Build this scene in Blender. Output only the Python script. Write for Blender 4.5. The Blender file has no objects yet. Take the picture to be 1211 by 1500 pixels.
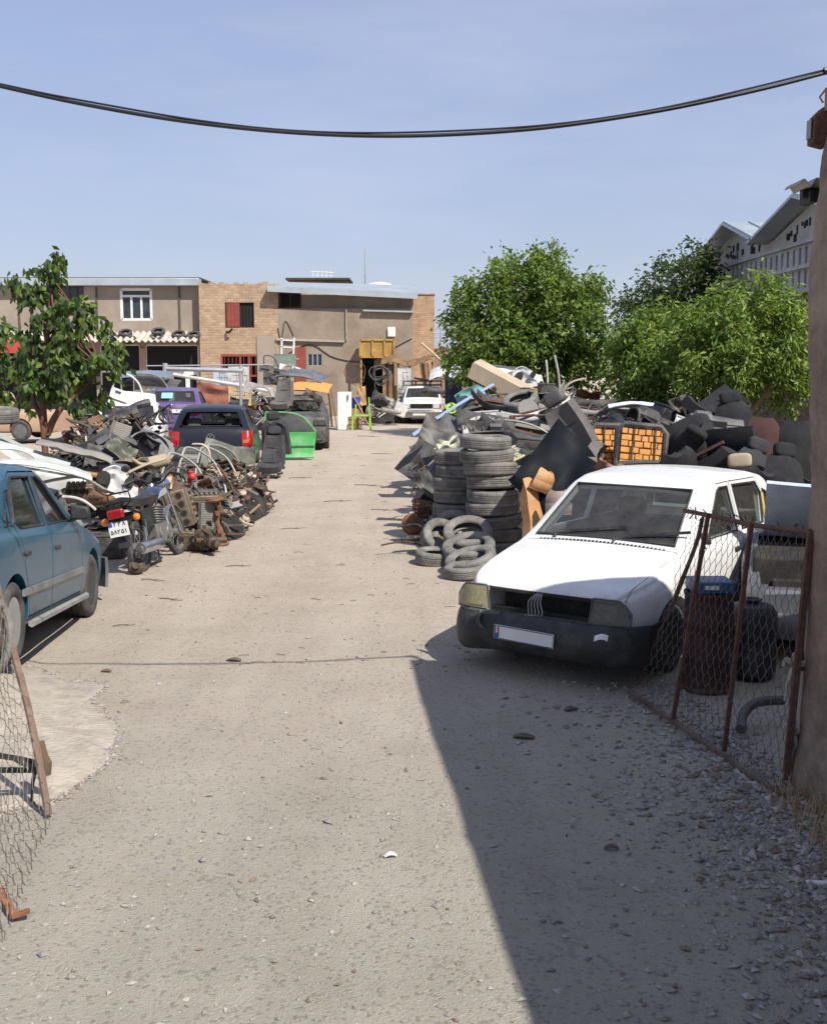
import bpy, bmesh, math, random
from mathutils import Matrix, Vector, Euler, noise
R = math.radians
PI = math.pi
random.seed(7)
scene = bpy.context.scene
COL = scene.collection

# ------------------------------------------------------------------ camera
CF, CH, CP = 1700.0, 2.42, R(7.4)
cd = bpy.data.cameras.new('camera'); cam = bpy.data.objects.new('camera', cd); COL.objects.link(cam)
cam.location = (0, 0, CH); cam.rotation_euler = (PI/2 - CP, 0, 0)
cd.sensor_fit = 'VERTICAL'; cd.sensor_height = 24; cd.lens = CF/1500*24
cd.clip_start = .05; cd.clip_end = 3000
scene.camera = cam
def ray(px, py):
    r, u = (px-605.5)/CF, (750-py)/CF
    c, s = math.cos(CP), math.sin(CP)
    return Vector((r, c+u*s, -s+u*c))
def P(px, py, Y):
    d = ray(px, py); return Vector((0, 0, CH)) + d*(Y/d.y)
def G(px, py, z=0):
    d = ray(px, py); return Vector((0, 0, CH)) + d*((z-CH)/d.z)

# ------------------------------------------------------------------ materials
def nd(nt, t, **kw):
    n = nt.nodes.new(t)
    for k, v in kw.items():
        if k in n.inputs: n.inputs[k].default_value = v
        else: setattr(n, k, v)
    return n
def M(name, col, rough=.6, metal=0, var=.25, vs=3., dust=0, dcol=(.36, .31, .26), ds=4., bump=0, bs=60., spec=.5, obj=False, trans=0, coat=0, rust=0, rs=6., rcol=(.12, .05, .025)):
    m = bpy.data.materials.new(name); m.use_nodes = True
    nt = m.node_tree; L = nt.links.new
    b = nt.nodes['Principled BSDF']
    b.inputs['Roughness'].default_value = rough; b.inputs['Metallic'].default_value = metal
    b.inputs['Specular IOR Level'].default_value = spec
    if coat: b.inputs['Coat Weight'].default_value = coat; b.inputs['Coat Roughness'].default_value = .08
    if obj: co = nd(nt, 'ShaderNodeTexCoord').outputs['Object']
    else: co = nd(nt, 'ShaderNodeNewGeometry').outputs['Position']
    n1 = nd(nt, 'ShaderNodeTexNoise', Scale=vs, Detail=6., Roughness=.65); L(co, n1.inputs['Vector'])
    mr = nd(nt, 'ShaderNodeMapRange'); L(n1.outputs['Fac'], mr.inputs['Value'])
    mr.inputs['From Min'].default_value = .3; mr.inputs['From Max'].default_value = .7
    mr.inputs['To Min'].default_value = 1-var; mr.inputs['To Max'].default_value = 1+var*.6
    mx = nd(nt, 'ShaderNodeMix', data_type='RGBA', blend_type='MULTIPLY'); mx.inputs[0].default_value = 1
    mx.inputs[6].default_value = (*col, 1); L(mr.outputs[0], mx.inputs[7])
    out = mx.outputs[2]
    def layer(out, amt, c, scale, seed):
        n2 = nd(nt, 'ShaderNodeTexNoise', Scale=scale, Detail=8., Roughness=.7); 
        ad = nd(nt, 'ShaderNodeVectorMath', operation='ADD'); ad.inputs[1].default_value = (seed, seed*.7, seed*1.3)
        L(co, ad.inputs[0]); L(ad.outputs[0], n2.inputs['Vector'])
        r2 = nd(nt, 'ShaderNodeMapRange'); L(n2.outputs['Fac'], r2.inputs['Value'])
        r2.inputs['From Min'].default_value = .62-.42*amt; r2.inputs['From Max'].default_value = .78-.2*amt
        r2.inputs['To Max'].default_value = min(1, .35+amt*.65)
        m2 = nd(nt, 'ShaderNodeMix', data_type='RGBA'); L(r2.outputs[0], m2.inputs[0]); L(out, m2.inputs[6]); m2.inputs[7].default_value = (*c, 1)
        return m2.outputs[2], r2.outputs[0]
    if rust: out, _ = layer(out, rust, rcol, rs, 11.)
    if dust:
        out, fac = layer(out, dust, dcol, ds, 3.)
        rr = nd(nt, 'ShaderNodeMapRange'); L(fac, rr.inputs['Value']); rr.inputs['To Min'].default_value = rough; rr.inputs['To Max'].default_value = max(rough, .75)
        L(rr.outputs[0], b.inputs['Roughness'])
    L(out, b.inputs['Base Color'])
    if bump:
        n3 = nd(nt, 'ShaderNodeTexNoise', Scale=bs, Detail=5.); L(co, n3.inputs['Vector'])
        bp = nd(nt, 'ShaderNodeBump', Strength=min(1, bump), Distance=.02*bump); L(n3.outputs['Fac'], bp.inputs['Height']); L(bp.outputs[0], b.inputs['Normal'])
    if trans: b.inputs['Transmission Weight'].default_value = trans
    return m
def glass(name, tint=(.5, .55, .55), a=.55, rough=.05, dust=.35):
    # thin pane: part clear, part glossy, part dust film
    m = bpy.data.materials.new(name); m.use_nodes = True; nt = m.node_tree; L = nt.links.new
    nt.nodes.remove(nt.nodes['Principled BSDF']); o = nt.nodes['Material Output']
    tr = nd(nt, 'ShaderNodeBsdfTransparent'); tr.inputs[0].default_value = (*tint, 1)
    gl = nd(nt, 'ShaderNodeBsdfGlossy'); gl.inputs['Roughness'].default_value = rough
    df = nd(nt, 'ShaderNodeBsdfDiffuse'); df.inputs[0].default_value = (.33, .31, .28, 1)
    lw = nd(nt, 'ShaderNodeLayerWeight', Blend=.5); fr = nd(nt, 'ShaderNodeMath', operation='POWER'); L(lw.outputs['Facing'], fr.inputs[0]); fr.inputs[1].default_value = 4.
    mr = nd(nt, 'ShaderNodeMapRange'); L(fr.outputs[0], mr.inputs['Value']); mr.inputs['To Min'].default_value = .05; mr.inputs['To Max'].default_value = .9
    m1 = nd(nt, 'ShaderNodeMixShader'); L(mr.outputs[0], m1.inputs[0]); L(tr.outputs[0], m1.inputs[1]); L(gl.outputs[0], m1.inputs[2])
    no = nd(nt, 'ShaderNodeTexNoise', Scale=5., Detail=7., Roughness=.7); g = nd(nt, 'ShaderNodeNewGeometry'); L(g.outputs['Position'], no.inputs['Vector'])
    r2 = nd(nt, 'ShaderNodeMapRange'); L(no.outputs['Fac'], r2.inputs['Value']); r2.inputs['From Min'].default_value = .3; r2.inputs['From Max'].default_value = .75; r2.inputs['To Min'].default_value = dust*.3; r2.inputs['To Max'].default_value = dust
    m2 = nd(nt, 'ShaderNodeMixShader'); L(r2.outputs[0], m2.inputs[0]); L(m1.outputs[0], m2.inputs[1]); L(df.outputs[0], m2.inputs[2])
    L(m2.outputs[0], o.inputs[0]); return m
def brick(name, c1, c2, mortar, bw=.24, rh=.095, ms=.012, bump=.6):
    m = bpy.data.materials.new(name); m.use_nodes = True; nt = m.node_tree; L = nt.links.new; b = nt.nodes['Principled BSDF']
    g = nd(nt, 'ShaderNodeNewGeometry'); sp = nd(nt, 'ShaderNodeSeparateXYZ'); L(g.outputs['Position'], sp.inputs[0])
    a = nd(nt, 'ShaderNodeMath', operation='ADD'); L(sp.outputs[0], a.inputs[0]); L(sp.outputs[1], a.inputs[1])
    wn = nd(nt, 'ShaderNodeTexNoise', Scale=1.3, Detail=3.); L(g.outputs['Position'], wn.inputs['Vector'])
    w2 = nd(nt, 'ShaderNodeMath', operation='MULTIPLY_ADD'); L(wn.outputs['Fac'], w2.inputs[0]); w2.inputs[1].default_value = .06; L(sp.outputs[2], w2.inputs[2])
    cb = nd(nt, 'ShaderNodeCombineXYZ'); L(a.outputs[0], cb.inputs[0]); L(w2.outputs[0], cb.inputs[1])
    br = nd(nt, 'ShaderNodeTexBrick', Scale=1.); L(cb.outputs[0], br.inputs['Vector'])
    br.inputs['Brick Width'].default_value = bw; br.inputs['Row Height'].default_value = rh; br.inputs['Mortar Size'].default_value = ms; br.inputs['Mortar Smooth'].default_value = .3
    br.inputs['Color1'].default_value = (*c1, 1); br.inputs['Color2'].default_value = (*c2, 1); br.inputs['Mortar'].default_value = (*mortar, 1)
    n1 = nd(nt, 'ShaderNodeTexNoise', Scale=2.2, Detail=8., Roughness=.7); L(g.outputs['Position'], n1.inputs['Vector'])
    mr = nd(nt, 'ShaderNodeMapRange'); L(n1.outputs['Fac'], mr.inputs['Value']); mr.inputs['From Min'].default_value = .3; mr.inputs['From Max'].default_value = .7; mr.inputs['To Min'].default_value = .72; mr.inputs['To Max'].default_value = 1.15
    mx = nd(nt, 'ShaderNodeMix', data_type='RGBA', blend_type='MULTIPLY'); mx.inputs[0].default_value = 1; L(br.outputs['Color'], mx.inputs[6]); L(mr.outputs[0], mx.inputs[7])
    L(mx.outputs[2], b.inputs['Base Color']); b.inputs['Roughness'].default_value = .9
    bp = nd(nt, 'ShaderNodeBump', Strength=bump, Distance=.02, invert=True); L(br.outputs['Fac'], bp.inputs['Height']); L(bp.outputs[0], b.inputs['Normal'])
    return m
def leafmat(name, c, c2):
    m = bpy.data.materials.new(name); m.use_nodes = True; nt = m.node_tree; L = nt.links.new; b = nt.nodes['Principled BSDF']; o = nt.nodes['Material Output']
    g = nd(nt, 'ShaderNodeNewGeometry'); n = nd(nt, 'ShaderNodeTexNoise', Scale=1.6, Detail=5.); L(g.outputs['Position'], n.inputs['Vector'])
    mr = nd(nt, 'ShaderNodeMapRange'); L(n.outputs['Fac'], mr.inputs['Value']); mr.inputs['From Min'].default_value = .35; mr.inputs['From Max'].default_value = .65
    mx = nd(nt, 'ShaderNodeMix', data_type='RGBA'); L(mr.outputs[0], mx.inputs[0]); mx.inputs[6].default_value = (*c, 1); mx.inputs[7].default_value = (*c2, 1)
    L(mx.outputs[2], b.inputs['Base Color']); b.inputs['Roughness'].default_value = .45; b.inputs['Specular IOR Level'].default_value = .35
    t = nd(nt, 'ShaderNodeBsdfTranslucent'); mm = nd(nt, 'ShaderNodeMix', data_type='RGBA', blend_type='MULTIPLY'); mm.inputs[0].default_value = 1; L(mx.outputs[2], mm.inputs[6]); mm.inputs[7].default_value = (1.6, 1.7, .6, 1); L(mm.outputs[2], t.inputs[0])
    ms = nd(nt, 'ShaderNodeMixShader'); ms.inputs[0].default_value = .3; L(b.outputs[0], ms.inputs[1]); L(t.outputs[0], ms.inputs[2]); L(ms.outputs[0], o.inputs[0]); return m
def emptymat(): pass

# ------------------------------------------------------------------ mesh builder
def T(x=0, y=0, z=0): return Matrix.Translation((x, y, z))
def RX(a): return Matrix.Rotation(a, 4, 'X')
def RY(a): return Matrix.Rotation(a, 4, 'Y')
def RZ(a): return Matrix.Rotation(a, 4, 'Z')
def S(x, y, z): return Matrix.Diagonal((x, y, z, 1))
class MB:
    def __init__(s): s.v = []; s.f = []; s.m = []; s.X = Matrix.Identity(4)
    def add(s, vs, fs, mi=0, X=None):
        k = len(s.v); A = s.X @ X if X else s.X
        s.v += [A @ Vector(p) for p in vs]
        s.f += [tuple(i+k for i in q) for q in fs]; s.m += [mi]*len(fs); return s
    def box(s, c, d, mi=0, X=None):
        x, y, z = c; a, b, e = d[0]/2, d[1]/2, d[2]/2
        vs = [(x+i*a, y+j*b, z+k*e) for k in (-1, 1) for j in (-1, 1) for i in (-1, 1)]
        return s.add(vs, [(0, 2, 3, 1), (4, 5, 7, 6), (0, 1, 5, 4), (2, 6, 7, 3), (0, 4, 6, 2), (1, 3, 7, 5)], mi, X)
    def bar(s, p, q, w, h, mi=0, up=(0, 0, 1)):
        p, q = Vector(p), Vector(q); d = (q-p); l = d.length; d.normalize(); u = Vector(up)
        if abs(d.dot(u)) > .98: u = Vector((0, 1, 0))
        r = d.cross(u).normalized(); u = r.cross(d)
        vs = [o + r*i*w/2 + u*k*h/2 for o in (p, q) for k in (-1, 1) for i in (-1, 1)]
        return s.add(vs, [(0, 1, 3, 2), (4, 6, 7, 5), (0, 4, 5, 1), (2, 3, 7, 6), (0, 2, 6, 4), (1, 5, 7, 3)], mi)
    def tube(s, pts, r, n=8, mi=0, closed=False, cap=True, X=None):
        pts = [Vector(p) for p in pts]; N = len(pts); vs = []; fs = []
        rs = r if isinstance(r, (list, tuple)) else [r]*N
        u = None
        for i, p in enumerate(pts):
            a = pts[i-1] if (i > 0 or closed) else p; b = pts[(i+1) % N] if (i < N-1 or closed) else p
            d = (b-a)
            if d.length < 1e-9: d = Vector((0, 0, 1))
            d.normalize()
            if u is None:
                u = Vector((0, 0, 1)) if abs(d.z) < .9 else Vector((1, 0, 0))
            u = (u - d*u.dot(d))
            if u.length < 1e-6: u = d.orthogonal()
            u.normalize(); w = d.cross(u)
            for k in range(n):
                t = 2*PI*k/n; vs.append(p + (u*math.cos(t)+w*math.sin(t))*rs[i])
        for i in range(N if closed else N-1):
            j = (i+1) % N
            for k in range(n):
                l = (k+1) % n; fs.append((i*n+k, i*n+l, j*n+l, j*n+k))
        if cap and not closed: fs += [tuple(range(n))[::-1], tuple((N-1)*n+k for k in range(n))]
        return s.add(vs, fs, mi, X)
    def lathe(s, prof, n=24, mi=0, X=None, closed=False):
        vs = []; fs = []; N = len(prof)
        for r, z in prof:
            for k in range(n):
                t = 2*PI*k/n; vs.append((r*math.cos(t), r*math.sin(t), z))
        for i in range(N if closed else N-1):
            j = (i+1) % N
            for k in range(n):
                l = (k+1) % n; fs.append((i*n+k, i*n+l, j*n+l, j*n+k))
        if not closed:
            if prof[0][0] > 1e-5: fs.append(tuple(range(n))[::-1])
            if prof[-1][0] > 1e-5: fs.append(tuple((N-1)*n+k for k in range(n)))
        return s.add(vs, fs, mi, X)
    def cyl(s, p, q, r, n=16, mi=0, r2=None): return s.tube([p, q], [r, r if r2 is None else r2], n, mi)
    def prism(s, poly, t, mi=0, X=None):      # polygon in xy, thickness t about z=0
        n = len(poly); vs = [(x, y, -t/2) for x, y in poly]+[(x, y, t/2) for x, y in poly]
        fs = [tuple(range(n))[::-1], tuple(range(n, 2*n))]+[(i, (i+1) % n, n+(i+1) % n, n+i) for i in range(n)]
        return s.add(vs, fs, mi, X)
    def plate(s, fn, nu, nv, t, mi=0, X=None):  # thick sheet: fn(u,v)->point, u,v in 0..1
        g = [[Vector(fn(i/nu, j/nv)) for j in range(nv+1)] for i in range(nu+1)]
        a = []; b = []
        for i in range(nu+1):
            for j in range(nv+1):
                du = g[min(i+1, nu)][j]-g[max(i-1, 0)][j]; dv = g[i][min(j+1, nv)]-g[i][max(j-1, 0)]
                nn = du.cross(dv)
                nn = nn.normalized() if nn.length > 1e-12 else Vector((0, 0, 1))
                a.append(g[i][j]+nn*t/2); b.append(g[i][j]-nn*t/2)
        k = len(a); w = nv+1; fs = []
        for i in range(nu):
            for j in range(nv):
                q = (i*w+j, (i+1)*w+j, (i+1)*w+j+1, i*w+j+1); fs.append(q); fs.append(tuple(x+k for x in q[::-1]))
        def side(ids, rev):
            for p, q in zip(ids, ids[1:]):
                fs.append((p, p+k, q+k, q) if not rev else (q, q+k, p+k, p))
        side([i*w for i in range(nu+1)], True); side([i*w+nv for i in range(nu+1)], False)
        side([j for j in range(w)], False); side([nu*w+j for j in range(w)], True)
        return s.add(a+b, fs, mi, X)
    def ball(s, c, r, n=10, mi=0, jit=0, X=None):
        rx, ry, rz = r if isinstance(r, (tuple, list)) else (r, r, r)
        bm = bmesh.new(); bmesh.ops.create_icosphere(bm, subdivisions=2 if n > 6 else 1, radius=1)
        vs = [(c[0]+v.co.x*rx*(1+random.uniform(-jit, jit)), c[1]+v.co.y*ry*(1+random.uniform(-jit, jit)), c[2]+v.co.z*rz*(1+random.uniform(-jit, jit))) for v in bm.verts]
        fs = [tuple(v.index for v in f.verts) for f in bm.faces]; bm.free()
        return s.add(vs, fs, mi, X)
    def pillow(s, c, d, mi=0, e=.55, X=None):      # rounded cushion
        bm = bmesh.new(); bmesh.ops.create_icosphere(bm, subdivisions=3, radius=1); q = lambda t: math.copysign(abs(t)**e, t)
        vs = [(c[0]+q(v.co.x)*d[0]/2, c[1]+q(v.co.y)*d[1]/2, c[2]+q(v.co.z)*d[2]/2) for v in bm.verts]; fs = [tuple(v.index for v in f.verts) for f in bm.faces]; bm.free()
        return s.add(vs, fs, mi, X)
    def mesh(s, name, mats, smooth=35):
        me = bpy.data.meshes.new(name); me.from_pydata([tuple(v) for v in s.v], [], s.f)
        for m in (mats if isinstance(mats, (list, tuple)) else [mats]): me.materials.append(m)
        me.polygons.foreach_set('material_index', s.m); me.update()
        if smooth:
            me.polygons.foreach_set('use_smooth', [True]*len(me.polygons)); me.set_sharp_from_angle(angle=R(smooth))
        return me
    def build(s, name, mats, parent=None, smooth=35, bevel=0, fix=False):
        me = s.mesh(name, mats, smooth)
        if fix:
            bm = bmesh.new(); bm.from_mesh(me); bmesh.ops.recalc_face_normals(bm, faces=bm.faces); bm.to_mesh(me); bm.free()
        return link(name, me, parent, bevel)
def link(name, me, parent=None, bevel=0):
    o = bpy.data.objects.new(name, me); COL.objects.link(o)
    if parent: o.parent = parent
    if bevel:
        b = o.modifiers.new('bevel', 'BEVEL'); b.width = bevel; b.segments = 2; b.limit_method = 'ANGLE'; b.angle_limit = R(40); b.harden_normals = False
    return o
def tag(o, label=None, cat=None, group=None, kind=None):
    if label: o['label'] = label
    if cat: o['category'] = cat
    if group: o['group'] = group
    if kind: o['kind'] = kind
    elif label: o['kind'] = 'thing'
    return o
def thing(name, label, cat, loc=(0, 0, 0), rz=0, group=None, rot=None):
    o = bpy.data.objects.new(name, None); COL.objects.link(o); o.empty_display_size = .1
    o.location = loc; o.rotation_euler = rot if rot else (0, 0, rz)
    return tag(o, label, cat, group)
def pose(o, loc, rot=(0, 0, 0), sc=None):
    o.location = loc; o.rotation_euler = rot
    if sc: o.scale = sc if isinstance(sc, (tuple, list)) else (sc, sc, sc)
    return o
def dup(o, label=None, group=None, parent=None):
    c = o.copy(); COL.objects.link(c)
    if parent: c.parent = parent
    if label: c['label'] = label
    if group: c['group'] = group
    for ch in list(o.children): dup(ch, parent=c)
    return c
def uv(a, b, t): return a+(b-a)*t

# ------------------------------------------------------------------ light and sky
SUNV = Vector((-2.33, 2.9, -4.04)).normalized()
sl = bpy.data.lights.new('sun', 'SUN'); sl.energy = 4.4; sl.angle = R(.5); sl.color = (1, .95, .87)
so = bpy.data.objects.new('sun', sl); COL.objects.link(so); so.rotation_euler = SUNV.to_track_quat('-Z', 'Y').to_euler(); so.location = (20, -20, 30)
w = bpy.data.worlds.new('World'); scene.world = w; w.use_nodes = True
nt = w.node_tree; L = nt.links.new; bg = nt.nodes['Background']
sky = nd(nt, 'ShaderNodeTexSky', sky_type='NISHITA'); sky.sun_disc = False; sky.sun_elevation = R(47.4); sky.sun_rotation = R(141); sky.altitude = 900; sky.air_density = 1.3; sky.dust_density = 1.6; sky.ozone_density = 3.
tc = nd(nt, 'ShaderNodeTexCoord'); mp = nd(nt, 'ShaderNodeMapping'); mp.inputs['Scale'].default_value = (1.2, 1.2, 5.5); mp.inputs['Location'].default_value = (3.1, .7, .4); L(tc.outputs['Generated'], mp.inputs['Vector'])
cn = nd(nt, 'ShaderNodeTexNoise', Scale=2.1, Detail=8., Roughness=.55); L(mp.outputs[0], cn.inputs['Vector'])
cr = nd(nt, 'ShaderNodeMapRange'); L(cn.outputs['Fac'], cr.inputs['Value']); cr.inputs['From Min'].default_value = .46; cr.inputs['From Max'].default_value = .85; cr.inputs['To Max'].default_value = .6
tint = nd(nt, 'ShaderNodeMix', data_type='RGBA', blend_type='MULTIPLY'); tint.inputs[0].default_value = 1; tint.inputs[7].default_value = (1.03, .96, 1.0, 1); L(sky.outputs[0], tint.inputs[6])
cm = nd(nt, 'ShaderNodeMix', data_type='RGBA'); L(cr.outputs[0], cm.inputs[0]); L(tint.outputs[2], cm.inputs[6]); cm.inputs[7].default_value = (4.6, 4.9, 6.2, 1)
hz = nd(nt, 'ShaderNodeMix', data_type='RGBA'); hz.inputs[0].default_value = .62; hz.inputs[7].default_value = (2.95, 3.38, 4.95, 1); L(tint.outputs[2], hz.inputs[6]); L(hz.outputs[2], cm.inputs[6])
L(cm.outputs[2], bg.inputs['Color']); bg.inputs['Strength'].default_value = .1
scene.view_settings.view_transform = 'Standard'; scene.view_settings.look = 'None'; scene.view_settings.exposure = .5; scene.view_settings.gamma = 1
scene.cycles.max_bounces = 6; scene.cycles.transparent_max_bounces = 10
# ------------------------------------------------------------------ ground
def ground_mat():
    m = bpy.data.materials.new('dusty_gravel'); m.use_nodes = True; nt = m.node_tree; L = nt.links.new; b = nt.nodes['Principled BSDF']
    g = nd(nt, 'ShaderNodeNewGeometry'); pos = g.outputs['Position']
    def no(scale, det=6., rough=.6): 
        n = nd(nt, 'ShaderNodeTexNoise', Scale=scale, Detail=det, Roughness=rough); L(pos, n.inputs['Vector']); return n.outputs['Fac']
    def rng(s, a, b_, c=0., d=1.):
        r = nd(nt, 'ShaderNodeMapRange'); L(s, r.inputs['Value']); r.inputs['From Min'].default_value = a; r.inputs['From Max'].default_value = b_; r.inputs['To Min'].default_value = c; r.inputs['To Max'].default_value = d; return r.outputs[0]
    def mix(f, a, b_, bt='MIX'):
        x = nd(nt, 'ShaderNodeMix', data_type='RGBA', blend_type=bt)
        if isinstance(f, float): x.inputs[0].default_value = f
        else: L(f, x.inputs[0])
        for i, q in ((6, a), (7, b_)):
            if isinstance(q, tuple): x.inputs[i].default_value = (*q, 1)
            else: L(q, x.inputs[i])
        return x.outputs[2]
    # gravel nearer the gate is greyer, the yard's dust further in is pinker
    sp = nd(nt, 'ShaderNodeSeparateXYZ'); L(pos, sp.inputs[0])
    ad = nd(nt, 'ShaderNodeMath', operation='MULTIPLY_ADD'); L(no(.55), ad.inputs[0]); ad.inputs[1].default_value = 7.; L(sp.outputs[1], ad.inputs[2])
    far = rng(ad.outputs[0], 8., 15.)
    base = mix(far, (.515, .475, .39), (.575, .475, .37))
    base = mix(rng(no(1.1, 8., .7), .35, .68), base, mix(1., base, (.80, .80, .80), 'MULTIPLY'))
    base = mix(rng(no(7., 8., .7), .45, .7, 0., .7), base, (.47, .415, .33))
    vo = nd(nt, 'ShaderNodeTexVoronoi', Scale=55.); L(pos, vo.inputs['Vector'])
    vc = nd(nt, 'ShaderNodeSeparateColor'); L(vo.outputs['Color'], vc.inputs[0])
    base = mix(rng(vc.outputs[0], .86, .9, 0., .55), base, (.26, .24, .21))
    base = mix(rng(vc.outputs[1], .90, .93, 0., .7), base, (.50, .47, .42))
    base = mix(rng(no(140., 3., .8), .52, .72, 0., .42), base, (.17, .155, .135))
    base = mix(rng(no(2.6, 9., .75), .60, .72, 0., .22), base, (.21, .19, .165))
    st_ = nd(nt, 'ShaderNodeMapping'); st_.inputs['Scale'].default_value = (1.9, .13, 1.); L(pos, st_.inputs['Vector'])     # wheel tracks running up the yard
    tn = nd(nt, 'ShaderNodeTexNoise', Scale=1., Detail=5., Roughness=.6); L(st_.outputs[0], tn.inputs['Vector'])
    base = mix(rng(tn.outputs['Fac'], .48, .66, 0., .5), base, mix(1., base, (.84, .83, .82), 'MULTIPLY'))
    base = mix(rng(tn.outputs['Fac'], .30, .44, .4, 0.), base, (.56, .49, .39))
    base = mix(rng(no(.8, 7., .7), .63, .72, 0., .38), base, (.26, .20, .15))     # oil and soil stains
    L(base, b.inputs['Base Color']); b.inputs['Roughness'].default_value = .95; b.inputs['Specular IOR Level'].default_value = .15
    a2 = nd(nt, 'ShaderNodeMath', operation='ADD'); L(no(24., 9., .8), a2.inputs[0]); L(rng(vo.outputs['Distance'], 0., .5, .35, 0.), a2.inputs[1])
    a3 = nd(nt, 'ShaderNodeMath', operation='ADD'); L(a2.outputs[0], a3.inputs[0]); L(no(110., 4., .8), a3.inputs[1])
    bp = nd(nt, 'ShaderNodeBump', Strength=.85, Distance=.02); L(a3.outputs[0], bp.inputs['Height']); L(bp.outputs[0], b.inputs['Normal'])
    return m
def sst(a, b, t): t = max(0., min(1., (t-a)/(b-a))); return t*t*(3-2*t)
def gz(x, y):
    bank = sst(2.95, 3.6, -x)*sst(2.5, 5.5, y)*.094*max(0., min(3.6, 10.75-y))   # the ground on the left climbs towards the gate
    f = max(0., min(1., (60-y)/20))*max(0., min(1., (14-abs(x))/4))
    return bank+f*(noise.noise(Vector((x*.5, y*.45, 3)))*.035 + noise.noise(Vector((x*2.1, y*2.1, 9)))*.012)
def axis(a, b, st, lo, hi):
    r = [a+i*st for i in range(int((b-a)/st)+1)]
    s = st; v = a
    while v > lo: s *= 1.5; v -= s; r.insert(0, max(v, lo))
    s = st; v = r[-1]
    while v < hi: s *= 1.5; v += s; r.append(min(v, hi))
    return r
xs = axis(-7, 8, .16, -900, 900); ys = axis(2, 32, .16, -300, 1800)
g = MB(); nx = len(xs)
g.add([(x, y, gz(x, y)) for y in ys for x in xs], [(j*nx+i, j*nx+i+1, (j+1)*nx+i+1, (j+1)*nx+i) for j in range(len(ys)-1) for i in range(nx-1)])
tag(g.build('ground', ground_mat(), smooth=80), kind='structure')

m_conc = M('pale_cement', (.40, .355, .29), .95, var=.4, vs=7, bump=1., bs=30, dust=.6, dcol=(.36, .315, .255), ds=3)
# pale cement apron beside the left gate
out = [(-60, 985), (40, 978), (95, 996), (150, 1000), (138, 1030), (176, 1062), (160, 1100), (168, 1112), (120, 1150), (75, 1175), (20, 1190), (-60, 1200)]
pts = [G(*p) for p in out]; c = sum(pts, Vector())/len(pts)
g = MB(); n = len(pts); dense = []
for i in range(n):
    for k in range(6):
        q = pts[i].lerp(pts[(i+1) % n], k/6); q += Vector((noise.noise(q*3)*.05, noise.noise(q*3+Vector((5, 5, 5)))*.05, 0)); dense.append(q)
n = len(dense)
vs = [(q.x, q.y, gz(q.x, q.y)-.02) for q in dense]+[(c.x+(q.x-c.x)*.96, c.y+(q.y-c.y)*.96, gz(q.x, q.y)+.006+.008*noise.noise(q*6)) for q in dense]+[(c.x+(q.x-c.x)*.5, c.y+(q.y-c.y)*.5, gz(q.x, q.y)+.02) for q in dense]+[(c.x, c.y, gz(c.x, c.y)+.03)]
fs = [(i, (i+1) % n, n+(i+1) % n, n+i) for i in range(n)]+[(n+i, n+(i+1) % n, 2*n+(i+1) % n, 2*n+i) for i in range(n)]+[(2*n+i, 2*n+(i+1) % n, 3*n) for i in range(n)]
g.add(vs, fs); tag(g.build('concrete_path', m_conc, smooth=60), kind='structure')

# loose stones
m_st = [M('grey_stone', (.25, .235, .215), .9, var=.4, vs=30), M('pale_stone', (.36, .33, .295), .9, var=.3, vs=30), M('brown_stone', (.2, .155, .12), .9, var=.4, vs=30)]
OCT = [(1, 0, 0), (-1, 0, 0), (0, 1, 0), (0, -1, 0), (0, 0, 1), (0, 0, -1)]; OF = [(0, 2, 4), (2, 1, 4), (1, 3, 4), (3, 0, 4), (2, 0, 5), (1, 2, 5), (3, 1, 5), (0, 3, 5)]
g = MB(); rnd = random.Random(3)
def stone(x, y, r):
    X = T(x, y, gz(x, y)+r*.2) @ RZ(rnd.uniform(0, 6.3)) @ RX(rnd.uniform(-.5, .5)) @ S(r*rnd.uniform(.8, 1.5), r*rnd.uniform(.7, 1.1), r*rnd.uniform(.45, .8))
    g.add([(a*rnd.uniform(.7, 1.2), b*rnd.uniform(.7, 1.2), c*rnd.uniform(.7, 1.2)) for a, b, c in OCT], OF, rnd.choice((0, 0, 1, 1, 2)), X)
for k in range(9000):
    y = 3.6+(rnd.random()**1.7)*22; x = rnd.uniform(-.42, .42)*y+rnd.gauss(0, .3)
    if noise.noise(Vector((x*.9, y*.7, 1))) < rnd.uniform(-.7, .5): continue
    stone(x, y, rnd.choice((.004, .005, .006, .008, .011, .016)) if rnd.random() < .97 else rnd.uniform(.015, .03))
for k in range(2600):
    y = rnd.uniform(3.6, 8.6); x = 2.25-.07*(y-6)-abs(rnd.gauss(0, .55)); stone(x, y, rnd.choice((.008, .01, .013, .018, .024)))
for k in range(240):
    y = rnd.uniform(6.3, 7.3); x = 2.05-abs(rnd.gauss(0, .13)); stone(x, y, rnd.uniform(.015, .045))
for k in range(3800):
    y = rnd.uniform(3.7, 6.6); x = 2.35-.07*(y-6)-abs(rnd.gauss(0, .42))-.35*max(0, 5.2-y)*rnd.random(); stone(x, y, rnd.choice((.007, .009, .011, .014, .019, .026)))
for k in range(70):
    y = rnd.uniform(3.8, 6.2); x = 2.1-abs(rnd.gauss(0, .4)); stone(x, y, rnd.uniform(.025, .04))
for k in range(500):
    q = c+(dense[rnd.randrange(n)]-c)*math.sqrt(rnd.random())*1.02; stone(q.x, q.y, rnd.uniform(.005, .014))
for k in range(500):
    q = dense[rnd.randrange(n)]; stone(q.x+rnd.gauss(0, .03), q.y+rnd.gauss(0, .03), rnd.uniform(.006, .018))
tag(g.build('gravel', m_st, smooth=0), 'loose gravel stones strewn over the dusty track', 'gravel', kind='stuff')

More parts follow.
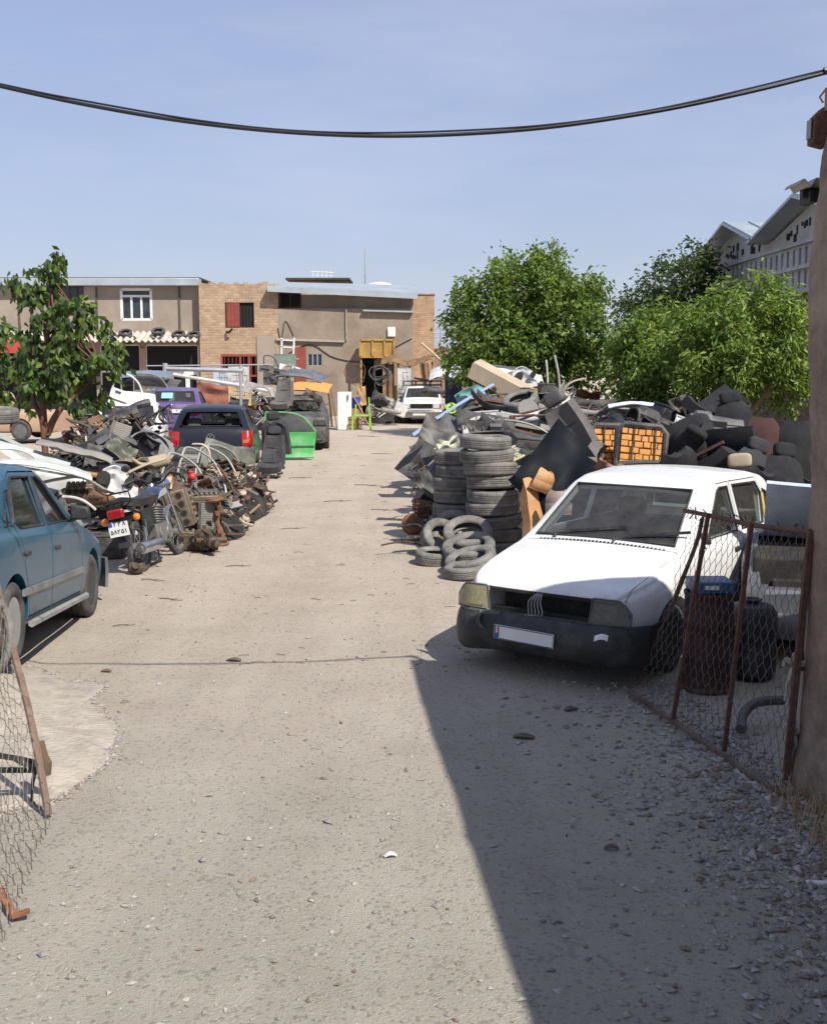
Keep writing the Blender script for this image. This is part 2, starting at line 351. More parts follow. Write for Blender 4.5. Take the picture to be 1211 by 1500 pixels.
# ------------------------------------------------------------------ near building on the right (its corner, and the wall running back past the camera)
m_mud = M('brown_mud_plaster', (.24, .17, .125), .95, var=.45, vs=4., bump=1., bs=14., dust=.3, dcol=(.38, .31, .235), ds=1.6)
c0 = G(1160, 1160); A0 = Vector((2.20, 6.45, 0)); A1 = Vector((2.72, .4, 0)); A2 = Vector((3.3, -6.3, 0))
ex = Vector((9, 6.56, 0))
nb = thing('plaster_building', 'rough brown plaster building whose corner rises at the right edge of the track', 'building', A0)
def wallstrip(mb, pts, H, nz, amp, t):
    path = []
    for a, b in zip(pts, pts[1:]):
        k = max(2, int((b-a).length/.12)); path += [a.lerp(b, i/k) for i in range(k)]
    path.append(pts[-1]); vs = []; N = len(path)
    for i, p in enumerate(path):
        d = path[min(i+1, N-1)]-path[max(i-1, 0)]; nn = Vector((d.y, -d.x, 0)).normalized()
        for j in range(nz+1):
            z = -.1+(H+.1)*j/nz; q = p+Vector((0, 0, z))
            o = noise.noise(q*1.5)*amp+noise.noise(q*5)*amp*.5+noise.noise(q*14)*amp*.25
            if z < .5: o += (.5-z)*.10
            o += .05*sst(1.6, 2.6, z)*(1-sst(3.1, 3.85, z))
            vs.append(q+nn*o-A0)
    mb.add(vs, [(i*(nz+1)+j, (i+1)*(nz+1)+j, (i+1)*(nz+1)+j+1, i*(nz+1)+j+1) for i in range(N-1) for j in range(nz)])
HB = 3.87
mb = MB(); wallstrip(mb, [ex, A0+Vector((.12, .03, 0)), A0+Vector((.03, .01, 0)), A0+Vector((.01, -.06, 0)), A1, A2], HB, 44, -.035, .3)
mb.build('wall', m_mud, nb, smooth=50)
mb = MB(); rp = [A0, A1, A2, Vector((14, -6.3, 0)), Vector((14, 6.7, 0)), ex]
mb.add([p-A0+Vector((0, 0, HB-.12)) for p in rp]+[p-A0+Vector((0, 0, HB)) for p in rp], [(5, 4, 3, 2, 1, 0), (6, 7, 8, 9, 10, 11)]+[(i, (i+1) % 6, 6+(i+1) % 6, 6+i) for i in range(6)])
mb.build('roof', m_mud, nb, smooth=0)
m_rust = M('rusty_steel', (.13, .062, .042), .8, .3, var=.45, vs=20, dust=.25, dcol=(.2, .12, .08), ds=9)
m_dk = M('black_iron', (.02, .019, .018), .6, .3, var=.3)
m_corr = M('corrugated_tin', (.38, .37, .35), .5, .5, var=.3, dust=.3)
# floodlight box and a scrap of corrugated sheet fixed by the corner
p = P(1198, 187, 6.5)
fl = thing('wall_lamp', 'dark weathered lamp housing fixed high on the plaster corner', 'lamp', p)
mb = MB(); mb.prism([(-.045, -.09), (.035, -.11), (.06, -.08), (.06, .11), (.01, .10), (-.04, .05)], .10, 0, RX(PI/2)); mb.build('housing', m_rust, fl, bevel=.008)
mb = MB(); mb.box((.09, 0, .02), (.1, .04, .06)); mb.build('bracket', m_rust, fl); mb = MB(); mb.tube([(.02, 0, .13), (-.0, 0, .16), (.03, 0, .2), (.08, 0, .22)], .006, 6); mb.build('cable_stub', m_rust, fl)
mb = MB(); mb.box((-.05, .0, -.01), (.006, .07, .10)); mb.build('lens', M('dusty_lens', (.12, .11, .1), .2), fl)
p = P(1190, 270, 6.56)
cs = thing('corrugated_eave', 'short ragged corrugated tin eave poking past the plaster corner', 'eave', p)
mb = MB(); mb.plate(lambda u, v: (uv(-.085, .5, u), uv(-.05, .22, v), .02*math.sin(u*50)+.05*u), 60, 4, .006); mb.build('sheet', m_corr, cs)
mb = MB(); mb.bar((-.03, .1, -.035), (.5, .1, .0), .05, .05); mb.bar((.02, .02, -.06), (.02, .2, -.06), .05, .06); mb.build('rafter', m_dk, cs)

# the slack cables: left anchor out of frame
g = MB()
wp = []
a = Vector((2.36, 6.5, 4.04)); ctrl = [(1211, 106), (1100, 134), (950, 165), (780, 189), (600, 199), (440, 195), (280, 179), (130, 154), (0, 126), (-260, 66), (-420, 18)]
for i, (px, py) in enumerate(ctrl):
    wp.append(P(px, py, 6.5-.0*i))
def spline(pts, k=8):
    r = []; N = len(pts)
    for i in range(N-1):
        p0, p1, p2, p3 = pts[max(i-1, 0)], pts[i], pts[i+1], pts[min(i+2, N-1)]
        for j in range(k):
            t = j/k; r.append(.5*((2*p1)+(p2-p0)*t+(2*p0-5*p1+4*p2-p3)*t*t+(-p0+3*p1-3*p2+p3)*t**3))
    r.append(pts[-1]); return r
V = lambda *a: Vector(a)
sp1 = spline(wp, 10)
m_cab = M('black_cable', (.014, .014, .016), .35)
cabt = thing('overhead_cable', 'pair of slack black cables sagging across the sky above the track', 'cable', (0, 0, 0))
g.tube(sp1, .0105, 8); g.build('cable', m_cab, cabt)
g = MB(); g.tube([q+V(0, .0, .015+.004*math.sin(i*.21)) for i, q in enumerate(sp1)], .0055, 6); g.build('cable', m_cab, cabt)
g = MB(); g.tube([sp1[0]+V(-.02, 0, .006), sp1[0]+V(.1, 0, .02)], .02, 8); g.build('sleeve', m_cab, cabt)
g = MB(); g.tube([sp1[0]+V(.06, 0, -.45), sp1[0]+V(.06, 0, .06)], .018, 8); g.build('anchor_post', m_rust, cabt)

# ------------------------------------------------------------------ far workshops
m_brk = brick('ochre_brick', (.48, .325, .205), (.36, .235, .145), (.37, .29, .215), .26, .115, .018)
m_brk2 = brick('orange_brick', (.46, .295, .18), (.36, .215, .125), (.40, .31, .23), .24, .09, .012)
m_brk3 = brick('dull_red_brick', (.30, .18, .12), (.23, .13, .09), (.24, .20, .16), .26, .1, .014)
m_pl = M('tan_render', (.27, .215, .165), .95, var=.22, vs=.8, bump=.4, bs=10, dust=.45, dcol=(.40, .335, .265), ds=.55, rust=.34, rs=1.0, rcol=(.17, .125, .09))
m_pl2 = M('grey_render', (.30, .25, .20), .95, var=.2, vs=.9, bump=.4, bs=10, dust=.35, dcol=(.42, .355, .285), ds=.55, rust=.32, rs=1.1, rcol=(.2, .16, .12))
m_pld = M('dark_render', (.14, .12, .105), .95, var=.3, vs=1.2)
m_fas = M('galvanised_fascia', (.42, .47, .5), .45, .35, var=.2, vs=1, dust=.2)
m_wh = M('white_paint', (.72, .72, .7), .5, var=.12, vs=5, dust=.15)
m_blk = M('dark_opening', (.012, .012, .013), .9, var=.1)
m_pane = M('dark_window_glass', (.035, .045, .055), .12, var=.5, vs=2)
m_red = M('faded_red_paint', (.26, .055, .04), .6, var=.3, vs=4, rust=.25)
m_tar = M('bitumen_felt', (.06, .055, .05), .9, var=.3)
def wall_with_holes(mb, x0, x1, z0, z1, y, holes, t=.3, mi=0):
    xsx = sorted({x0, x1, *[h[0] for h in holes], *[h[1] for h in holes]}); zsx = sorted({z0, z1, *[h[2] for h in holes], *[h[3] for h in holes]})
    for a, b in zip(xsx, xsx[1:]):
        for c, d in zip(zsx, zsx[1:]):
            mx_, mz_ = (a+b)/2, (c+d)/2
            if any(h[0] < mx_ < h[1] and h[2] < mz_ < h[3] for h in holes): continue
            mb.add([(a, y, c), (b, y, c), (b, y, d), (a, y, d)], [(0, 1, 2, 3)], mi)
    for h in holes:
        a, b, c, d = h
        mb.add([(a, y, c), (b, y, c), (b, y, d), (a, y, d), (a, y+t, c), (b, y+t, c), (b, y+t, d), (a, y+t, d)], [(0, 4, 5, 1), (1, 5, 6, 2), (2, 6, 7, 3), (3, 7, 4, 0)], mi)
def px_rect(x0, y0, x1, y1, Y):
    a = P(x0, y1, Y); b = P(x1, y0, Y); return (a.x, b.x, a.z, b.z)
# ---- brick middle block
YB = 52.
x0, x1 = P(293, 500, YB).x, P(408, 500, YB).x; zt = P(350, 416, YB).z
hole1 = px_rect(330, 443, 372, 480, YB); hole2 = px_rect(325, 519, 391, 600, YB); hole2 = (hole2[0], hole2[1], 0, hole2[3])
bb = thing('brick_building', 'ochre brick two storey block with a barred window between the plastered workshops', 'building', (0, 0, 0))
mb = MB(); wall_with_holes(mb, x0, x1, -.1, zt, YB, [hole1, hole2]); mb.add([(x0, YB, -.1), (x0, YB+6, -.1), (x0, YB+6, zt), (x0, YB, zt), (x1, YB, -.1), (x1, YB+6, -.1), (x1, YB+6, zt), (x1, YB, zt)], [(0, 3, 2, 1), (4, 5, 6, 7), (3, 7, 6, 2)])
for k in range(16):   # ragged top courses
    a = uv(x0, x1, k/16); h = random.uniform(.0, .13); mb.box(((a+a+(x1-x0)/16)/2, YB+.11, zt+h/2), ((x1-x0)/16-.002, .2, h))
mb.build('wall', m_brk, bb, smooth=0)
mb = MB(); q = px_rect(378, 492, 406, 600, YB); mb.box(((q[0]+q[1])/2, YB-.02, q[3]/2), (q[1]-q[0], .05, q[3])); mb.build('plaster_patch', m_pl2, bb, bevel=.01)
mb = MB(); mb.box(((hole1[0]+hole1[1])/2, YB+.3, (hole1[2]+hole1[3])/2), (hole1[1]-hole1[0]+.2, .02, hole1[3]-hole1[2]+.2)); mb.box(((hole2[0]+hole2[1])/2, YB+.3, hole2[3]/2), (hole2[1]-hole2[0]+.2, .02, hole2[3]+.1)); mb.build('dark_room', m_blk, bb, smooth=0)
def window(parent, r, Y, fm, gm, cols=2, trans=None, fw=.06, name='window'):
    mb = MB(); a, b, c, d = r
    for (p, q) in (((a, c), (b, c)), ((a, d), (b, d)), ((a, c), (a, d)), ((b, c), (b, d))): mb.bar((p[0], Y, p[1]), (q[0], Y, q[1]), fw, fw, up=(0, 1, 0))
    for k in range(1, cols): x = uv(a, b, k/cols); mb.bar((x, Y+.003, c), (x, Y+.003, d if not trans else uv(c, d, trans)), fw*.8, fw*.8, up=(0, 1, 0))
    if trans: z = uv(c, d, trans); mb.bar((a, Y+.002, z), (b, Y+.002, z), fw*.9, fw*.9, up=(0, 1, 0))
    f = mb.build(name, fm, parent, smooth=0)
    mb = MB(); mb.box(((a+b)/2, Y+.03, (c+d)/2), (b-a-.02, .01, d-c-.02)); mb.build('pane', gm, f, smooth=0); return f
f = window(bb, hole1, YB+.08, m_rust, m_blk, 2)
mb = MB()
for k in range(9): x = uv(hole1[0]+.1, hole1[1]-.05, k/8); mb.tube([(x, YB+.05, hole1[2]), (x, YB+.05, hole1[3])], .011, 5)
mb.build('bars', m_dk, f)
mb = MB(); mb.box((hole1[0]+.36, YB+.02, (hole1[2]+hole1[3])/2), (.58, .03, hole1[3]-hole1[2]-.06))
for k in range(4): mb.box((hole1[0]+.12+.16*k, YB-.002, (hole1[2]+hole1[3])/2), (.03, .02, hole1[3]-hole1[2]-.1))
mb.build('shutter', m_red, bb, smooth=0)
mb = MB(); a, b, c, d = hole2
for x in (a+.04, uv(a, b, .42), uv(a, b, .62), b-.04): mb.box((x, YB+.06, d/2), (.09, .1, d))
mb.box(((a+b)/2, YB+.055, d-.05), (b-a, .1, .09)); mb.box(((a+b)/2, YB+.055, d-.95), (b-a, .08, .08)); mb.box(((a+uv(a, b, .42))/2, YB+.08, .9), (uv(a, b, .42)-a, .02, 1.8))
for k in range(12): x = uv(a, b, k/12); mb.tube([(x, YB+.04, d-.9), (x, YB+.04, d)], .014, 5)
mb.build('gate', m_red, bb, smooth=0)
mb = MB(); q = P(332, 486, YB); mb.tube([q+V(.0, -.05, .0), q+V(.12, -.2, -.05), q+V(.3, -.3, .12)], .05, 7); mb.build('spout', m_dk, bb)
# ---- left plastered workshop (runs out of frame)
YL = 52.5
xl = P(-330, 500, YL).x; xr = x0; zf = P(150, 420, YL).z
lb = thing('workshop_building', 'long grey plastered workshop with pale metal fascia and tin awning on the far left', 'building', (0, 0, 0))
w1 = px_rect(179, 424, 221, 468, YL); w2 = px_rect(80, 420, 123, 446, YL); s1 = px_rect(150, 505, 205, 600, YL); s2 = px_rect(216, 505, 291, 600, YL); s3 = px_rect(-40, 510, 140, 600, YL); w3 = px_rect(-150, 424, -105, 468, YL)
for s_ in (s1, s2, s3): pass
s1, s2, s3 = [(q[0], q[1], 0, q[3]) for q in (s1, s2, s3)]
mb = MB(); wall_with_holes(mb, xl, xr, -.1, zf, YL, [w1, w2, w3, s1, s2, s3], .35); mb.box(((xl+xr)/2, YL+6, 2), (xr-xl, .2, 4)); mb.build('wall', m_pl2, lb, smooth=0)
m_bp = M('brown_pipe', (.09, .07, .06), .7)
for px in (28, 142, 263): q = P(px, 440, YL); z1 = P(px, 486, YL).z; mb = MB(); mb.box((q.x, YL-.03, (zf+z1)/2), (.07, .06, zf-z1)); mb.build('downpipe', m_bp, lb, smooth=0)
mb = MB(); z0 = P(150, 419, YL).z; z1 = P(150, 408.5, YL).z; mb.box(((xl+xr)/2, YL-.1, (z0+z1)/2), (xr-xl, .7, z1-z0)); mb.build('fascia', m_fas, lb, bevel=.02)
mb = MB(); mb.box(((xl+xr)/2, YL+3, z1+.03), (xr-xl, 6.2, .06)); mb.build('roof', m_tar, lb, smooth=0)
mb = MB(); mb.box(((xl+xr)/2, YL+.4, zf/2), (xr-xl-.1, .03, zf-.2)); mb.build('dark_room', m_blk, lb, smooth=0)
window(lb, w1, YL+.05, m_wh, m_pane, 3, .78, .11)
window(lb, w3, YL+.05, m_wh, m_pane, 3, .78, .11)
f = window(lb, w2, YL+.08, M('brown_frame', (.07, .04, .03), .6), m_pane, 4, None, .06)
window(lb, s1, YL+.06, m_wh, m_blk, 2, .62, .08, 'shopfront')
f = window(lb, s2, YL+.06, m_wh, m_blk, 2, .62, .1, 'shopfront')
mb = MB(); a, b, c, d = s2
for (u0, u1) in ((.02, .3), (.34, .5), (.74, .82), (.95, .99)): mb.box((uv(a, b, (u0+u1)/2), YL+.03, d*.3), ((u1-u0)*(b-a), .03, d*.6))
mb.box(((a+b)/2, YL+.028, d*.6), (b-a, .035, .16)); mb.build('door_panel', m_wh, f, smooth=0)
mb = MB(); a = s1[1]; b = s2[0]
mb.box(((a+b)/2, YL-.04, 1.5), (b-a, .08, 3.)); mb.build('jamb', M('pink_tile', (.42, .26, .2), .6, var=.2), lb, smooth=0)
# corrugated awning
za, zb_ = P(150, 486, YL).z, P(150, 500, YL-1.5).z
mb = MB(); mb.plate(lambda u, v: (uv(xl, xr+.0, u), uv(YL-.02, YL-1.5, v), uv(za, zb_, v)+.05*math.sin(u*(xr-xl)/.27*2*PI)), int((xr-xl)/.27*6), 3, .012); mb.build('awning', M('asbestos_sheet', (.50, .44, .38), .9, var=.25, vs=3, dust=.3), lb, smooth=60)
mb = MB(); mb.box((uv(s3[0], s3[1], .36), YL-1.45, P(0, 505, YL-1.45).z-.05), (2.6, .06, .62)); mb.build('sign', M('red_sign', (.45, .06, .05), .5), lb, smooth=0)
# ---- right plastered building
YR = 52.
xa, xb = x1+.001, P(605, 500, YR).x; zr = P(500, 441, YR).z; zr2 = P(500, 431, YR).z
rb = thing('plastered_building', 'tan plastered two storey building with metal roof edge behind the yard end', 'building', (0, 0, 0))
n1 = px_rect(528, 521, 548, 620, YR); n1 = (n1[0], n1[1], 0, n1[3]); wn = px_rect(451, 518, 472, 536, YR); dr = px_rect(550, 536, 566, 600, YR); dr = (dr[0], dr[1], 0, dr[3])
zl = P(500, 452, YR).z
mb = MB(); wall_with_holes(mb, xa, xb, -.1, zl, YR, [n1, wn, dr], .5); mb.add([(xb, YR, -.1), (xb, YR+7, -.1), (xb, YR+7, zr), (xb, YR, zl), (xa, YR, zl), (xb, YR, zl), (xb, YR+.45, zl), (xa, YR+.45, zl)], [(0, 1, 2, 3), (4, 5, 6, 7)])
mb.build('wall', m_pl, rb, smooth=0)
mb = MB(); mb.box(((xa+xb)/2, YR+.5, (zl+zr2)/2), (xb-xa, .1, zr2-zl)); mb.build('upper_wall', m_pl2, rb, smooth=0)
rr = MB(); rr.add([(xa-.4, YR-.5, P(410, 428, YR).z), (xb+.2, YR-.5, P(605, 437, YR).z-.05), (xb+.2, YR+4, zr2+.55), (xa-.4, YR+4, zr2+.7), (xa-.4, YR-.5, P(410, 420, YR).z), (xb+.2, YR-.5, P(605, 430, YR).z), (xb+.2, YR+4, zr2+.65), (xa-.4, YR+4, zr2+.8)], [(0, 3, 2, 1), (4, 5, 6, 7), (0, 1, 5, 4), (1, 2, 6, 5), (2, 3, 7, 6), (3, 0, 4, 7)])
rr.build('roof', m_fas, rb, smooth=0)
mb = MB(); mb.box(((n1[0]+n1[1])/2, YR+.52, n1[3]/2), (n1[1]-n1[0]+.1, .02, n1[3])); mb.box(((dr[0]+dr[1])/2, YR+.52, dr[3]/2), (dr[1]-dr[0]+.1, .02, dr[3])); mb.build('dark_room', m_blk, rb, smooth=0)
window(rb, wn, YR+.04, m_fas, m_pane, 3, None, .06)
q = px_rect(411, 430, 440, 450, YR+.42); window(rb, q, YR+.42, m_rust, m_blk, 2)
q = px_rect(433, 509, 448, 560, YR-.06); mb = MB(); mb.box(((q[0]+q[1])/2, YR-.05, (q[2]+q[3])/2), (q[1]-q[0], .06, q[3]-q[2])); mb.build('door', m_red, rb, bevel=.01)
q = px_rect(567, 479, 579, 494, YR-.06); mb = MB(); mb.box(((q[0]+q[1])/2, YR-.06, (q[2]+q[3])/2), (q[1]-q[0], .1, q[3]-q[2])); mb.build('vent_cover', m_wh, rb, bevel=.05)
mb = MB(); z = P(450, 497, YR).z; mb.bar((P(405, 497, YR).x, YR-.08, z), (P(505, 497, YR).x, YR-.08, P(505, 500, YR).z), .12, .1); mb.bar((P(504, 0, YR).x, YR-.06, z-.05), (P(504, 0, YR).x, YR-.06, zl), .05, .05); mb.build('ledge', m_conc, rb, smooth=0)
mb = MB(); mb.bar((P(532, 453, YR).x, YR-.1, P(532, 455, YR).z), (xb, YR-.1, P(605, 457, YR).z), .25, .07); mb.build('eave_strip', m_fas, rb, smooth=0)
mb = MB(); mb.tube(spline([P(p_, q_, YR-.03) for p_, q_ in ((392, 545), (420, 520), (455, 505), (490, 524), (540, 530), (580, 508), (603, 496))], 6), .018, 5); mb.tube(spline([P(p_, q_, YR-.03) for p_, q_ in ((407, 480), (412, 500), (418, 470), (430, 492))], 6), .015, 5); mb.build('wiring', m_dk, rb)
mb = MB(); q = px_rect(548, 455, 562, 475, YR); 
# yellow rusty hoarding on posts
yb = thing('yellow_cabinet', 'rusty yellow sheet metal box raised on posts against the tan wall', 'cabinet', (0, 0, 0))
q = px_rect(528, 498, 577, 523, YR-.5); a, b, c, d = q; m_yel = M('rusty_yellow', (.46, .29, .07), .6, var=.3, vs=3, rust=.5, rs=2.2, rcol=(.22, .1, .03))
mb = MB(); mb.box(((a+b)/2, YR-.5, (c+d)/2), (b-a, .5, d-c)); mb.build('box_body', m_yel, yb, bevel=.02)
mb = MB()
for (p_, q_) in (((a, c), (b, c)), ((a, d), (b, d)), ((a, c), (a, d)), ((b, c), (b, d)), ((uv(a, b, .36), c), (uv(a, b, .36), d)), ((uv(a, b, .72), c), (uv(a, b, .72), d))): mb.bar((p_[0], YR-.78, p_[1]), (q_[0], YR-.78, q_[1]), .08, .06, up=(0, 1, 0))
mb.build('frame', m_yel, yb, smooth=0)
for x in (a+.04, b-.04): mb = MB(); mb.bar((x, YR-.7, 0), (x, YR-.7, c), .07, .07); mb.build('leg', m_yel, yb, smooth=0)
# rear brick wing and roof clutter
wg = thing('brick_tower', 'narrow orange brick block standing behind the right end of the tan building', 'building', (0, 0, 0))
a, b = P(596, 0, 56).x, P(637, 0, 56).x; z = P(600, 433, 56).z
mb = MB(); mb.box(((a+b)/2, 58.5, z/2), (b-a, 5, z+.1)); mb.build('wall', m_brk2, wg, smooth=0)
mb = MB(); mb.box(((a+b)/2, 58.5, z+.08), (b-a+.08, 5.1, .06)); mb.build('coping', m_conc, wg, smooth=0)
st = thing('roof_hut', 'low brick stair hut on the tan roof with a stick frame above', 'hut', (0, 0, 0))
a, b = P(418, 0, 58).x, P(505, 0, 58).x; zz = P(450, 410, 58).z
mb = MB(); mb.box(((a+b)/2, 59.5, zz-1), (b-a, 3, 2.)); mb.build('wall', m_brk, st, smooth=0)
mb = MB(); mb.box(((a+b)/2, 59.4, zz+.04), (b-a+.3, 3.3, .1)); mb.build('roof', m_tar, st, smooth=0)
mb = MB()
for k in range(5): x = uv(P(453, 0, 58).x, P(480, 0, 58).x, k/4); mb.tube([(x, 58.2, zz), (x+.03, 58.2, zz+.45)], .02, 5)
mb.tube([(P(450, 0, 58).x, 58.2, zz+.42), (P(485, 0, 58).x, 58.2, zz+.36)], .02, 5); mb.tube([(P(452, 0, 58).x, 58.2, zz+.24), (P(484, 0, 58).x, 58.2, zz+.2)], .015, 5); mb.build('stick_frame', m_wh, st)
an = thing('antenna_mast', 'thin grey antenna mast rising above the tan building roof', 'mast', P(535, 440, 58))
hh = P(535, 364, 58).z-P(535, 440, 58).z
mb = MB(); mb.tube([(0, 0, 0), (0, 0, hh)], [.05, .025], 6); mb.build('mast', M('galvanised_pole', (.45, .45, .47), .5, .5), an)
mb = MB(); mb.tube([(0, 0, hh-1.9), (.9, 0, .6)], .012, 4); mb.build('guy_wire', m_dk, an)
for k, (px, py, Y, sx, lab) in enumerate(((556, 424, 57, 1.3, 'tan rooftop tank with a whitish lid near the antenna mast'),)):
    p = P(px, py, Y); t = thing('water_tank', lab, 'tank', p+V(0, 0, -.4)); mb = MB(); mb.lathe([(.5*sx, 0), (.55*sx, .3), (.5*sx, .55)], 16); mb.build('tank_body', m_brk2, t); mb = MB(); mb.lathe([(.52*sx, .55), (.4*sx, .68), (.1, .75), (0, .76)], 16); mb.build('lid', m_wh, t)
# low far wall and pole in the gap
t = thing('boundary_wall', 'far low brick wall seen through the gap beside the orange tower', 'wall', (0, 0, 0))
a, b = P(630, 0, 80).x, P(700, 0, 80).x; mb = MB(); mb.box(((a+b)/2+2, 80, P(650, 513, 80).z/2), (b-a+4, .4, P(650, 513, 80).z)); mb.build('wall', m_brk3, t, smooth=0)
mb = MB(); mb.box(((a+b)/2+2, 80, P(650, 513, 80).z+.06), (b-a+4.2, .6, .12)); mb.build('coping', m_red, t, smooth=0)
t = thing('lattice_pole', 'distant thin lattice pole in the gap beside the orange tower', 'pole', P(645, 600, 85)); t.location.z = 0
mb = MB(); hh = P(645, 482, 85).z
mb.tube([(-.25, 0, 0), (0, 0, hh)], .04, 5); mb.tube([(.25, 0, 0), (0, 0, hh)], .04, 5)
for k in range(5): mb.tube([(-.5, 0, hh*.75+.3*k), (.5, 0, hh*.75+.3*k)], .03, 4)
mb.build('mast', m_fas, t)

# ---- white gabled hall on the right, over a brick wall
m_lat = M('whitewashed_concrete', (.46, .46, .46), .8, var=.25, vs=1.5, dust=.4, dcol=(.33, .32, .31), ds=1.2)
X9 = 9.
hall = thing('gabled_hall', 'whitewashed hall with two tin gables and pierced lattice wall above the trees', 'building', (0, 0, 0))
zb0 = 4.05; zl1 = 5.08; g1a, g1b, g1p = 35.3, 29.8, 32.6; g2b, g2p = 23.8, 26.7
holes = []
Y = 23.8
rowz = [(zb0+.06, zb0+.46), (zb0+.6, zb0+.98)]
mb = MB()
def wallx(mb, x, y0, y1, z0, z1, holes, t=.18):
    ysx = sorted({y0, y1, *[h[0] for h in holes], *[h[1] for h in holes]}); zsx = sorted({z0, z1, *[h[2] for h in holes], *[h[3] for h in holes]})
    hs = {}
    for a, b in zip(ysx, ysx[1:]):
        for c, d in zip(zsx, zsx[1:]):
            m1, m2 = (a+b)/2, (c+d)/2
            if any(h[0] < m1 < h[1] and h[2] < m2 < h[3] for h in holes): continue
            mb.add([(x, a, c), (x, a, d), (x, b, d), (x, b, c)], [(0, 1, 2, 3)])
    for a, b, c, d in holes:
        mb.add([(x, a, c), (x, b, c), (x, b, d), (x, a, d), (x+t, a, c), (x+t, b, c), (x+t, b, d), (x+t, a, d)], [(0, 1, 5, 4), (1, 2, 6, 5), (2, 3, 7, 6), (3, 0, 4, 7)])
y = 24.
while y < 35:
    for r_ in rowz: holes.append((y, y+.17, r_[0], r_[1]))
    y += .44
wallx(mb, X9, 23.8, 35.3, zb0, zl1+.1, holes)
mb.add([(X9, g1a, zl1+.1), (X9, g1b, zl1+.1), (X9, g1b, 5.4), (X9, g1p, 6.1), (X9, g1a, 5.5)], [(4, 3, 2, 1, 0)])
mb.add([(X9, g1b, zl1+.1), (X9, g2b, zl1+.1), (X9, g2b, 5.3), (X9, g2p, 6.0), (X9, g1b, 5.4)], [(4, 3, 2, 1, 0)])
mb.build('lattice_wall', m_lat, hall, smooth=0)
mb = MB()
for z in (zb0+.53, zl1+.06, zb0-.02): mb.bar((X9-.04, 23.8, z), (X9-.04, 35.3, z), .1, .09)
mb.build('string_course', m_lat, hall, smooth=0)
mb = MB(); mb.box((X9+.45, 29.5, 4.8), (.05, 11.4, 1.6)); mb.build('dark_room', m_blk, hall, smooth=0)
mb = MB(); rnd = random.Random(5)      # pierced gable ornaments
for (yp, zp, wd) in ((32.5, 5.35, 1.7), (26.9, 5.3, 1.6)):
    for k in range(16):
        yy = yp+rnd.uniform(-wd, wd); zz = zp+rnd.uniform(-.08, .38)*(1-abs(yy-yp)/(wd*1.4)); mb = MB(); mb.box((X9-.005-.0005*k, yy, zz), (.02, rnd.uniform(.08, .22), rnd.uniform(.08, .22)), 0, None); mb.build('vent_hole', m_blk, hall, smooth=0)
mb = MB()
def roofpl(y0, z0, y1, z1): mb.add([(X9-.55, y0, z0), (X9+9, y0, z0), (X9+9, y1, z1), (X9-.55, y1, z1), (X9-.55, y0, z0+.07), (X9+9, y0, z0+.07), (X9+9, y1, z1+.07), (X9-.55, y1, z1+.07)], [(0, 1, 2, 3), (7, 6, 5, 4), (0, 3, 7, 4), (1, 5, 6, 2), (0, 4, 5, 1), (3, 2, 6, 7)])
roofpl(g1a+.6, 5.36, g1p, 6.13); roofpl(g1p, 6.13, g1b, 5.42); roofpl(g1b+.35, 5.36, g2p, 6.06); roofpl(g2p, 6.06, g2b-.5, 5.3)
mb.build('roof', M('tin_roof', (.45, .5, .52), .4, .4, var=.25, vs=1, dust=.2), hall, smooth=0)
for (y0, z0, y1, z1) in ((g1p, 6.2, g1b, 5.5), (g2p, 6.13, g2b-.5, 5.37)):
    for k in range(14): x = X9-.5+k*.7; mb = MB(); mb.bar((x, y0, z0+.02), (x, y1, z1+.02), .05, .05); mb.build('roof_seam', m_fas, hall, smooth=0)
mb = MB(); mb.box((X9+.12, 29.55, zb0/2-.05), (.22, 11.6, zb0-.04)); mb.build('brick_base', m_brk3, hall, smooth=0)
t = thing('yard_wall', 'tall dull red brick yard wall running behind the leafy trees on the right', 'wall', (0, 0, 0))
mb = MB(); mb.box((X9-.1, 12.9, 1.6), (.25, 21.6, 3.2)); mb.build('wall', m_brk3, t, smooth=0)
mb = MB(); mb.box((X9-.1, 12.9, 3.23), (.32, 21.6, .06)); mb.build('coping', m_conc, t, smooth=0)
# ------------------------------------------------------------------ car building kit
def lerp_tab(tab, s):
    if s <= tab[0][0]: return tab[0][1]
    for (a, va), (b, vb) in zip(tab, tab[1:]):
        if s <= b: return va+(vb-va)*(s-a)/(b-a) if b > a else vb
    return tab[-1][1]
def smooth_tab(tab, rad, step=.02):
    s0, s1 = tab[0][0], tab[-1][0]; n = int((s1-s0)/step)+1; out = []
    for i in range(n+1):
        s = min(s0+i*step, s1); ws = 0; vv = 0
        rr = min(rad, s-s0, s1-s)
        for k in range(-4, 5):
            wgt = 1-abs(k)/5; vv += wgt*lerp_tab(tab, s+rr*k/4); ws += wgt
        out.append((s, vv/ws))
    return out
def boolean(me, cutters):
    o = bpy.data.objects.new('tmp', me); COL.objects.link(o); cs = []
    for cm_, op in cutters:
        c = bpy.data.objects.new('tmpc', cm_); COL.objects.link(c); cs.append(c)
        m = o.modifiers.new('b', 'BOOLEAN'); m.operation = op; m.object = c; m.solver = 'MANIFOLD'
    dg = bpy.context.evaluated_depsgraph_get(); dg.update()
    r = bpy.data.meshes.new_from_object(o.evaluated_get(dg), depsgraph=dg)
    for c in cs: bpy.data.objects.remove(c)
    bpy.data.objects.remove(o)
    return r
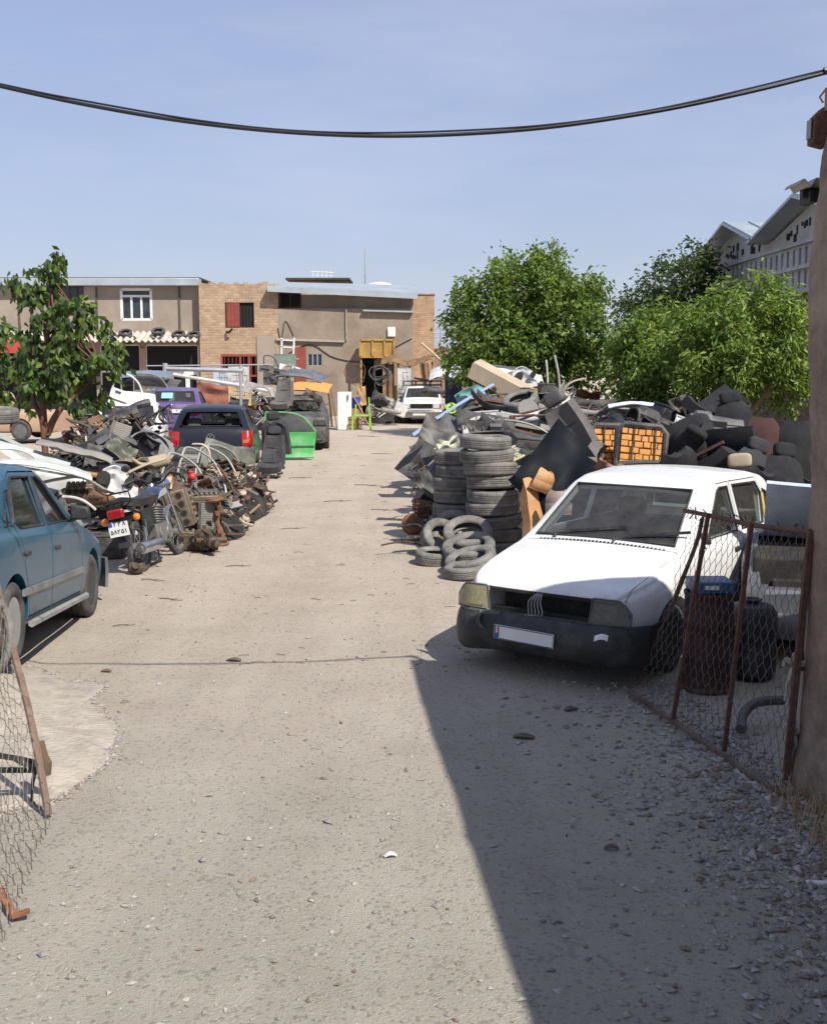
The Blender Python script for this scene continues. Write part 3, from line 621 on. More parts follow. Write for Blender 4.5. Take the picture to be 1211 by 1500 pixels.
class Car:
    """local frame: +y forward, x right, z up, origin on the ground at the middle; s = metres back from the nose"""
    def __init__(s, L_, W, top, belt, width, z0=.2, tum=.32, arch=None, roofr=.07, crown=.025, z0tab=None):
        s.L = L_; s.W = W; s.top = smooth_tab(top, .05); s.belt = belt; s.wid = smooth_tab(width, .12); s.z0 = z0tab or [(0, z0), (L_, z0)]; s.tum = tum; s.rr = roofr; s.crown = crown
    def T(s, q): return lerp_tab(s.top, q)
    def w(s, q): return lerp_tab(s.wid, q)
    def halfw(s, q, z):
        zb = lerp_tab(s.belt, q); w = s.w(q)
        return w-.04-s.tum*(z-zb) if z > zb else w-.01
    def loft(s, sa, sb, off=0, zlo=None, ds=.035, offt=None):
        n = max(3, int((sb-sa)/ds)); secs = []
        for i in range(n+1):
            q = sa+(sb-sa)*i/n; zt = s.T(q)-(offt if offt is not None else off); w = s.w(q)-off; z0 = zlo if zlo is not None else lerp_tab(s.z0, q)
            zb = min(lerp_tab(s.belt, q), zt-.035); H = zt-zb; zm = z0+.58*(zb-z0)
            wb = w-.04; r = min(s.rr, H*.55); wt = wb-s.tum*H
            pts = [(0, z0), (w*.55, z0), (w-.10, z0), (w-.045, z0+.02), (w-.015, z0+.10), (w-.004, uv(z0+.1, zm, .5)), (w, zm), (w-.001, uv(zm, zb, .5)), (w-.008, zb-.06), (w-.02, zb-.02), (wb, zb)]
            for k in (1, 2, 3): pts.append((uv(wb, wt+s.tum*r, k/3), uv(zb, zt-r, k/3)))
            for k in (1, 2, 3): a = k/3*PI/2; pts.append((wt+s.tum*r*(1-k/3)-r*(1-math.cos(a)) , zt-r+r*math.sin(a)))
            xe = pts[-1][0]; cr = s.crown*min(1, xe/.4)
            for k in (.75, .5, .25, 0): pts.append((xe*k, zt+cr*(1-k*k)))
            secs.append((q, pts))
        npt = len(secs[0][1]); vs = []; fs = []; ring = []
        for q, pts in secs:
            loop = pts + [(-x, z) for x, z in pts[-2:0:-1]]
            vs += [(x, s.L/2-q, z) for x, z in loop]
        m = len(secs[0][1])*2-2
        for i in range(len(secs)-1):
            for k in range(m):
                l = (k+1) % m; fs.append((i*m+k, i*m+l, (i+1)*m+l, (i+1)*m+k))
        fs.append(tuple(range(m))[::-1]); fs.append(tuple((len(secs)-1)*m+k for k in range(m)))
        me = bpy.data.meshes.new('loft'); me.from_pydata(vs, [], fs); me.update()
        bm = bmesh.new(); bm.from_mesh(me); bmesh.ops.recalc_face_normals(bm, faces=bm.faces); bm.to_mesh(me); bm.free(); return me
    def side_prism(s, poly, x0, x1):    # polygon (s,z), between x0 and x1
        n = len(poly); vs = [(x, s.L/2-q, z) for x in (x0, x1) for q, z in poly]
        fs = [tuple(range(n)), tuple(range(n, 2*n))[::-1]]+[(i, n+i, n+(i+1) % n, (i+1) % n) for i in range(n)]
        return s.mk(vs, fs)
    def top_prism(s, poly, z0, z1):     # polygon (x,s)
        n = len(poly); vs = [(x, s.L/2-q, z) for z in (z0, z1) for x, q in poly]
        return s.mk(vs, [tuple(range(n)), tuple(range(n, 2*n))[::-1]]+[(i, n+i, n+(i+1) % n, (i+1) % n) for i in range(n)])
    def slope_prism(s, a, b, wa, wb, t):  # a,b=(s,z) along centre line, half widths at each, thickness t normal
        d = Vector((b[0]-a[0], b[1]-a[1])).normalized(); n = Vector((-d.y, d.x))
        vs = []
        for k in (-t, t):
            for (p, w_) in ((a, wa), (b, wb)):
                for sx in (-1, 1): vs.append((sx*w_, s.L/2-(p[0]+n.x*k), p[1]+n.y*k))
        return s.mk(vs, [(0, 1, 3, 2), (4, 6, 7, 5), (0, 4, 5, 1), (2, 3, 7, 6), (0, 2, 6, 4), (1, 5, 7, 3)])
    def mk(s, vs, fs):
        me = bpy.data.meshes.new('c'); me.from_pydata(vs, [], fs); bm = bmesh.new(); bm.from_mesh(me); bmesh.ops.recalc_face_normals(bm, faces=bm.faces); bm.to_mesh(me); bm.free(); return me
    def cylx(s, q, z, r, x0, x1, n=36):
        vs = [(x, s.L/2-(q+r*math.cos(2*PI*k/n)), z+r*math.sin(2*PI*k/n)) for x in (x0, x1) for k in range(n)]
        return s.mk(vs, [tuple(range(n)), tuple(range(n, 2*n))[::-1]]+[(i, n+i, n+(i+1) % n, (i+1) % n) for i in range(n)])
    def side_pane(s, poly, side, inset=.022):
        mb = MB(); vs = []; n = len(poly)
        for q, z in poly: vs.append((side*(s.halfw(q, z)-inset), s.L/2-q, z))
        mb.add(vs, [tuple(range(n)) if side > 0 else tuple(range(n))[::-1]]); return mb
    def y(s, q): return s.L/2-q
def inset_poly(poly, d):
    c = (sum(p[0] for p in poly)/len(poly), sum(p[1] for p in poly)/len(poly)); out = []; n = len(poly)
    ar = sum(poly[i][0]*poly[(i+1) % n][1]-poly[(i+1) % n][0]*poly[i][1] for i in range(n)); sg = 1 if ar > 0 else -1
    for i in range(n):
        a, b, c_ = Vector(poly[i-1]), Vector(poly[i]), Vector(poly[(i+1) % n])
        d1 = (b-a).normalized(); d2 = (c_-b).normalized(); n1 = Vector((-d1.y, d1.x))*sg; n2 = Vector((-d2.y, d2.x))*sg
        nn = (n1+n2); nn = nn/max(.3, nn.dot(n1)); out.append(tuple(b+nn*d))
    return out
def fin(me, name, mats, parent, smooth=32, bevel=0):
    me.materials.clear()
    for m in (mats if isinstance(mats, (list, tuple)) else [mats]): me.materials.append(m)
    me.polygons.foreach_set('material_index', [0]*len(me.polygons))
    me.polygons.foreach_set('use_smooth', [True]*len(me.polygons)); me.set_sharp_from_angle(angle=R(smooth)); me.name = name
    return link(name, me, parent, bevel)
m_tyre = M('tyre_rubber', (.035, .034, .033), .8, var=.3, vs=8, dust=.55, dcol=(.13, .12, .105), ds=6, bump=.4, bs=60)
m_tyre2 = M('grey_tyre_rubber', (.105, .10, .092), .85, var=.35, vs=5, dust=.6, dcol=(.29, .27, .235), ds=5, bump=.5, bs=50)
m_rim = M('steel_rim', (.28, .28, .27), .5, .6, var=.3, vs=15, dust=.5, dcol=(.2, .18, .15))
m_plas = M('black_plastic', (.022, .022, .024), .55, var=.3, vs=6, dust=.35, dcol=(.12, .115, .105), ds=5)
m_plas2 = M('grey_plastic', (.075, .075, .078), .6, var=.3, vs=4, dust=.4, dcol=(.2, .19, .17), ds=4)
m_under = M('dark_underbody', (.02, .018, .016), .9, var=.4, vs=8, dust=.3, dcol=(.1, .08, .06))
m_int = M('dark_cabin', (.035, .034, .034), .85, var=.3, vs=5, dust=.3, dcol=(.14, .13, .12))
m_seat = M('charcoal_cloth', (.04, .04, .043), .95, var=.3, vs=9, dust=.3, dcol=(.12, .115, .11))
m_gseat = M('grey_cloth', (.115, .105, .10), .95, var=.25, vs=9, dust=.3, dcol=(.22, .2, .18))
m_chrome = M('dull_chrome', (.55, .55, .56), .22, .9, var=.25, vs=9, dust=.3, dcol=(.25, .22, .19))
m_glassd = glass('car_glass', (.42, .47, .47), dust=.13)
m_glassb = glass('dusty_windscreen', (.5, .54, .55), dust=.16, rough=.05)
m_lens = M('yellowed_lens', (.36, .31, .19), .12, var=.3, vs=9, coat=.6, dust=.3, dcol=(.3, .27, .2))
m_lens2 = M('lit_amber_reflector', (.46, .40, .22), .2, .4, var=.3, vs=30, coat=.5); m_lens3 = M('shaded_reflector', (.085, .08, .068), .2, .5, var=.4, vs=40, coat=.3)  # lit and shaded colour of the same headlamp reflector
m_lensc = M('clear_lens', (.55, .55, .53), .12, var=.2, vs=9, coat=.6)
m_lensd = M('dark_lens', (.03, .029, .026), .15, var=.3, vs=9, coat=.25)
m_redl = M('red_lamp', (.30, .012, .012), .15, var=.2, coat=.6)
m_org = M('orange_lamp', (.75, .2, .02), .15, var=.15, coat=.6)
m_platew = M('plate_white', (.72, .72, .7), .4, var=.08)
def tyre_prof(r, w, ri):
    h = w/2; sh = r*.9
    return [(ri, -h*.72), (ri+.012, -h*.86), (uv(ri, r, .45), -h), (r-.03, -h*.95), (r-.008, -h*.80), (r, -h*.62), (r, -h*.34), (r-.009, -h*.32), (r-.009, -h*.24), (r, -h*.22), (r+.001, -h*.04), (r-.008, -h*.03), (r-.008, h*.05), (r+.001, h*.06), (r, h*.24), (r-.009, h*.26), (r-.009, h*.34), (r, h*.36), (r, h*.62), (r-.008, h*.80), (r-.03, h*.95), (uv(ri, r, .45), h), (ri+.012, h*.86), (ri, h*.72), (ri-.004, h*.5), (ri+.02, h*.45), (uv(ri, r, .75), h*.7), (r-.02, h*.5), (r-.02, -h*.5), (uv(ri, r, .75), -h*.7), (ri+.02, -h*.45), (ri-.004, -h*.5)]
_wc = {}
def wheel(parent, x, y, z, r=.285, w=.175, rm=None, style=0, flat=False, tm=None):
    """tyre + rim under one 'wheel' part (the wheel part's own mesh is the hub)"""
    sx = 1 if x > 0 else -1; ri = r*.62; rm = rm or m_rim
    key = (r, w, style, rm.name)
    if key not in _wc:
        a = MB(); a.lathe([(.0, .0), (.05, 0), (.05, .03), (.032, .055), (0, .055)], 14); hub = a.mesh('hub', m_plas)
        a = MB(); a.lathe(tyre_prof(r, w, ri), 40, closed=True); ty = a.mesh('tyre', tm or m_tyre, 50)
        a = MB(); a.lathe([(ri+.004, w*.40), (ri-.012, w*.40), (ri-.02, w*.2), (ri-.03, w*.05), (ri*.62, w*.18), (ri*.58, w*.26), (.055, w*.27), (.05, w*.30), (0, w*.30)], 36)
        a.lathe([(ri+.004, w*.40), (ri+.0, -w*.4), (ri-.03, -w*.3), (ri-.03, w*.0)], 36)
        for k in range(10 if style == 0 else 6):
            t = 2*PI*k/(10 if style == 0 else 6)
            if style == 1: a.box((ri*.5, 0, w*.3), (ri*.85, .035, .02), 0, RZ(t))
            else: a.box((ri*.78, 0, w*.155), (.035, .02, .03), 1, RZ(t))
        ri_me = a.mesh('rim', [rm, m_under]); _wc[key] = (hub, ty, ri_me)
    hub, ty, rim = _wc[key]
    h = link('wheel', hub, parent); h.location = (x-sx*w/2*.9, y, z); h.rotation_euler = (0, sx*PI/2, 0)
    # the hub mesh sits at the disc face, tyre and rim are centred on the wheel
    h.location = (x, y, z)
    for me, nm in ((ty, 'tyre'), (rim, 'rim')): o = link(nm, me, h)
    return h
def car_seat(parent, x, y, z, mat, sc=1., face=0):
    s_ = MB(); s_.X = T(x, y, z) @ S(sc, sc, sc) @ RZ(face)
    s_.box((0, 0, .08), (.48, .5, .16)); st_ = s_.build('seat', mat, parent, bevel=.05)
    b = MB(); b.X = T(x, y, z) @ S(sc, sc, sc) @ RZ(face) @ T(0, -.24, .12) @ RX(R(18)); b.prism([(-.22, 0), (.22, 0), (.24, .3), (.2, .52), (.12, .56), (-.12, .56), (-.2, .52), (-.24, .3)], .13, 0, T(0, -.03, 0) @ RX(PI/2)); b.build('backrest', mat, parent, bevel=.04)
    b = MB(); b.X = T(x, y, z) @ S(sc, sc, sc) @ RZ(face) @ T(0, -.24, .12) @ RX(R(15)); b.pillow((0, -.04, .66), (.27, .11, .17)); b.build('headrest', mat, parent)
def make_car(name, label, spec, paint, loc, yaw, group=None, cat='car'):
    t = thing(name, label, cat, loc, -yaw, group)
    c = Car(spec['L'], spec['W'], spec['top'], spec['belt'], spec['width'], spec.get('z0', .2), spec.get('tum', .32), z0tab=spec.get('z0tab'))
    t_ = spec; body = c.loft(0, c.L); cuts = []
    ra, rz_ = spec.get('ra', .33), spec.get('rw', .285)
    for q in spec['axles']:
        for sx in (-1, 1): cuts.append((c.cylx(q, rz_+.015, ra, sx*(c.W/2-.24), sx*(c.W/2+.2)), 'DIFFERENCE'))
    cab = spec['cab']
    cuts.append((c.loft(cab[0], cab[1], .055, zlo=.3, offt=spec.get('offt', .055)), 'DIFFERENCE'))
    wins = spec['wins']
    for poly in wins: cuts.append((c.side_prism(poly, -1.5, 1.5), 'DIFFERENCE'))
    if spec.get('ws'): cuts.append((c.slope_prism(*spec['ws'], .13), 'DIFFERENCE'))
    if spec.get('rw_'): cuts.append((c.slope_prism(*spec['rw_'], .16), 'DIFFERENCE'))
    for x in spec.get('extra', []): cuts.append((x(c), 'DIFFERENCE'))
    body = boolean(body, cuts)
    # doors, bonnet, tailgate cut out of the shell so that each is a part with a real gap round it
    parts = []
    for nm, poly, sides in spec['doors']:
        for sd in sides:
            x0, x1 = (.30, 1.5) if sd > 0 else (-1.5, -.30)
            parts.append((nm, boolean(body.copy(), [(c.side_prism(inset_poly(poly, .010), x0, x1), 'INTERSECT')]), poly, sd))
    hood = None
    if spec.get('hood'): hood = boolean(body.copy(), [(c.top_prism(inset_poly(spec['hood'][0], .010), spec['hood'][1], 1.2), 'INTERSECT')])
    cuts = []
    for nm, poly, sides in spec['doors']:
        for sd in sides: cuts.append((c.side_prism(poly, *((.30, 1.5) if sd > 0 else (-1.5, -.30))), 'DIFFERENCE'))
    if hood: cuts.append((c.top_prism(spec['hood'][0], spec['hood'][1], 1.2), 'DIFFERENCE'))
    if cuts: body = boolean(body, cuts)
    b = fin(body, 'body', paint, t)
    for nm, me, poly, sd in parts:
        if nm in spec.get('drop', []): continue
        d = fin(me, nm, spec.get('door_paint', paint), t)
        if spec.get('handles', True):
            q = max(p[0] for p in poly)-.17; z = lerp_tab(c.belt, q)-spec.get('hdz', .10)
            h = MB(); h.box((sd*(c.halfw(q, z)+.012), c.y(q), z), (.03, .13, .035)); h.build('handle', m_plas, d, bevel=.008)
        if spec.get('rubstrip'):
            q0, q1 = min(p[0] for p in poly)+.02, max(p[0] for p in poly)-.02; z = spec['rubstrip']; h = MB()
            n = 6
            for k in range(n): qa, qb = uv(q0, q1, k/n), uv(q0, q1, (k+1)/n); h.bar((sd*(c.w(qa)+.006), c.y(qa), z), (sd*(c.w(qb)+.006), c.y(qb), z), .02, .05)
            h.build('rub_strip', spec.get('strip_mat', m_plas), d, smooth=0)
    if hood and not spec.get('nohood'): fin(hood, 'bonnet', spec.get('hood_paint', paint), t)
    gm = spec.get('glass', m_glassd)
    for k, poly in enumerate(wins):
        for sd in (-1, 1):
            if (k, sd) in spec.get('nowin', []): continue
            c.side_pane(poly, sd).build('side_window', gm, t, smooth=0)
            if spec.get('trim', True):   # black rubber seal round the opening
                a = MB(); a.tube([(sd*(c.halfw(q, z)+.0), c.y(q), z) for q, z in poly], .011, 6, closed=True); a.build('window_seal', m_plas, t)
    def slope_glass(sp, nm, g_, seal=True):
        a, b_, wa, wb = sp; d = Vector((b_[0]-a[0], b_[1]-a[1])).normalized(); n_ = Vector((-d.y, d.x));
        if n_.y < 0: n_ = -n_
        k = -.01; m_ = MB(); nu, nv = 8, 2; vs = []
        for j in range(nv+1):
            for i in range(nu+1):
                f = j/nv; ww = uv(wa, wb, f); x = uv(-ww, ww, i/nu); bul = .02*(1-(2*i/nu-1)**2); q = uv(a[0], b_[0], f)+n_.x*(k+bul); z = uv(a[1], b_[1], f)+n_.y*(k+bul); vs.append((x, c.y(q), z))
        m_.add(vs, [(j*(nu+1)+i, j*(nu+1)+i+1, (j+1)*(nu+1)+i+1, (j+1)*(nu+1)+i) for j in range(nv) for i in range(nu)]); o = m_.build(nm, g_, t)
        if seal:
            cs = [(-wa, a), (wa, a), (wb, b_), (-wb, b_)]; m_ = MB(); m_.tube([(x, c.y(p[0]+n_.x*.004), p[1]+n_.y*.004) for x, p in cs], .013, 6, closed=True); m_.build('windscreen_seal', m_plas, o)
        return o
    if spec.get('ws') and not spec.get('nows'): slope_glass(spec['ws'], 'windscreen', spec.get('wsglass', gm))
    if spec.get('rw_') and not spec.get('norw'): slope_glass(spec['rw_'], 'rear_window', gm)
    if not spec.get('nowheels'):
        for q in spec['axles']:
            for sx in (-1, 1): wheel(t, sx*(c.W/2-spec.get('inset', .10)), c.y(q), rz_, rz_, spec.get('tw', .175), spec.get('rimmat'), spec.get('rimstyle', 0))
    f = MB(); f.box((0, 0, .27), (c.W-.4, c.L-.5, .1)); f.build('underbody', m_under, t)
    if spec.get('seats'):
        for (x, q) in spec['seats']: car_seat(t, x, c.y(q), .32, spec.get('seatmat', m_seat))
    return t, c
def plateobj(parent, loc, rot, w=.52, h=.11, text=None, tm=None, sz=.07, flag=True, name='number_plate'):
    a = MB(); a.box((0, 0, 0), (w, .008, h)); p = a.build(name, m_platew, parent, bevel=.003); p.location = loc; p.rotation_euler = rot
    a = MB(); a.tube([(-w/2+.006, -.006, -h/2+.006), (w/2-.006, -.006, -h/2+.006), (w/2-.006, -.006, h/2-.006), (-w/2+.006, -.006, h/2-.006)], .003, 4, closed=True); a.build('border', m_blk, p)
    if flag:
        for k, cc in enumerate((m_fgr, m_platew, m_frd)):
            a = MB(); a.box((-w/2+.022+.012*k-.006, -.0062, .02), (.011, .004, h*.5)); a.build('flag_stripe', cc, p, smooth=0)
        a = MB(); a.box((-w/2+.027, -.006, -h*.22), (.04, .004, h*.35)); a.build('blue_band', m_fbl, p, smooth=0)
    if text:
        for (strokes, x0, z0, s_) in text:
            a = MB()
            for st_ in strokes:
                for p0, p1 in zip(st_, st_[1:]): a.bar((x0+p0[0]*s_, -.008, z0+p0[1]*s_), (x0+p1[0]*s_, -.008, z0+p1[1]*s_), .16*s_, .004, up=(0, 1, 0)) if False else a.tube([(x0+p0[0]*s_, -.006, z0+p0[1]*s_), (x0+p1[0]*s_, -.006, z0+p1[1]*s_)], .09*s_, 5)
            a.build('digit', m_blk, p)
    return p
m_fgr = M('flag_green', (.03, .3, .1), .5, var=.05); m_frd = M('flag_red', (.5, .04, .04), .5, var=.05); m_fbl = M('plate_blue', (.03, .08, .35), .5, var=.05)
# Persian digit strokes in a unit box
DG = {'1': [[(.5, 0), (.45, .6), (.3, 1)]], '2': [[(.3, 0), (.3, .6), (.15, 1)], [(.3, .7), (.7, .7), (.8, 1)]], '3': [[(.25, 0), (.25, .6), (.1, 1)], [(.25, .7), (.5, .7), (.55, 1)], [(.5, .7), (.8, .7), (.9, 1)]], '5': [[(.5, 1), (.2, .5), (.1, .2), (.3, 0), (.5, .2), (.7, 0), (.9, .2), (.8, .5), (.5, 1)]], '8': [[(.1, 0), (.5, 1), (.9, 0)]], '7': [[(.1, 1), (.5, 0), (.9, 1)]], '4': [[(.3, 0), (.3, 1)], [(.8, .95), (.4, .8), (.8, .6), (.35, .55)]]}

# ------------------------------------------------------------------ white hatchback in front, beside the gate
m_white = M('white_car_paint', (.70, .70, .68), .32, var=.05, vs=2, coat=.35, dust=.42, dcol=(.50, .46, .39), ds=2.2, rust=.13, rs=13., rcol=(.16, .08, .04))
PR = dict(L=3.6, W=1.605, z0=.22, tum=.30,
    top=[(0, .60), (.05, .675), (.12, .72), (.5, .80), (1.0, .885), (1.08, .915), (1.72, 1.355), (1.9, 1.405), (2.4, 1.435), (2.9, 1.41), (3.2, 1.36), (3.28, 1.32), (3.5, .93), (3.57, .86), (3.6, .70)],
    belt=[(0, .66), (.2, .70), (1.0, .86), (1.3, .90), (2.5, .92), (3.3, .93), (3.6, .9)], width=[(0, .60), (.12, .705), (.4, .775), (.9, .80), (3.0, .80), (3.4, .77), (3.6, .70)],
    axles=[.74, 3.035], ra=.325, rw=.27, cab=(1.02, 3.42), offt=.06,
    wins=[[(1.50, .955), (2.20, .955), (2.20, 1.335), (2.02, 1.335), (1.95, 1.31)], [(2.32, .955), (2.86, .955), (2.98, 1.20), (2.90, 1.315), (2.32, 1.335)], [(2.95, .975), (3.22, .99), (3.14, 1.21), (3.05, 1.24)]],
    ws=((1.10, .945), (1.67, 1.335), .63, .535), rw_=((3.47, .99), (3.27, 1.30), .58, .5),
    doors=[('door', [(1.22, .27), (2.25, .27), (2.255, 1.375), (1.98, 1.375), (1.40, .95), (1.24, .86)], (-1, 1)), ('door', [(2.265, .27), (2.70, .27), (2.86, .62), (2.93, .93), (3.03, 1.20), (2.93, 1.36), (2.265, 1.375)], (-1, 1))],
    hood=([(-.66, .0), (.66, .0), (.70, .5), (.68, 1.04), (-.68, 1.04), (-.70, .5)], .64),
    extra=[lambda c: c.mk([(x, c.L/2-q, z) for x in (-.47, .47) for q in (-.1, .30) for z in (.44, .668)], [(0, 1, 3, 2), (4, 6, 7, 5), (0, 4, 5, 1), (2, 3, 7, 6), (0, 2, 6, 4), (1, 5, 7, 3)])],
    glass=m_glassd, wsglass=m_glassb, seats=[(-.36, 2.0), (.36, 2.0)], nowin=[(0, 1)], rubstrip=.50, strip_mat=m_white)
pyaw = R(215.2); fx, fy = .955, 8.70
fd = Vector((math.sin(pyaw), math.cos(pyaw), 0)); pc = Vector((fx, fy, 0))-fd*PR['L']/2
pride, c = make_car('hatchback', 'white hatchback with missing grille and sagging dark bumper, nearest car on the right', PR, m_white, pc, pyaw)
y0 = c.L/2
def lampf(x): return y0+.012-.30*max(0, abs(x)-.58)**1.35*1.9
for sx in (-1, 1):      # headlamps wrap the corners, tall inside and rounded off outside
    zt_ = lambda u: .668-.10*max(0, (u-.62)/.38)**2
    lm = m_lens if sx > 0 else m_lensd  # lamp in shade gets the dark lens, its shade put into the colour
    a = MB(); a.plate(lambda u, v: (sx*uv(.44+.025*v, .735, u), lampf(uv(.44, .735, u))-.02*v, uv(.495, zt_(u), v)), 14, 5, .03); hl = a.build('headlight', lm, pride, fix=True)
    a = MB(); a.plate(lambda u, v: (sx*uv(.475, .65, u), lampf(uv(.475, .65, u))+.018-.02*v, uv(.52, .645, v)), 6, 3, .004); a.build('reflector', m_lens2 if sx > 0 else m_lens3, hl, fix=True)
    a = MB(); a.tube([(sx*.43, y0+.012, .485), (sx*.455, y0+.0, .675)]+[(sx*uv(.465, .745, k/7), lampf(uv(.465, .745, k/7))-.01, zt_(k/7)+.010) for k in range(8)]+[(sx*.745, lampf(.745), .488), (sx*.6, lampf(.6)+.01, .484)], .009, 5, closed=True); a.build('surround', m_plas2, hl)
# sagging bumper: lower on the left of the photo (the car's right, +x)
def bump(u, v):
    x = uv(-.83, .83, u); e = max(0, abs(x)-.55)/.28; sag = .05*max(0, x-.3)/.5; a = v*PI
    bul = .055*math.sin(a)**.6 if 0 < v < 1 else 0
    return (x, y0+.05-.26*e**2+bul+.006*math.sin(x*9)*math.sin(a), uv(.485+.006*math.sin(x*4), .20, v)-sag)
a = MB(); a.plate(bump, 40, 10, .02)
for sx in (-1, 1):
    a.plate(lambda u, v: (sx*uv(.815, .80, u), y0-.17-.42*u, uv(.47, .20, v)-(.05 if sx > 0 else 0)*(1-u)), 6, 4, .02)
a.build('bumper', m_plas, pride, fix=True)
a = MB(); a.plate(lambda u, v: (uv(.30, .78, u), y0+.06-.24*max(0, (u-.45)/.55)**2, uv(.46, .50, v)-.03*u), 10, 2, .03); a.build('bumper_lip', m_plas2, pride)
a = MB(); a.plate(lambda u, v: (lambda b_: (b_[0]-.004, b_[1]+.014, b_[2]+.012*math.sin(u*4)))(bump(uv(.125, .185, u), uv(.16, .30, v))), 5, 3, .004); a.build('tape_patch', m_platew, pride)
a = MB()
for k in range(3): a.tube([(.46+.01*k, y0+.07, .49), (.46+.005*k, y0+.125, .44-.02*k), (.45-.02*k, y0+.12, .36)], .006, 5)
a.build('wire', m_plas2, pride)
# engine bay clutter behind the missing grille
a = MB(); a.box((0, y0-.24, .56), (.86, .03, .2)); a.build('radiator', m_under, pride)
a = MB(); a.bar((-.44, y0-.06, .50), (.44, y0-.06, .50), .05, .03); a.bar((-.44, y0-.03, .655), (.44, y0-.03, .655), .03, .02); a.build('crossbar', m_under, pride)
a = MB()
for k in range(5): a.tube(spline([V(-.02+.01*k, y0-.02, .66), V(-.03+.025*k, y0+.03, .60), V(-.06+.03*k, y0+.05, .53-.01*k), V(-.05+.035*k, y0+.05, .50)], 5), .005, 5)
a.build('dangling_wires', M('pale_wire', (.3, .29, .27), .5), pride)
plateobj(pride, (.06, y0+.125, .345), (R(-4), R(1.5), PI), .52, .11)
for sx, x0_, ang in ((1, .45, 24), (-1, -.1, 20)):
    a = MB()
    p0 = V(x0_, c.y(1.11), .955); p1 = p0+V(-.5 if sx > 0 else -.5, -.10, .085)
    a.tube([p0+V(0, .01, 0), p1+V(0, .01, .01)], .011, 6); a.tube([p0, p0+V(0, .04, -.03)], .018, 6); wi = a.build('wiper', m_plas, pride)
    a = MB(); a.bar(p0.lerp(p1, .25)+V(0, .012, .012), p1+V(-.12, .012, .01), .012, .024); a.build('wiper_blade', m_plas, wi)
a = MB(); a.tube([(.36+.18*math.cos(t*PI/10), c.y(1.62)-.05*math.sin(t*PI/10)*0+.04, .93+.18*math.sin(t*PI/10)) for t in range(20)], .014, 6, closed=True)
a.X = Matrix.Identity(4); a.tube([(.36, c.y(1.5), .88), (.36, c.y(1.6)+.04, .93)], .03, 8); a.bar((.19, c.y(1.62)+.03, .93), (.53, c.y(1.62)+.03, .93), .04, .02); 
sw = a.build('steering_wheel', m_plas, pride); sw.location = (-.72, 0, 0)
a = MB(); a.plate(lambda u, v: (uv(-.66, .66, u), c.y(uv(1.12, 1.45, v)), .865+.035*math.sin(v*PI)), 8, 6, .03); a.box((0, c.y(1.42), .72), (1.3, .06, .25)); a.build('dashboard', M('pale_dashboard', (.2, .19, .175), .8, dust=.4, dcol=(.4, .37, .32)), pride)
a = MB(); a.box((0, c.y(2.95), .62), (1.25, .16, .62)); a.build('rear_seat', m_seat, pride, bevel=.05)
a = MB(); a.prism([(0, 0), (.12, .0), (.13, .09), (.02, .1)], .05, 0, T(-.82, c.y(1.40), .93) @ RX(PI/2) @ RY(0)); a.build('mirror', m_plas, pride, bevel=.015)
a = MB(); a.tube([(-.755, c.y(2.92), .985), (-.69, c.y(2.98), 1.21)], .012, 5); a.build('yellow_seal', M('yellow_strip', (.55, .38, .08), .5), pride)

a = MB(); [a.box((x*.035, c.y(1.045)-.0, .908+.022*(1-(x/17)**2)), (.018, .02, .012)) for x in range(-16, 17)]; a.build('cowl_vents', m_plas, pride)
# ------------------------------------------------------------------ blue saloon cut by the left edge
m_blue = M('blue_car_paint', (.012, .075, .13), .34, var=.12, vs=2, coat=.3, dust=.30, dcol=(.12, .14, .145), ds=1.7)
m_bdk = M('dark_blue_trim', (.05, .055, .06), .5, dust=.4, dcol=(.2, .2, .19))
P4 = dict(L=4.4, W=1.69, z0=.22, tum=.33,
    top=[(0, .58), (.06, .66), (.15, .70), (.6, .80), (1.15, .90), (1.25, .94), (2.05, 1.39), (2.25, 1.44), (2.7, 1.46), (3.1, 1.43), (3.3, 1.375), (3.85, 1.0), (4.25, .95), (4.36, .9), (4.4, .6)],
    belt=[(0, .66), (.3, .72), (1.2, .885), (2.4, .93), (3.6, .95), (4.4, .92)], width=[(0, .70), (.1, .78), (.4, .83), (.9, .845), (3.5, .845), (4.1, .81), (4.4, .74)],
    axles=[.83, 3.50], ra=.345, rw=.30, cab=(1.22, 3.75), offt=.06, tw=.185,
    wins=[[(1.62, .96), (2.36, .965), (2.36, 1.355), (2.22, 1.355), (2.12, 1.32)], [(2.47, .965), (3.18, .975), (3.30, 1.02), (3.08, 1.31), (2.98, 1.355), (2.47, 1.355)], [(3.36, 1.0), (3.56, 1.0), (3.28, 1.24), (3.2, 1.26)]],
    ws=((1.28, .97), (2.0, 1.37), .64, .55), rw_=((3.80, 1.03), (3.36, 1.335), .62, .55),
    doors=[('door', [(1.30, .29), (2.40, .29), (2.41, 1.40), (2.13, 1.40), (1.52, .98), (1.31, .88)], (-1, 1)), ('door', [(2.42, .29), (3.10, .29), (3.22, .62), (3.32, .96), (3.36, 1.05), (3.10, 1.365), (2.98, 1.40), (2.42, 1.40)], (-1, 1))],
    hood=([(-.68, .0), (.68, .0), (.72, .5), (.70, 1.22), (-.70, 1.22), (-.72, .5)], .62), rubstrip=.50, strip_mat=M('grey_strip', (.16, .17, .17), .6, dust=.4), hdz=.16, rimstyle=0, rimmat=M('silver_wheel_cover', (.42, .42, .41), .45, .4, dust=.4), seats=[(-.38, 2.5), (.38, 2.5)], glass=glass('blue_car_glass', (.30, .38, .40), dust=.08))
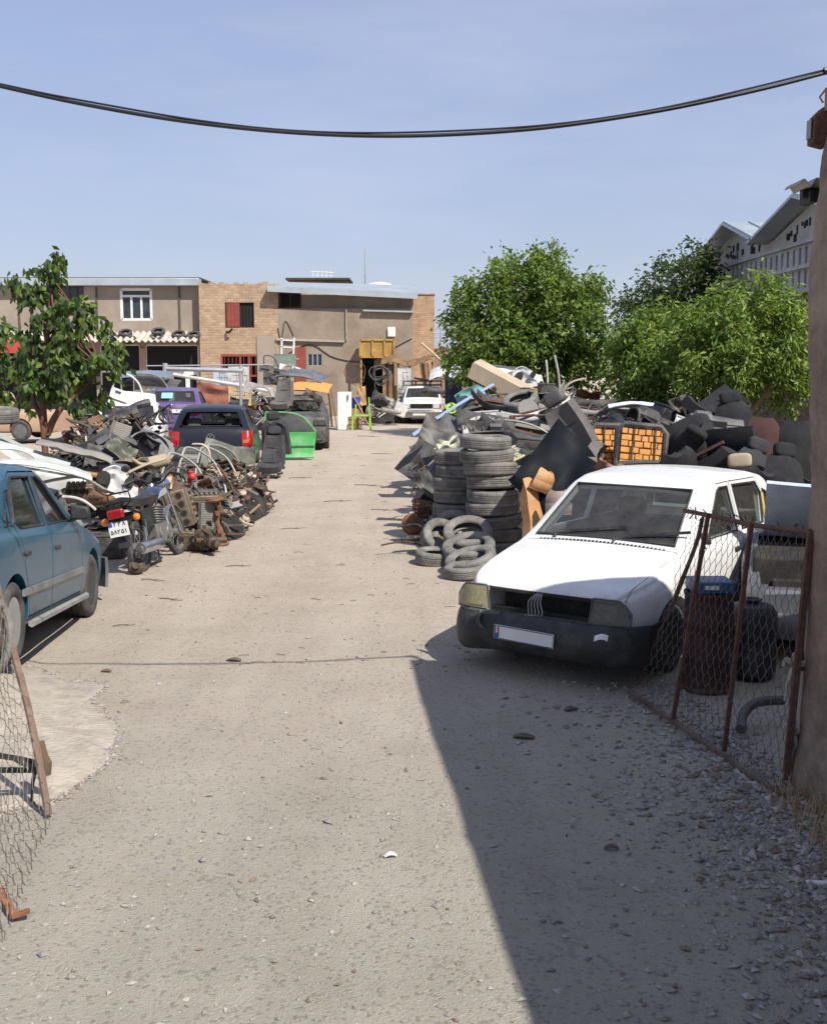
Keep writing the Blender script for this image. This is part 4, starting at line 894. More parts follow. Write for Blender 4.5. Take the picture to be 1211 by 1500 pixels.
yaw4 = R(-3.8); qr = Matrix.Rotation(-yaw4, 3, 'Z') @ Matrix.Rotation(-R(5.1), 3, 'X'); pc = Vector((-3.10, 10.87, .0))-qr @ Vector((.79, P4['L']/2-.83, 0))
c405, c = make_car('saloon_car', 'blue saloon with dusty flank and black mirror, cut by the left picture edge', P4, m_blue, pc, yaw4)
c405.rotation_euler = qr.to_euler()
y0 = c.L/2
a = MB(); a.plate(lambda u, v: (uv(-.85, .85, u), y0+.05-.3*max(0, (abs(uv(-.85, .85, u))-.5)/.35)**2+.03*math.sin(v*PI), uv(.52, .22, v)), 30, 6, .03)
a.build('bumper', M('grey_bumper', (.085, .09, .095), .55, dust=.4, dcol=(.16, .16, .155)), c405, fix=True)
for sx in (-1, 1):
    a = MB(); a.plate(lambda u, v: (sx*uv(.42, .76, u), y0+.0-.3*max(0, u-.4)**1.3*2, uv(.55, .66, v)), 8, 3, .03); a.build('headlight', m_lensd, c405, fix=True)
    a = MB(); q = 1.55; z = .965
    a.prism([(-.09, -.06), (.07, -.055), (.09, -.02), (.07, .06), (-.08, .075)], .07, 0, T(sx*.90, c.y(1.6), 1.02) @ RX(PI/2)); a.bar((sx*.78, c.y(1.58), .96), (sx*.86, c.y(1.6), .98), .06, .05); a.build('mirror', m_plas, c405, bevel=.02)
    a = MB(); a.tube([(sx*(c.w(q_)+.004), c.y(q_), .245) for q_ in (1.2, 2, 3, 3.12)], .03, 6); a.build('sill', M('grey_sill', (.2, .21, .2), .7, dust=.5) if sx > 0 else m_plas, c405)

a = MB(); yr = -c.L/2; a.plate(lambda u, v: (uv(-.8, .8, u), yr-.05+.2*max(0, (abs(uv(-.8, .8, u))-.55)/.25)**2, uv(.56, .3, v)), 20, 4, .03); a.build('bumper', m_bdk, c405, fix=True)
for sx in (-1, 1): a = MB(); a.box((sx*.55, yr-.005, .78), (.36, .04, .15)); a.build('tail_lamp', m_redl, c405, bevel=.02)
# ------------------------------------------------------------------ black hatchback without rear glass
m_vw = M('black_car_paint', (.009, .010, .016), .3, var=.2, vs=2, coat=.12, dust=.08, dcol=(.05, .046, .046), ds=2.)
VW = dict(L=3.8, W=1.65, z0=.22, tum=.40,
    top=[(0, .60), (.05, .68), (.14, .73), (.6, .82), (1.15, .92), (1.25, .96), (1.95, 1.36), (2.1, 1.40), (2.6, 1.43), (3.0, 1.40), (3.2, 1.36), (3.29, 1.31), (3.67, .97), (3.75, .90), (3.78, .6), (3.8, .42)],
    belt=[(0, .68), (.3, .74), (1.2, .9), (2.4, .93), (3.8, .95)], width=[(0, .68), (.1, .76), (.4, .81), (3.3, .815), (3.62, .79), (3.8, .755)],
    axles=[.78, 3.14], ra=.33, rw=.28, cab=(1.2, 3.6), offt=.06,
    wins=[[(1.6, .97), (2.6, .97), (2.6, 1.325), (2.12, 1.325), (2.0, 1.29)], [(2.72, .98), (3.22, .99), (3.06, 1.25), (2.96, 1.315), (2.72, 1.325)]],
    ws=((1.28, .99), (1.92, 1.335), .64, .55), rw_=((3.645, 1.0), (3.305, 1.30), .62, .49),
    doors=[('door', [(1.34, .3), (2.64, .3), (2.65, 1.375), (2.1, 1.375), (1.5, .98), (1.35, .9)], (-1, 1))],
    glass=m_glassd, norw=True, seats=[(-.38, 2.35), (.38, 2.35)], seatmat=m_gseat, rimmat=m_rim)
wy = R(-5); rx, ry = P(312, 690, 24.9).x, 24.7
fd = Vector((math.sin(wy), math.cos(wy), 0)); pc = Vector((rx, ry, 0))+fd*VW['L']/2
vw, c = make_car('hatchback', 'black hatchback with no rear glass, red tail lamps and a round badge, seen from behind', VW, m_vw, pc, wy)
yr = -c.L/2
for sx in (-1, 1):
    a = MB(); a.plate(lambda u, v: (sx*uv(.60, .80, u), yr-.005+.11*max(0, u-.55)**1.2*2.0+.14*max(0, v-.3), uv(.60, .90, v)+.03*u), 6, 5, .035); tl = a.build('tail_lamp', m_redl, vw, fix=True)
    a = MB(); a.plate(lambda u, v: (sx*uv(.62, .77, u), yr-.027+.11*max(0, u-.55)**1.2*2.0, uv(.67, .74, v)+.03*u), 5, 2, .012); a.build('indicator', M('pale_orange_lens', (.45, .16, .06), .2, coat=.5) if sx > 0 else m_redl, tl)
a = MB(); a.plate(lambda u, v: (uv(-.82, .82, u), yr-.055+.22*max(0, (abs(uv(-.82, .82, u))-.55)/.27)**2-.035*math.sin(v*PI), uv(.60, .40, v)), 30, 6, .03)
for sx in (-1, 1): a.plate(lambda u, v: (sx*.82, yr+.165+.3*u, uv(.60, .40, v)), 4, 3, .03)
a.build('bumper', m_plas2, vw, fix=True)
a = MB(); a.plate(lambda u, v: (uv(-.6, .75, u), yr+.0+.02*math.sin(u*30), uv(.41, .37, v)+.012*math.sin(u*40)), 40, 2, .01); a.build('torn_bumper_edge', M('torn_pale_plastic', (.3, .29, .28), .6), vw)
a = MB(); a.box((0, yr+.28, .28), (1.3, .1, .16)); a.box((.1, yr+.2, .2), (.8, .3, .1)); a.build('rear_panel', m_rust, vw, bevel=.02)
# badge: ring with a V over a W
bz, by = .80, yr+.03
a = MB(); a.tube([(.072*math.cos(k*PI/12), by-.03+.12*0, bz+.072*math.sin(k*PI/12)) for k in range(24)], .008, 6, closed=True)
for pl in ([(-.035, .058), (0, .008), (.035, .058)], [(-.062, .025), (-.034, -.055), (0, .0), (.034, -.055), (.062, .025)]): a.tube([(x, by-.03, bz+z) for x, z in pl], .007, 5)
a.build('badge', m_chrome, vw)
a = MB(); a.tube([(-.55, yr+.2, 1.02), (.55, yr+.2, 1.02)], .015, 5); a.build('parcel_edge', m_plas, vw); vw.scale = (1.10, 1, 1.02)
for x in (-.37, .37): a = MB(); a.pillow((x, c.y(3.05), 1.06), (.28, .12, .2)); a.build('headrest', m_gseat if x < 0 else m_seat, vw)
a = MB(); a.box((0, c.y(2.95), .66), (1.25, .15, .6)); a.build('rear_seat', m_gseat, vw, bevel=.05)

# ------------------------------------------------------------------ purple saloon behind it
m_pur = M('purple_car_paint', (.115, .07, .21), .3, var=.12, vs=2, coat=.4, dust=.25, dcol=(.3, .27, .28), ds=2)
PU = dict(P4); PU.update(L=4.0, W=1.63, top=[(0, .58), (.06, .66), (.15, .70), (.6, .80), (1.1, .90), (1.2, .93), (1.9, 1.36), (2.1, 1.40), (2.5, 1.42), (2.9, 1.39), (3.08, 1.34), (3.50, 1.01), (3.9, .985), (3.97, .93), (4.0, .5)],
    width=[(0, .70), (.1, .76), (.4, .8), (.9, .815), (3.4, .815), (3.85, .79), (4.0, .74)], axles=[.75, 3.1], cab=(1.2, 3.42), wins=[[(1.55, .96), (2.2, .965), (2.2, 1.31), (2.1, 1.31), (2.0, 1.28)], [(2.31, .965), (2.9, .975), (2.98, 1.1), (2.88, 1.28), (2.8, 1.31), (2.31, 1.31)]],
    ws=((1.23, .965), (1.87, 1.335), .64, .55), rw_=((3.47, 1.045), (3.11, 1.325), .63, .54), doors=[('door', [(1.28, .29), (2.24, .29), (2.25, 1.355), (2.0, 1.355), (1.46, .98), (1.29, .88)], (-1, 1)), ('door', [(2.26, .29), (2.75, .29), (2.9, .62), (3.0, .96), (3.02, 1.05), (2.9, 1.31), (2.8, 1.355), (2.26, 1.355)], (-1, 1))], hood=None, rubstrip=None, glass=m_glassd, rimmat=m_rim, belt=[(0, .66), (.3, .72), (1.2, .885), (2.4, .93), (4.0, .95)], seats=[(-.37, 2.2), (.37, 2.2)])
wy = R(-5); p = P(254, 620, 33.2); fd = Vector((math.sin(wy), math.cos(wy), 0))
pur, c = make_car('saloon_car', 'purple saloon seen from behind with a white plate and light blue window sticker', PU, m_pur, Vector((p.x, 33.0, .22))+fd*2.0, wy)
yr = -c.L/2
plateobj(pur, (.22, yr-.012, .80), (0, 0, 0), .50, .12, [(DG['2'], -.1, -.035, .07), (DG['1'], 0, -.035, .07), (DG['5'], .1, -.035, .07)])
a = MB(); a.box((0, yr-.004, .80), (.9, .02, .16)); a.build('plate_recess', M('dark_purple', (.05, .03, .1), .5), pur, bevel=.01)
a = MB(); a.plate(lambda u, v: (uv(-.8, .8, u), yr-.05+.2*max(0, (abs(uv(-.8, .8, u))-.55)/.25)**2, uv(.56, .34, v)), 20, 4, .03); a.build('bumper', m_pur, pur, fix=True)
for sx in (-1, 1): a = MB(); a.plate(lambda u, v: (sx*uv(.5, .79, u), yr-.012+.1*max(0, u-.6)**1.2*2, uv(.70, .88, v)), 5, 3, .03); a.build('tail_lamp', m_redl, pur, fix=True)
a = MB(); a.slope = 0
a.add([(-.3, c.y(3.40)-.0, 1.115), (.02, c.y(3.40), 1.115), (.02, c.y(3.2)-.0, 1.27), (-.3, c.y(3.2), 1.27)], [(0, 1, 2, 3)]); o = a.build('window_sticker', M('light_blue_paper', (.25, .5, .62), .7, var=.25, vs=12), pur, smooth=0); o.location = (-.05, -.03, .03)
a = MB(); a.ball((0, yr-.01, .97), (.05, .015, .03), 6); a.build('badge', m_chrome, pur)

# ------------------------------------------------------------------ white pickup facing us at the end of the track
m_wp = M('cream_pickup_paint', (.66, .66, .62), .4, var=.08, vs=3, coat=.2, dust=.3, dcol=(.42, .38, .33), ds=3)
PK = dict(L=4.35, W=1.62, z0=.25, tum=.24, top=[(0, .60), (.03, .80), (.1, .84), (.5, .89), (1.15, .93), (1.22, .96), (1.72, 1.36), (1.85, 1.40), (2.4, 1.41), (2.55, 1.36), (2.66, .92), (2.72, .86), (4.3, .86), (4.35, .8)], belt=[(0, .74), (1.2, .9), (2.6, .93), (2.7, .84), (4.35, .84)], width=[(0, .76), (.1, .79), (.4, .80), (4.2, .80), (4.35, .79)],
    axles=[.72, 3.25], ra=.34, rw=.30, cab=(1.2, 2.62), offt=.06, wins=[[(1.55, .97), (2.3, .97), (2.3, 1.33), (1.85, 1.33)]], ws=((1.25, .98), (1.70, 1.335), .66, .58), rw_=None, doors=[('door', [(1.3, .32), (2.38, .32), (2.38, 1.36), (1.85, 1.36), (1.48, .98), (1.31, .9)], (-1, 1))], hood=([(-.70, .0), (.70, .0), (.72, .5), (.70, 1.19), (-.70, 1.19), (-.72, .5)], .78), seats=[(-.36, 2.1), (.36, 2.1)], glass=m_glassd)
p = P(617, 619, 45.2); wy = PI+R(2); fd = Vector((math.sin(wy), math.cos(wy), 0))
pk, c = make_car('pickup_truck', 'old cream pickup with chrome bumper and roof rack facing down the track', PK, m_wp, Vector((p.x, 45.2, 0))-fd*PK['L']/2, wy, cat='pickup')
y0 = c.L/2
a = MB(); a.box((0, y0+.0, .70), (.86, .03, .17)); 
for k in range(5): a.box((0, y0+.02, .635+.03*k), (.86, .02, .01))
a.build('grille', m_plas, pk)
for sx in (-1, 1):
    a = MB(); a.box((sx*.58, y0+.005, .70), (.26, .04, .18)); h = a.build('headlight', m_lensc, pk, bevel=.01)
    a = MB(); a.box((sx*.74, y0-.0, .70), (.06, .045, .18)); a.build('indicator', m_org if sx > 0 else m_redl, pk, bevel=.01)
    a = MB(); a.box((sx*.86, c.y(1.5), 1.0), (.12, .05, .1)); a.build('mirror', m_plas, pk, bevel=.01)
a = MB(); a.tube([(-.8, y0-.1, .49), (-.76, y0+.05, .49), (-.5, y0+.09, .49), (.5, y0+.09, .49), (.76, y0+.05, .49), (.8, y0-.1, .49)], .065, 8); a.build('bumper', m_chrome, pk)
a = MB(); a.box((.05, y0+.1, .39), (.55, .02, .1)); a.build('number_plate', m_platew, pk)
a = MB()
for z in (1.46, 1.62): a.tube([(-.75, c.y(1.9), z), (.75, c.y(1.9), z), (.75, c.y(3.2), z), (-.75, c.y(3.2), z)], .022, 5, closed=True)
for x in (-.75, -.3, .3, .75):
    for q in (1.9, 3.2): a.tube([(x, c.y(q), .95 if q > 3 else 1.40), (x, c.y(q), 1.62)], .02, 5)
a.bar((-.4, c.y(1.9), 1.62), (.35, c.y(1.9), 1.75), .1, .08); a.build('roof_rack', m_dk, pk)
# ------------------------------------------------------------------ trees
m_bark = M('brown_bark', (.13, .085, .055), .9, var=.4, vs=9, bump=.8, bs=30)
m_barkp = M('pale_bark', (.32, .22, .14), .9, var=.3, vs=9, bump=.6, bs=30)
LM = {'a': [leafmat('leaf_mid', (.10, .165, .032), (.14, .205, .042)), leafmat('leaf_deep', (.085, .14, .03), (.11, .165, .035)), leafmat('leaf_bright', (.16, .225, .045), (.2, .26, .055))],
      'b': [leafmat('fig_mid', (.125, .195, .036), (.16, .23, .045)), leafmat('fig_deep', (.085, .14, .03), (.12, .18, .036)), leafmat('fig_bright', (.19, .265, .05), (.24, .30, .065))],
      'c': [leafmat('dull_mid', (.05, .085, .03), (.075, .11, .035)), leafmat('dull_deep', (.03, .06, .025), (.05, .08, .03)), leafmat('dull_bright', (.085, .125, .04), (.1, .14, .05))],
      'd': [leafmat('mulberry_mid', (.055, .095, .03), (.085, .125, .035)), leafmat('mulberry_deep', (.03, .06, .022), (.05, .08, .028)), leafmat('mulberry_bright', (.12, .18, .04), (.16, .22, .05))]}
def leaf(mb, p, d, l, wd, mi, rnd):
    d = d.normalized(); s_ = d.cross(V(rnd.uniform(-1, 1), rnd.uniform(-1, 1), rnd.uniform(-.3, 1)))
    if s_.length < .01: s_ = d.orthogonal()
    s_.normalize(); n = d.cross(s_); tip = p+d*l+n*(-.12*l)
    m1 = p+d*l*.42
    k = len(mb.v); mb.v += [p, m1+s_*wd*.5+n*wd*.12, tip, m1-s_*wd*.5+n*wd*.12, m1]
    mb.f += [(k, k+1, k+4), (k+1, k+2, k+4), (k, k+4, k+3), (k+3, k+4, k+2)]; mb.m += [mi]*4
def crown(blobs, clumps, per, ll, wd, mats, parent, rnd, cr=.3, droop=.5, upspray=0):
    mb = MB(); tot = sum(b[1][0]*b[1][1]*b[1][2] for b in blobs); cents = []
    for c, r in blobs:
        n = int(clumps*(r[0]*r[1]*r[2])/tot)+6
        for _ in range(n):
            while True:
                q = V(rnd.uniform(-1, 1), rnd.uniform(-1, 1), rnd.uniform(-1, 1))
                if q.length < 1 and q.length > rnd.random()**.6*.95: break
            q *= 1+.28*noise.noise(q*2.3+V(c[0], c[1], c[2]))
            p = V(c[0]+q.x*r[0], c[1]+q.y*r[1], c[2]+q.z*r[2])
            if noise.noise(p*(1.1/max(.6, cr*3))+V(3, 7, 1)) < -.2: continue
            cents.append((p, V(q.x, q.y, q.z)))
    for p, o in cents:
        mi0 = rnd.choice((0, 0, 0, 1, 1, 2)); crr = cr*rnd.uniform(.6, 1.3); out = (o+V(0, 0, .25+upspray*rnd.random()))
        out = out.normalized() if out.length > .01 else V(0, 0, 1)
        ax = (out+V(rnd.uniform(-.6, .6), rnd.uniform(-.6, .6), rnd.uniform(-.3, .5))).normalized()
        for k in range(int(per*rnd.uniform(.6, 1.3))):
            t = rnd.uniform(-.6, 1.15); pp = p+ax*crr*t+V(rnd.gauss(0, 1), rnd.gauss(0, 1), rnd.gauss(0, 1))*crr*.36
            d = ax*.5+V(rnd.uniform(-1, 1), rnd.uniform(-1, 1), rnd.uniform(-1, .6)-droop)
            mi = mi0 if rnd.random() < .7 else rnd.choice((0, 1, 2)); leaf(mb, pp, d, ll*rnd.uniform(.6, 1.25), wd*rnd.uniform(.7, 1.2), mi, rnd)
    o = mb.build('crown', mats, parent, smooth=0); return o, cents
def limbs(parent, base, paths, r0, mat):
    mb = MB()
    for pts in paths:
        sp = spline([V(*q) for q in pts], 5); n = len(sp); mb.tube(sp, [r0*pts_r*(1-.75*i/n) for i, pts_r in ((i, 1) for i in range(n))], 7)
    mb.build('trunk', mat, parent, smooth=60)
rnd = random.Random(11)
def tree(name, label, base, blobs, clumps, per, ll, wd, lm, trunk, bark, group=None, cr=.3, droop=.5, up=0, r0=.1):
    t = thing(name, label, 'tree', base, 0, group); B = V(*base)
    o, cents = crown([((c[0]-B.x, c[1]-B.y, c[2]-B.z), r) for c, r in blobs], clumps, per, ll, wd, LM[lm], t, rnd, cr, droop, up)
    paths = [[(q[0]-B.x, q[1]-B.y, q[2]-B.z) for q in p_] for p_ in trunk]
    main = len(paths)
    for p, o_ in rnd.sample(cents, min(18, len(cents))):   # twigs out into the crown
        s0 = rnd.choice(paths[:main])[-1]; s0 = V(*s0); paths.append([tuple(s0), tuple(s0.lerp(p, .5)+V(rnd.uniform(-.1, .1), rnd.uniform(-.1, .1), .1)), tuple(p)])
    mb = MB()
    for i, pts in enumerate(paths):
        sp = spline([V(*q) for q in pts], 5); n = len(sp); rr = r0 if i < main else r0*.28; mb.tube(sp, [rr*(1-.7*k/n) for k in range(n)], 7)
    mb.build('trunk', bark, t, smooth=60); return t
def bl(px, py, Y, rx, ry, rz): p = P(px, py, Y); return ((p.x, p.y, p.z), (rx, ry, rz))
# big round tree behind the right heap
Y = 37.; k = Y/1700
tree('shade_tree', 'large round mid green tree behind the scrap heap, right of the tan building', (P(770, 600, Y).x, Y, 0),
    [bl(775, 455, Y, 80*k, 2.0, 78*k), bl(710, 490, Y, 55*k, 1.5, 62*k), bl(835, 480, Y, 65*k, 1.8, 70*k), bl(770, 530, Y, 110*k, 1.9, 50*k), bl(875, 520, Y, 42*k, 1.2, 55*k), bl(690, 450, Y, 30*k, 1, 34*k), bl(800, 402, Y, 42*k, 1, 28*k), bl(868, 448, Y, 28*k, .8, 28*k)], 1150, 36, .19, .095, 'a',
    [[(P(770, 600, Y).x, Y, 0), (P(768, 570, Y).x, Y, 1.0), (P(760, 540, Y).x, Y, 2.2), (P(740, 480, Y).x, Y, 3.4)], [(P(770, 575, Y).x, Y, .9), (P(800, 530, Y).x, Y-.2, 2.4), (P(830, 480, Y).x, Y, 3.4)], [(P(768, 570, Y).x, Y, 1.), (P(778, 500, Y).x, Y+.2, 3.), (P(785, 440, Y).x, Y, 4.4)]], m_bark, cr=.36, r0=.16)
# bright bushy trees nearer
Y = 20.5; k = Y/1700
tree('fig_tree', 'bright yellow green bushy tree in front of the gabled hall, with pale forked trunk', (P(1090, 620, Y).x, Y, 0),
    [bl(1085, 490, Y, 78*k, 1.1, 62*k), bl(1140, 500, Y, 48*k, .9, 66*k), bl(1040, 520, Y, 60*k, 1., 58*k), bl(1100, 545, Y, 85*k, 1., 38*k), bl(1105, 440, Y, 40*k, .6, 30*k), bl(1150, 565, Y, 30*k, .6, 40*k)], 620, 30, .14, .052, 'b',
    [[(P(1092, 620, Y).x, Y, 0), (P(1088, 612, Y).x, Y, .8), (P(1086, 590, Y).x, Y, 1.55), (P(1075, 555, Y).x, Y, 2.2)], [(P(1086, 600, Y).x, Y, 1.3), (P(1120, 575, Y).x, Y-.2, 1.95), (P(1160, 530, Y).x, Y-.2, 2.5)], [(P(1088, 600, Y).x, Y, 1.2), (P(1095, 540, Y).x, Y, 2.4), (P(1100, 480, Y).x, Y, 3.1)]], m_barkp, cr=.24, droop=.75, up=.9, r0=.06)
Y = 22.5; k = Y/1700
tree('fig_tree', 'light green bushy tree between the large round tree and the forked one', (P(960, 620, Y).x, Y, 0),
    [bl(965, 515, Y, 62*k, 1.0, 55*k), bl(1000, 490, Y, 52*k, .9, 42*k), bl(930, 545, Y, 45*k, .9, 45*k), bl(975, 560, Y, 75*k, 1., 40*k), bl(940, 490, Y, 30*k, .7, 30*k)], 480, 30, .14, .055, 'b',
    [[(P(960, 620, Y).x, Y, 0), (P(965, 600, Y).x, Y, 1.), (P(970, 540, Y).x, Y, 2.3)], [(P(962, 610, Y).x, Y, .8), (P(940, 570, Y).x, Y, 1.8), (P(925, 530, Y).x, Y, 2.5)]], m_barkp, cr=.25, droop=.75, up=.8, r0=.06)
Y = 33.; k = Y/1700
tree('dark_tree', 'taller dull dark green tree behind the bushy ones, beside the white gable', (P(1000, 600, Y).x, Y, 0),
    [bl(1000, 415, Y, 45*k, 1.1, 52*k), bl(965, 445, Y, 42*k, 1., 40*k), bl(1040, 425, Y, 30*k, .9, 46*k), bl(1005, 480, Y, 70*k, 1.2, 50*k), bl(930, 440, Y, 20*k, .6, 18*k), bl(1018, 385, Y, 16*k, .5, 18*k), bl(905, 480, Y, 24*k, .7, 50*k)], 420, 30, .15, .07, 'c',
    [[(P(1000, 600, Y).x, Y, 0), (P(998, 540, Y).x, Y, 2.), (P(1000, 450, Y).x, Y, 3.8)], [(P(1000, 560, Y).x, Y, 1.4), (P(960, 480, Y).x, Y, 3.2), (P(935, 445, Y).x, Y, 4.)], [(P(1000, 540, Y).x, Y, 2), (P(1030, 470, Y).x, Y, 3.4), (P(1040, 410, Y).x, Y, 4.7)]], m_bark, cr=.34, r0=.12)
# mulberry on the left
Y = 21.; k = Y/1700
tree('mulberry_tree', 'young dark green large leaved tree rising from the scrap on the left', (P(72, 640, Y).x, Y, 0),
    [bl(85, 530, Y, 42*k, .6, 38*k), bl(100, 468, Y, 30*k, .5, 32*k), bl(155, 528, Y, 26*k, .5, 26*k), bl(50, 568, Y, 28*k, .5, 34*k), bl(112, 590, Y, 40*k, .5, 22*k), bl(62, 445, Y, 22*k, .4, 26*k), bl(74, 408, Y, 15*k, .3, 20*k), bl(34, 412, Y, 9*k, .25, 17*k), bl(86, 384, Y, 7*k, .2, 10*k), bl(128, 462, Y, 20*k, .4, 20*k), bl(160, 572, Y, 15*k, .4, 20*k), bl(40, 500, Y, 16*k, .4, 18*k)], 150, 14, .2, .115, 'd',
    [[(P(72, 640, Y).x, Y, 0), (P(66, 630, Y).x, Y, .7), (P(62, 612, Y).x, Y, 1.35), (P(50, 590, Y).x, Y, 1.75), (P(45, 520, Y).x, Y, 2.6)], [(P(66, 625, Y).x, Y, 1.0), (P(64, 590, Y).x, Y, 1.7), (P(70, 500, Y).x, Y, 2.8), (P(75, 420, Y).x, Y, 3.7)], [(P(68, 622, Y).x, Y, 1.1), (P(85, 605, Y).x, Y, 1.5), (P(110, 585, Y).x, Y, 1.8), (P(150, 540, Y).x, Y, 2.3)]], M('reddish_bark', (.16, .075, .045), .9, var=.3, vs=9), cr=.17, droop=1.3, r0=.075)
tree('mulberry_tree', 'leafy green branches entering at the left edge beyond the tan truck', (P(-30, 620, 23).x, 23, 0),
    [bl(-14, 545, 23, .3, .5, .5), bl(-24, 490, 23, .3, .5, .3), bl(2, 575, 23, .24, .4, .22)], 46, 16, .22, .12, 'd', [[(P(-30, 620, 23).x, 23, 0), (P(-30, 580, 23).x, 23, 1.2), (P(-15, 530, 23).x, 23, 2.2)]], m_bark, cr=.22, droop=1.1, r0=.06)

# ------------------------------------------------------------------ gates of chicken wire
m_wire = M('galvanised_wire', (.16, .14, .12), .6, .5, var=.3, vs=15)
def hexwire(mb, F, nu, nv, r=.0017, mi=0, jit=.10, clip=None):
    """zig-zag wires; F(u,v) maps 0..1 to a point"""
    rn = random.Random(5)
    for k in range(nu+1):
        pts = []
        for j in range(nv+1):
            sgn = 1 if (j+k) % 2 == 0 else -1
            for a in (0, .38):
                u = (k+.47*sgn)/nu+rn.uniform(-jit, jit)/nu; v = (j+a)/nv
                if 0 <= u <= 1 and v <= 1 and (clip is None or clip(u, v)): pts.append(F(u, v))
                else:
                    if len(pts) > 1: mb.tube(pts, r, 3, mi, cap=False)
                    pts = []
        if len(pts) > 1: mb.tube(pts, r, 3, mi, cap=False)
gr = thing('wire_gate', 'rusty iron gate panel of chicken wire leaning open against the brown wall corner', 'gate', G(1143, 1163))
O = gr.location.copy()
B0, B1 = G(921, 1012, .03), G(1146, 1166, .03); T0, T1 = P(1006, 748, 8.1), P(1187, 779, 6.35)
def Fg(u, v):
    p = B0.lerp(B1, u).lerp(T0.lerp(T1, u), v); n = noise.noise(V(u*5, v*4, 2)); return p+V(.03*n, .03*n, .012*noise.noise(V(u*9, v*9, 5)))-O
mb = MB(); hexwire(mb, lambda u, v: Fg(u, v), 46, 20, .0019, clip=lambda u, v: u > .06+.16*abs(v-.42)**.5*0 and (u > .23 or v < .98)); mb.build('wire_mesh', m_wire, gr, smooth=60)
mb = MB(); mb.bar(B0-O, B1-O, .03, .032); mb.build('bottom_rail', M('dusty_rust', (.13, .085, .06), .85, .2, var=.4, vs=20, dust=.5, dcol=(.25, .2, .16)), gr, bevel=.004)
mb = MB(); mb.tube(spline([q-O for q in (T0+V(-.02, 0, .0), T0.lerp(T1, .35)+V(0, 0, -.01), T0.lerp(T1, .6)+V(0, 0, -.02), T1)], 6), .016, 7)
for k in range(26):   # wire ends wound round the rail
    u = random.random(); q = T0.lerp(T1, u)-O; mb.tube([q+V(random.uniform(-.03, .03), 0, .03), q+V(.02, .02, -.0), q+V(random.uniform(-.04, .04), -.01, -.05)], .003, 4)
mb.build('top_rail', m_rust, gr)
for (b, t_) in (((985, 1054), (1037, 752)), ((1060, 1100), (1100, 765))):
    gb = G(*b, .04); tp = P(t_[0], t_[1], gb.y-.12); mb = MB(); mb.bar(gb-O, tp-O, .027, .028); mb.build('upright', m_rust, gr, bevel=.003)
gb = G(1150, 1142, .04); tp = P(1187, 777, gb.y-.06); mb = MB(); mb.bar(gb-O, tp-O, .036, .036); post = mb.build('hinge_post', m_rust, gr, bevel=.004)
mb = MB(); mb.tube(spline([q-O for q in (G(936, 1002, .04), P(950, 960, 8.45), P(985, 885, 8.3), P(996, 862, 8.28), P(1018, 800, 8.2), P(1030, 752, 8.1))], 6), [.008]*31, 6); mb.tube(spline([q-O for q in (P(985, 885, 8.3), P(992, 865, 8.28), P(1018, 800, 8.2), P(1028, 760, 8.1))], 6), .016, 6); mb.build('bent_rod', m_rust, gr)
m_rag = M('pale_rag', (.38, .35, .31), .95, var=.25, vs=20)
mb = MB()
for y0_, sd in ((975, 1), (1072, -1)):
    p = P(1160, y0_, 6.45)-O
    for (dx, dz, l) in ((-.03, .03, .09), (.05, .01, .1), (-.02, -.09, .14), (.01, -.06, .1), (.0, .05, .06)):
        pts = spline([p, p+V(dx*.6, -.03, dz*.5+.01), p+V(dx*1.6, -.02, dz*1.5), p+V(dx*1.8, -.01, dz*1.7-.05)], 4); mb.tube(pts, [.014]*3+[.017]*5+[.01]*(len(pts)-8), 5)
mb.tube(spline([P(1160, 1085, 6.45)-O, P(1156, 1110, 6.42)-O, P(1148, 1140, 6.4)-O], 5), [.012, .014, .016, .018, .02, .022, .022, .02, .018, .016, .014], 6)
mb.build('rag_tie', m_rag, gr)
for y0_ in (985, 1083):
    p = P(1184, y0_, 6.42)-O; mb = MB(); mb.box((p.x, p.y, p.z), (.045, .05, .085)); mb.bar(p+V(-.09, 0, .02), p+V(0, 0, .02), .02, .02); mb.build('hinge_block', m_rust, gr, bevel=.006)
# left gate
gl_ = thing('wire_gate', 'torn chicken wire gate leaf with a leaning brown pole at the left edge', 'gate', G(68, 1192)); O = gl_.location.copy()
tp = P(-40, 700, 6.6); bt = G(72, 1194, .02)
mb = MB(); mb.tube(spline([bt-O, bt.lerp(tp, .3)+V(.02, 0, 0)-O, bt.lerp(tp, .6)-O, tp-O], 6), .021, 7); mb.build('pole', M('weathered_pole', (.2, .135, .10), .9, var=.4, vs=12, bump=.5), gl_)
c4 = [G(-130, 1700, .03), G(24, 1338, .03), G(76, 1200, .03)]; pv = tp-bt
def Fl(u, v):
    p = (c4[0].lerp(c4[1], u/.6) if u < .6 else c4[1].lerp(c4[2], (u-.6)/.4))+pv*v; n = noise.noise(V(u*6, v*5, 8)); return p+V(.04*n, .03*n, .02*n+.01)-O
mb = MB(); hexwire(mb, Fl, 40, 34, .002, jit=.22); mb.build('wire_mesh', m_wire, gl_, smooth=60)
mb = MB(); mb.bar(P(-40, 1230, 5.5)-O, G(20, 1342, .03)-O, .035, .03); mb.bar(G(20, 1342, .04)-O, G(20, 1342, .05)-O+V(.06, .03, .01), .03, .02); mb.build('broken_rail', M('raw_rust', (.24, .1, .05), .8, var=.4, vs=14), gl_, bevel=.003)
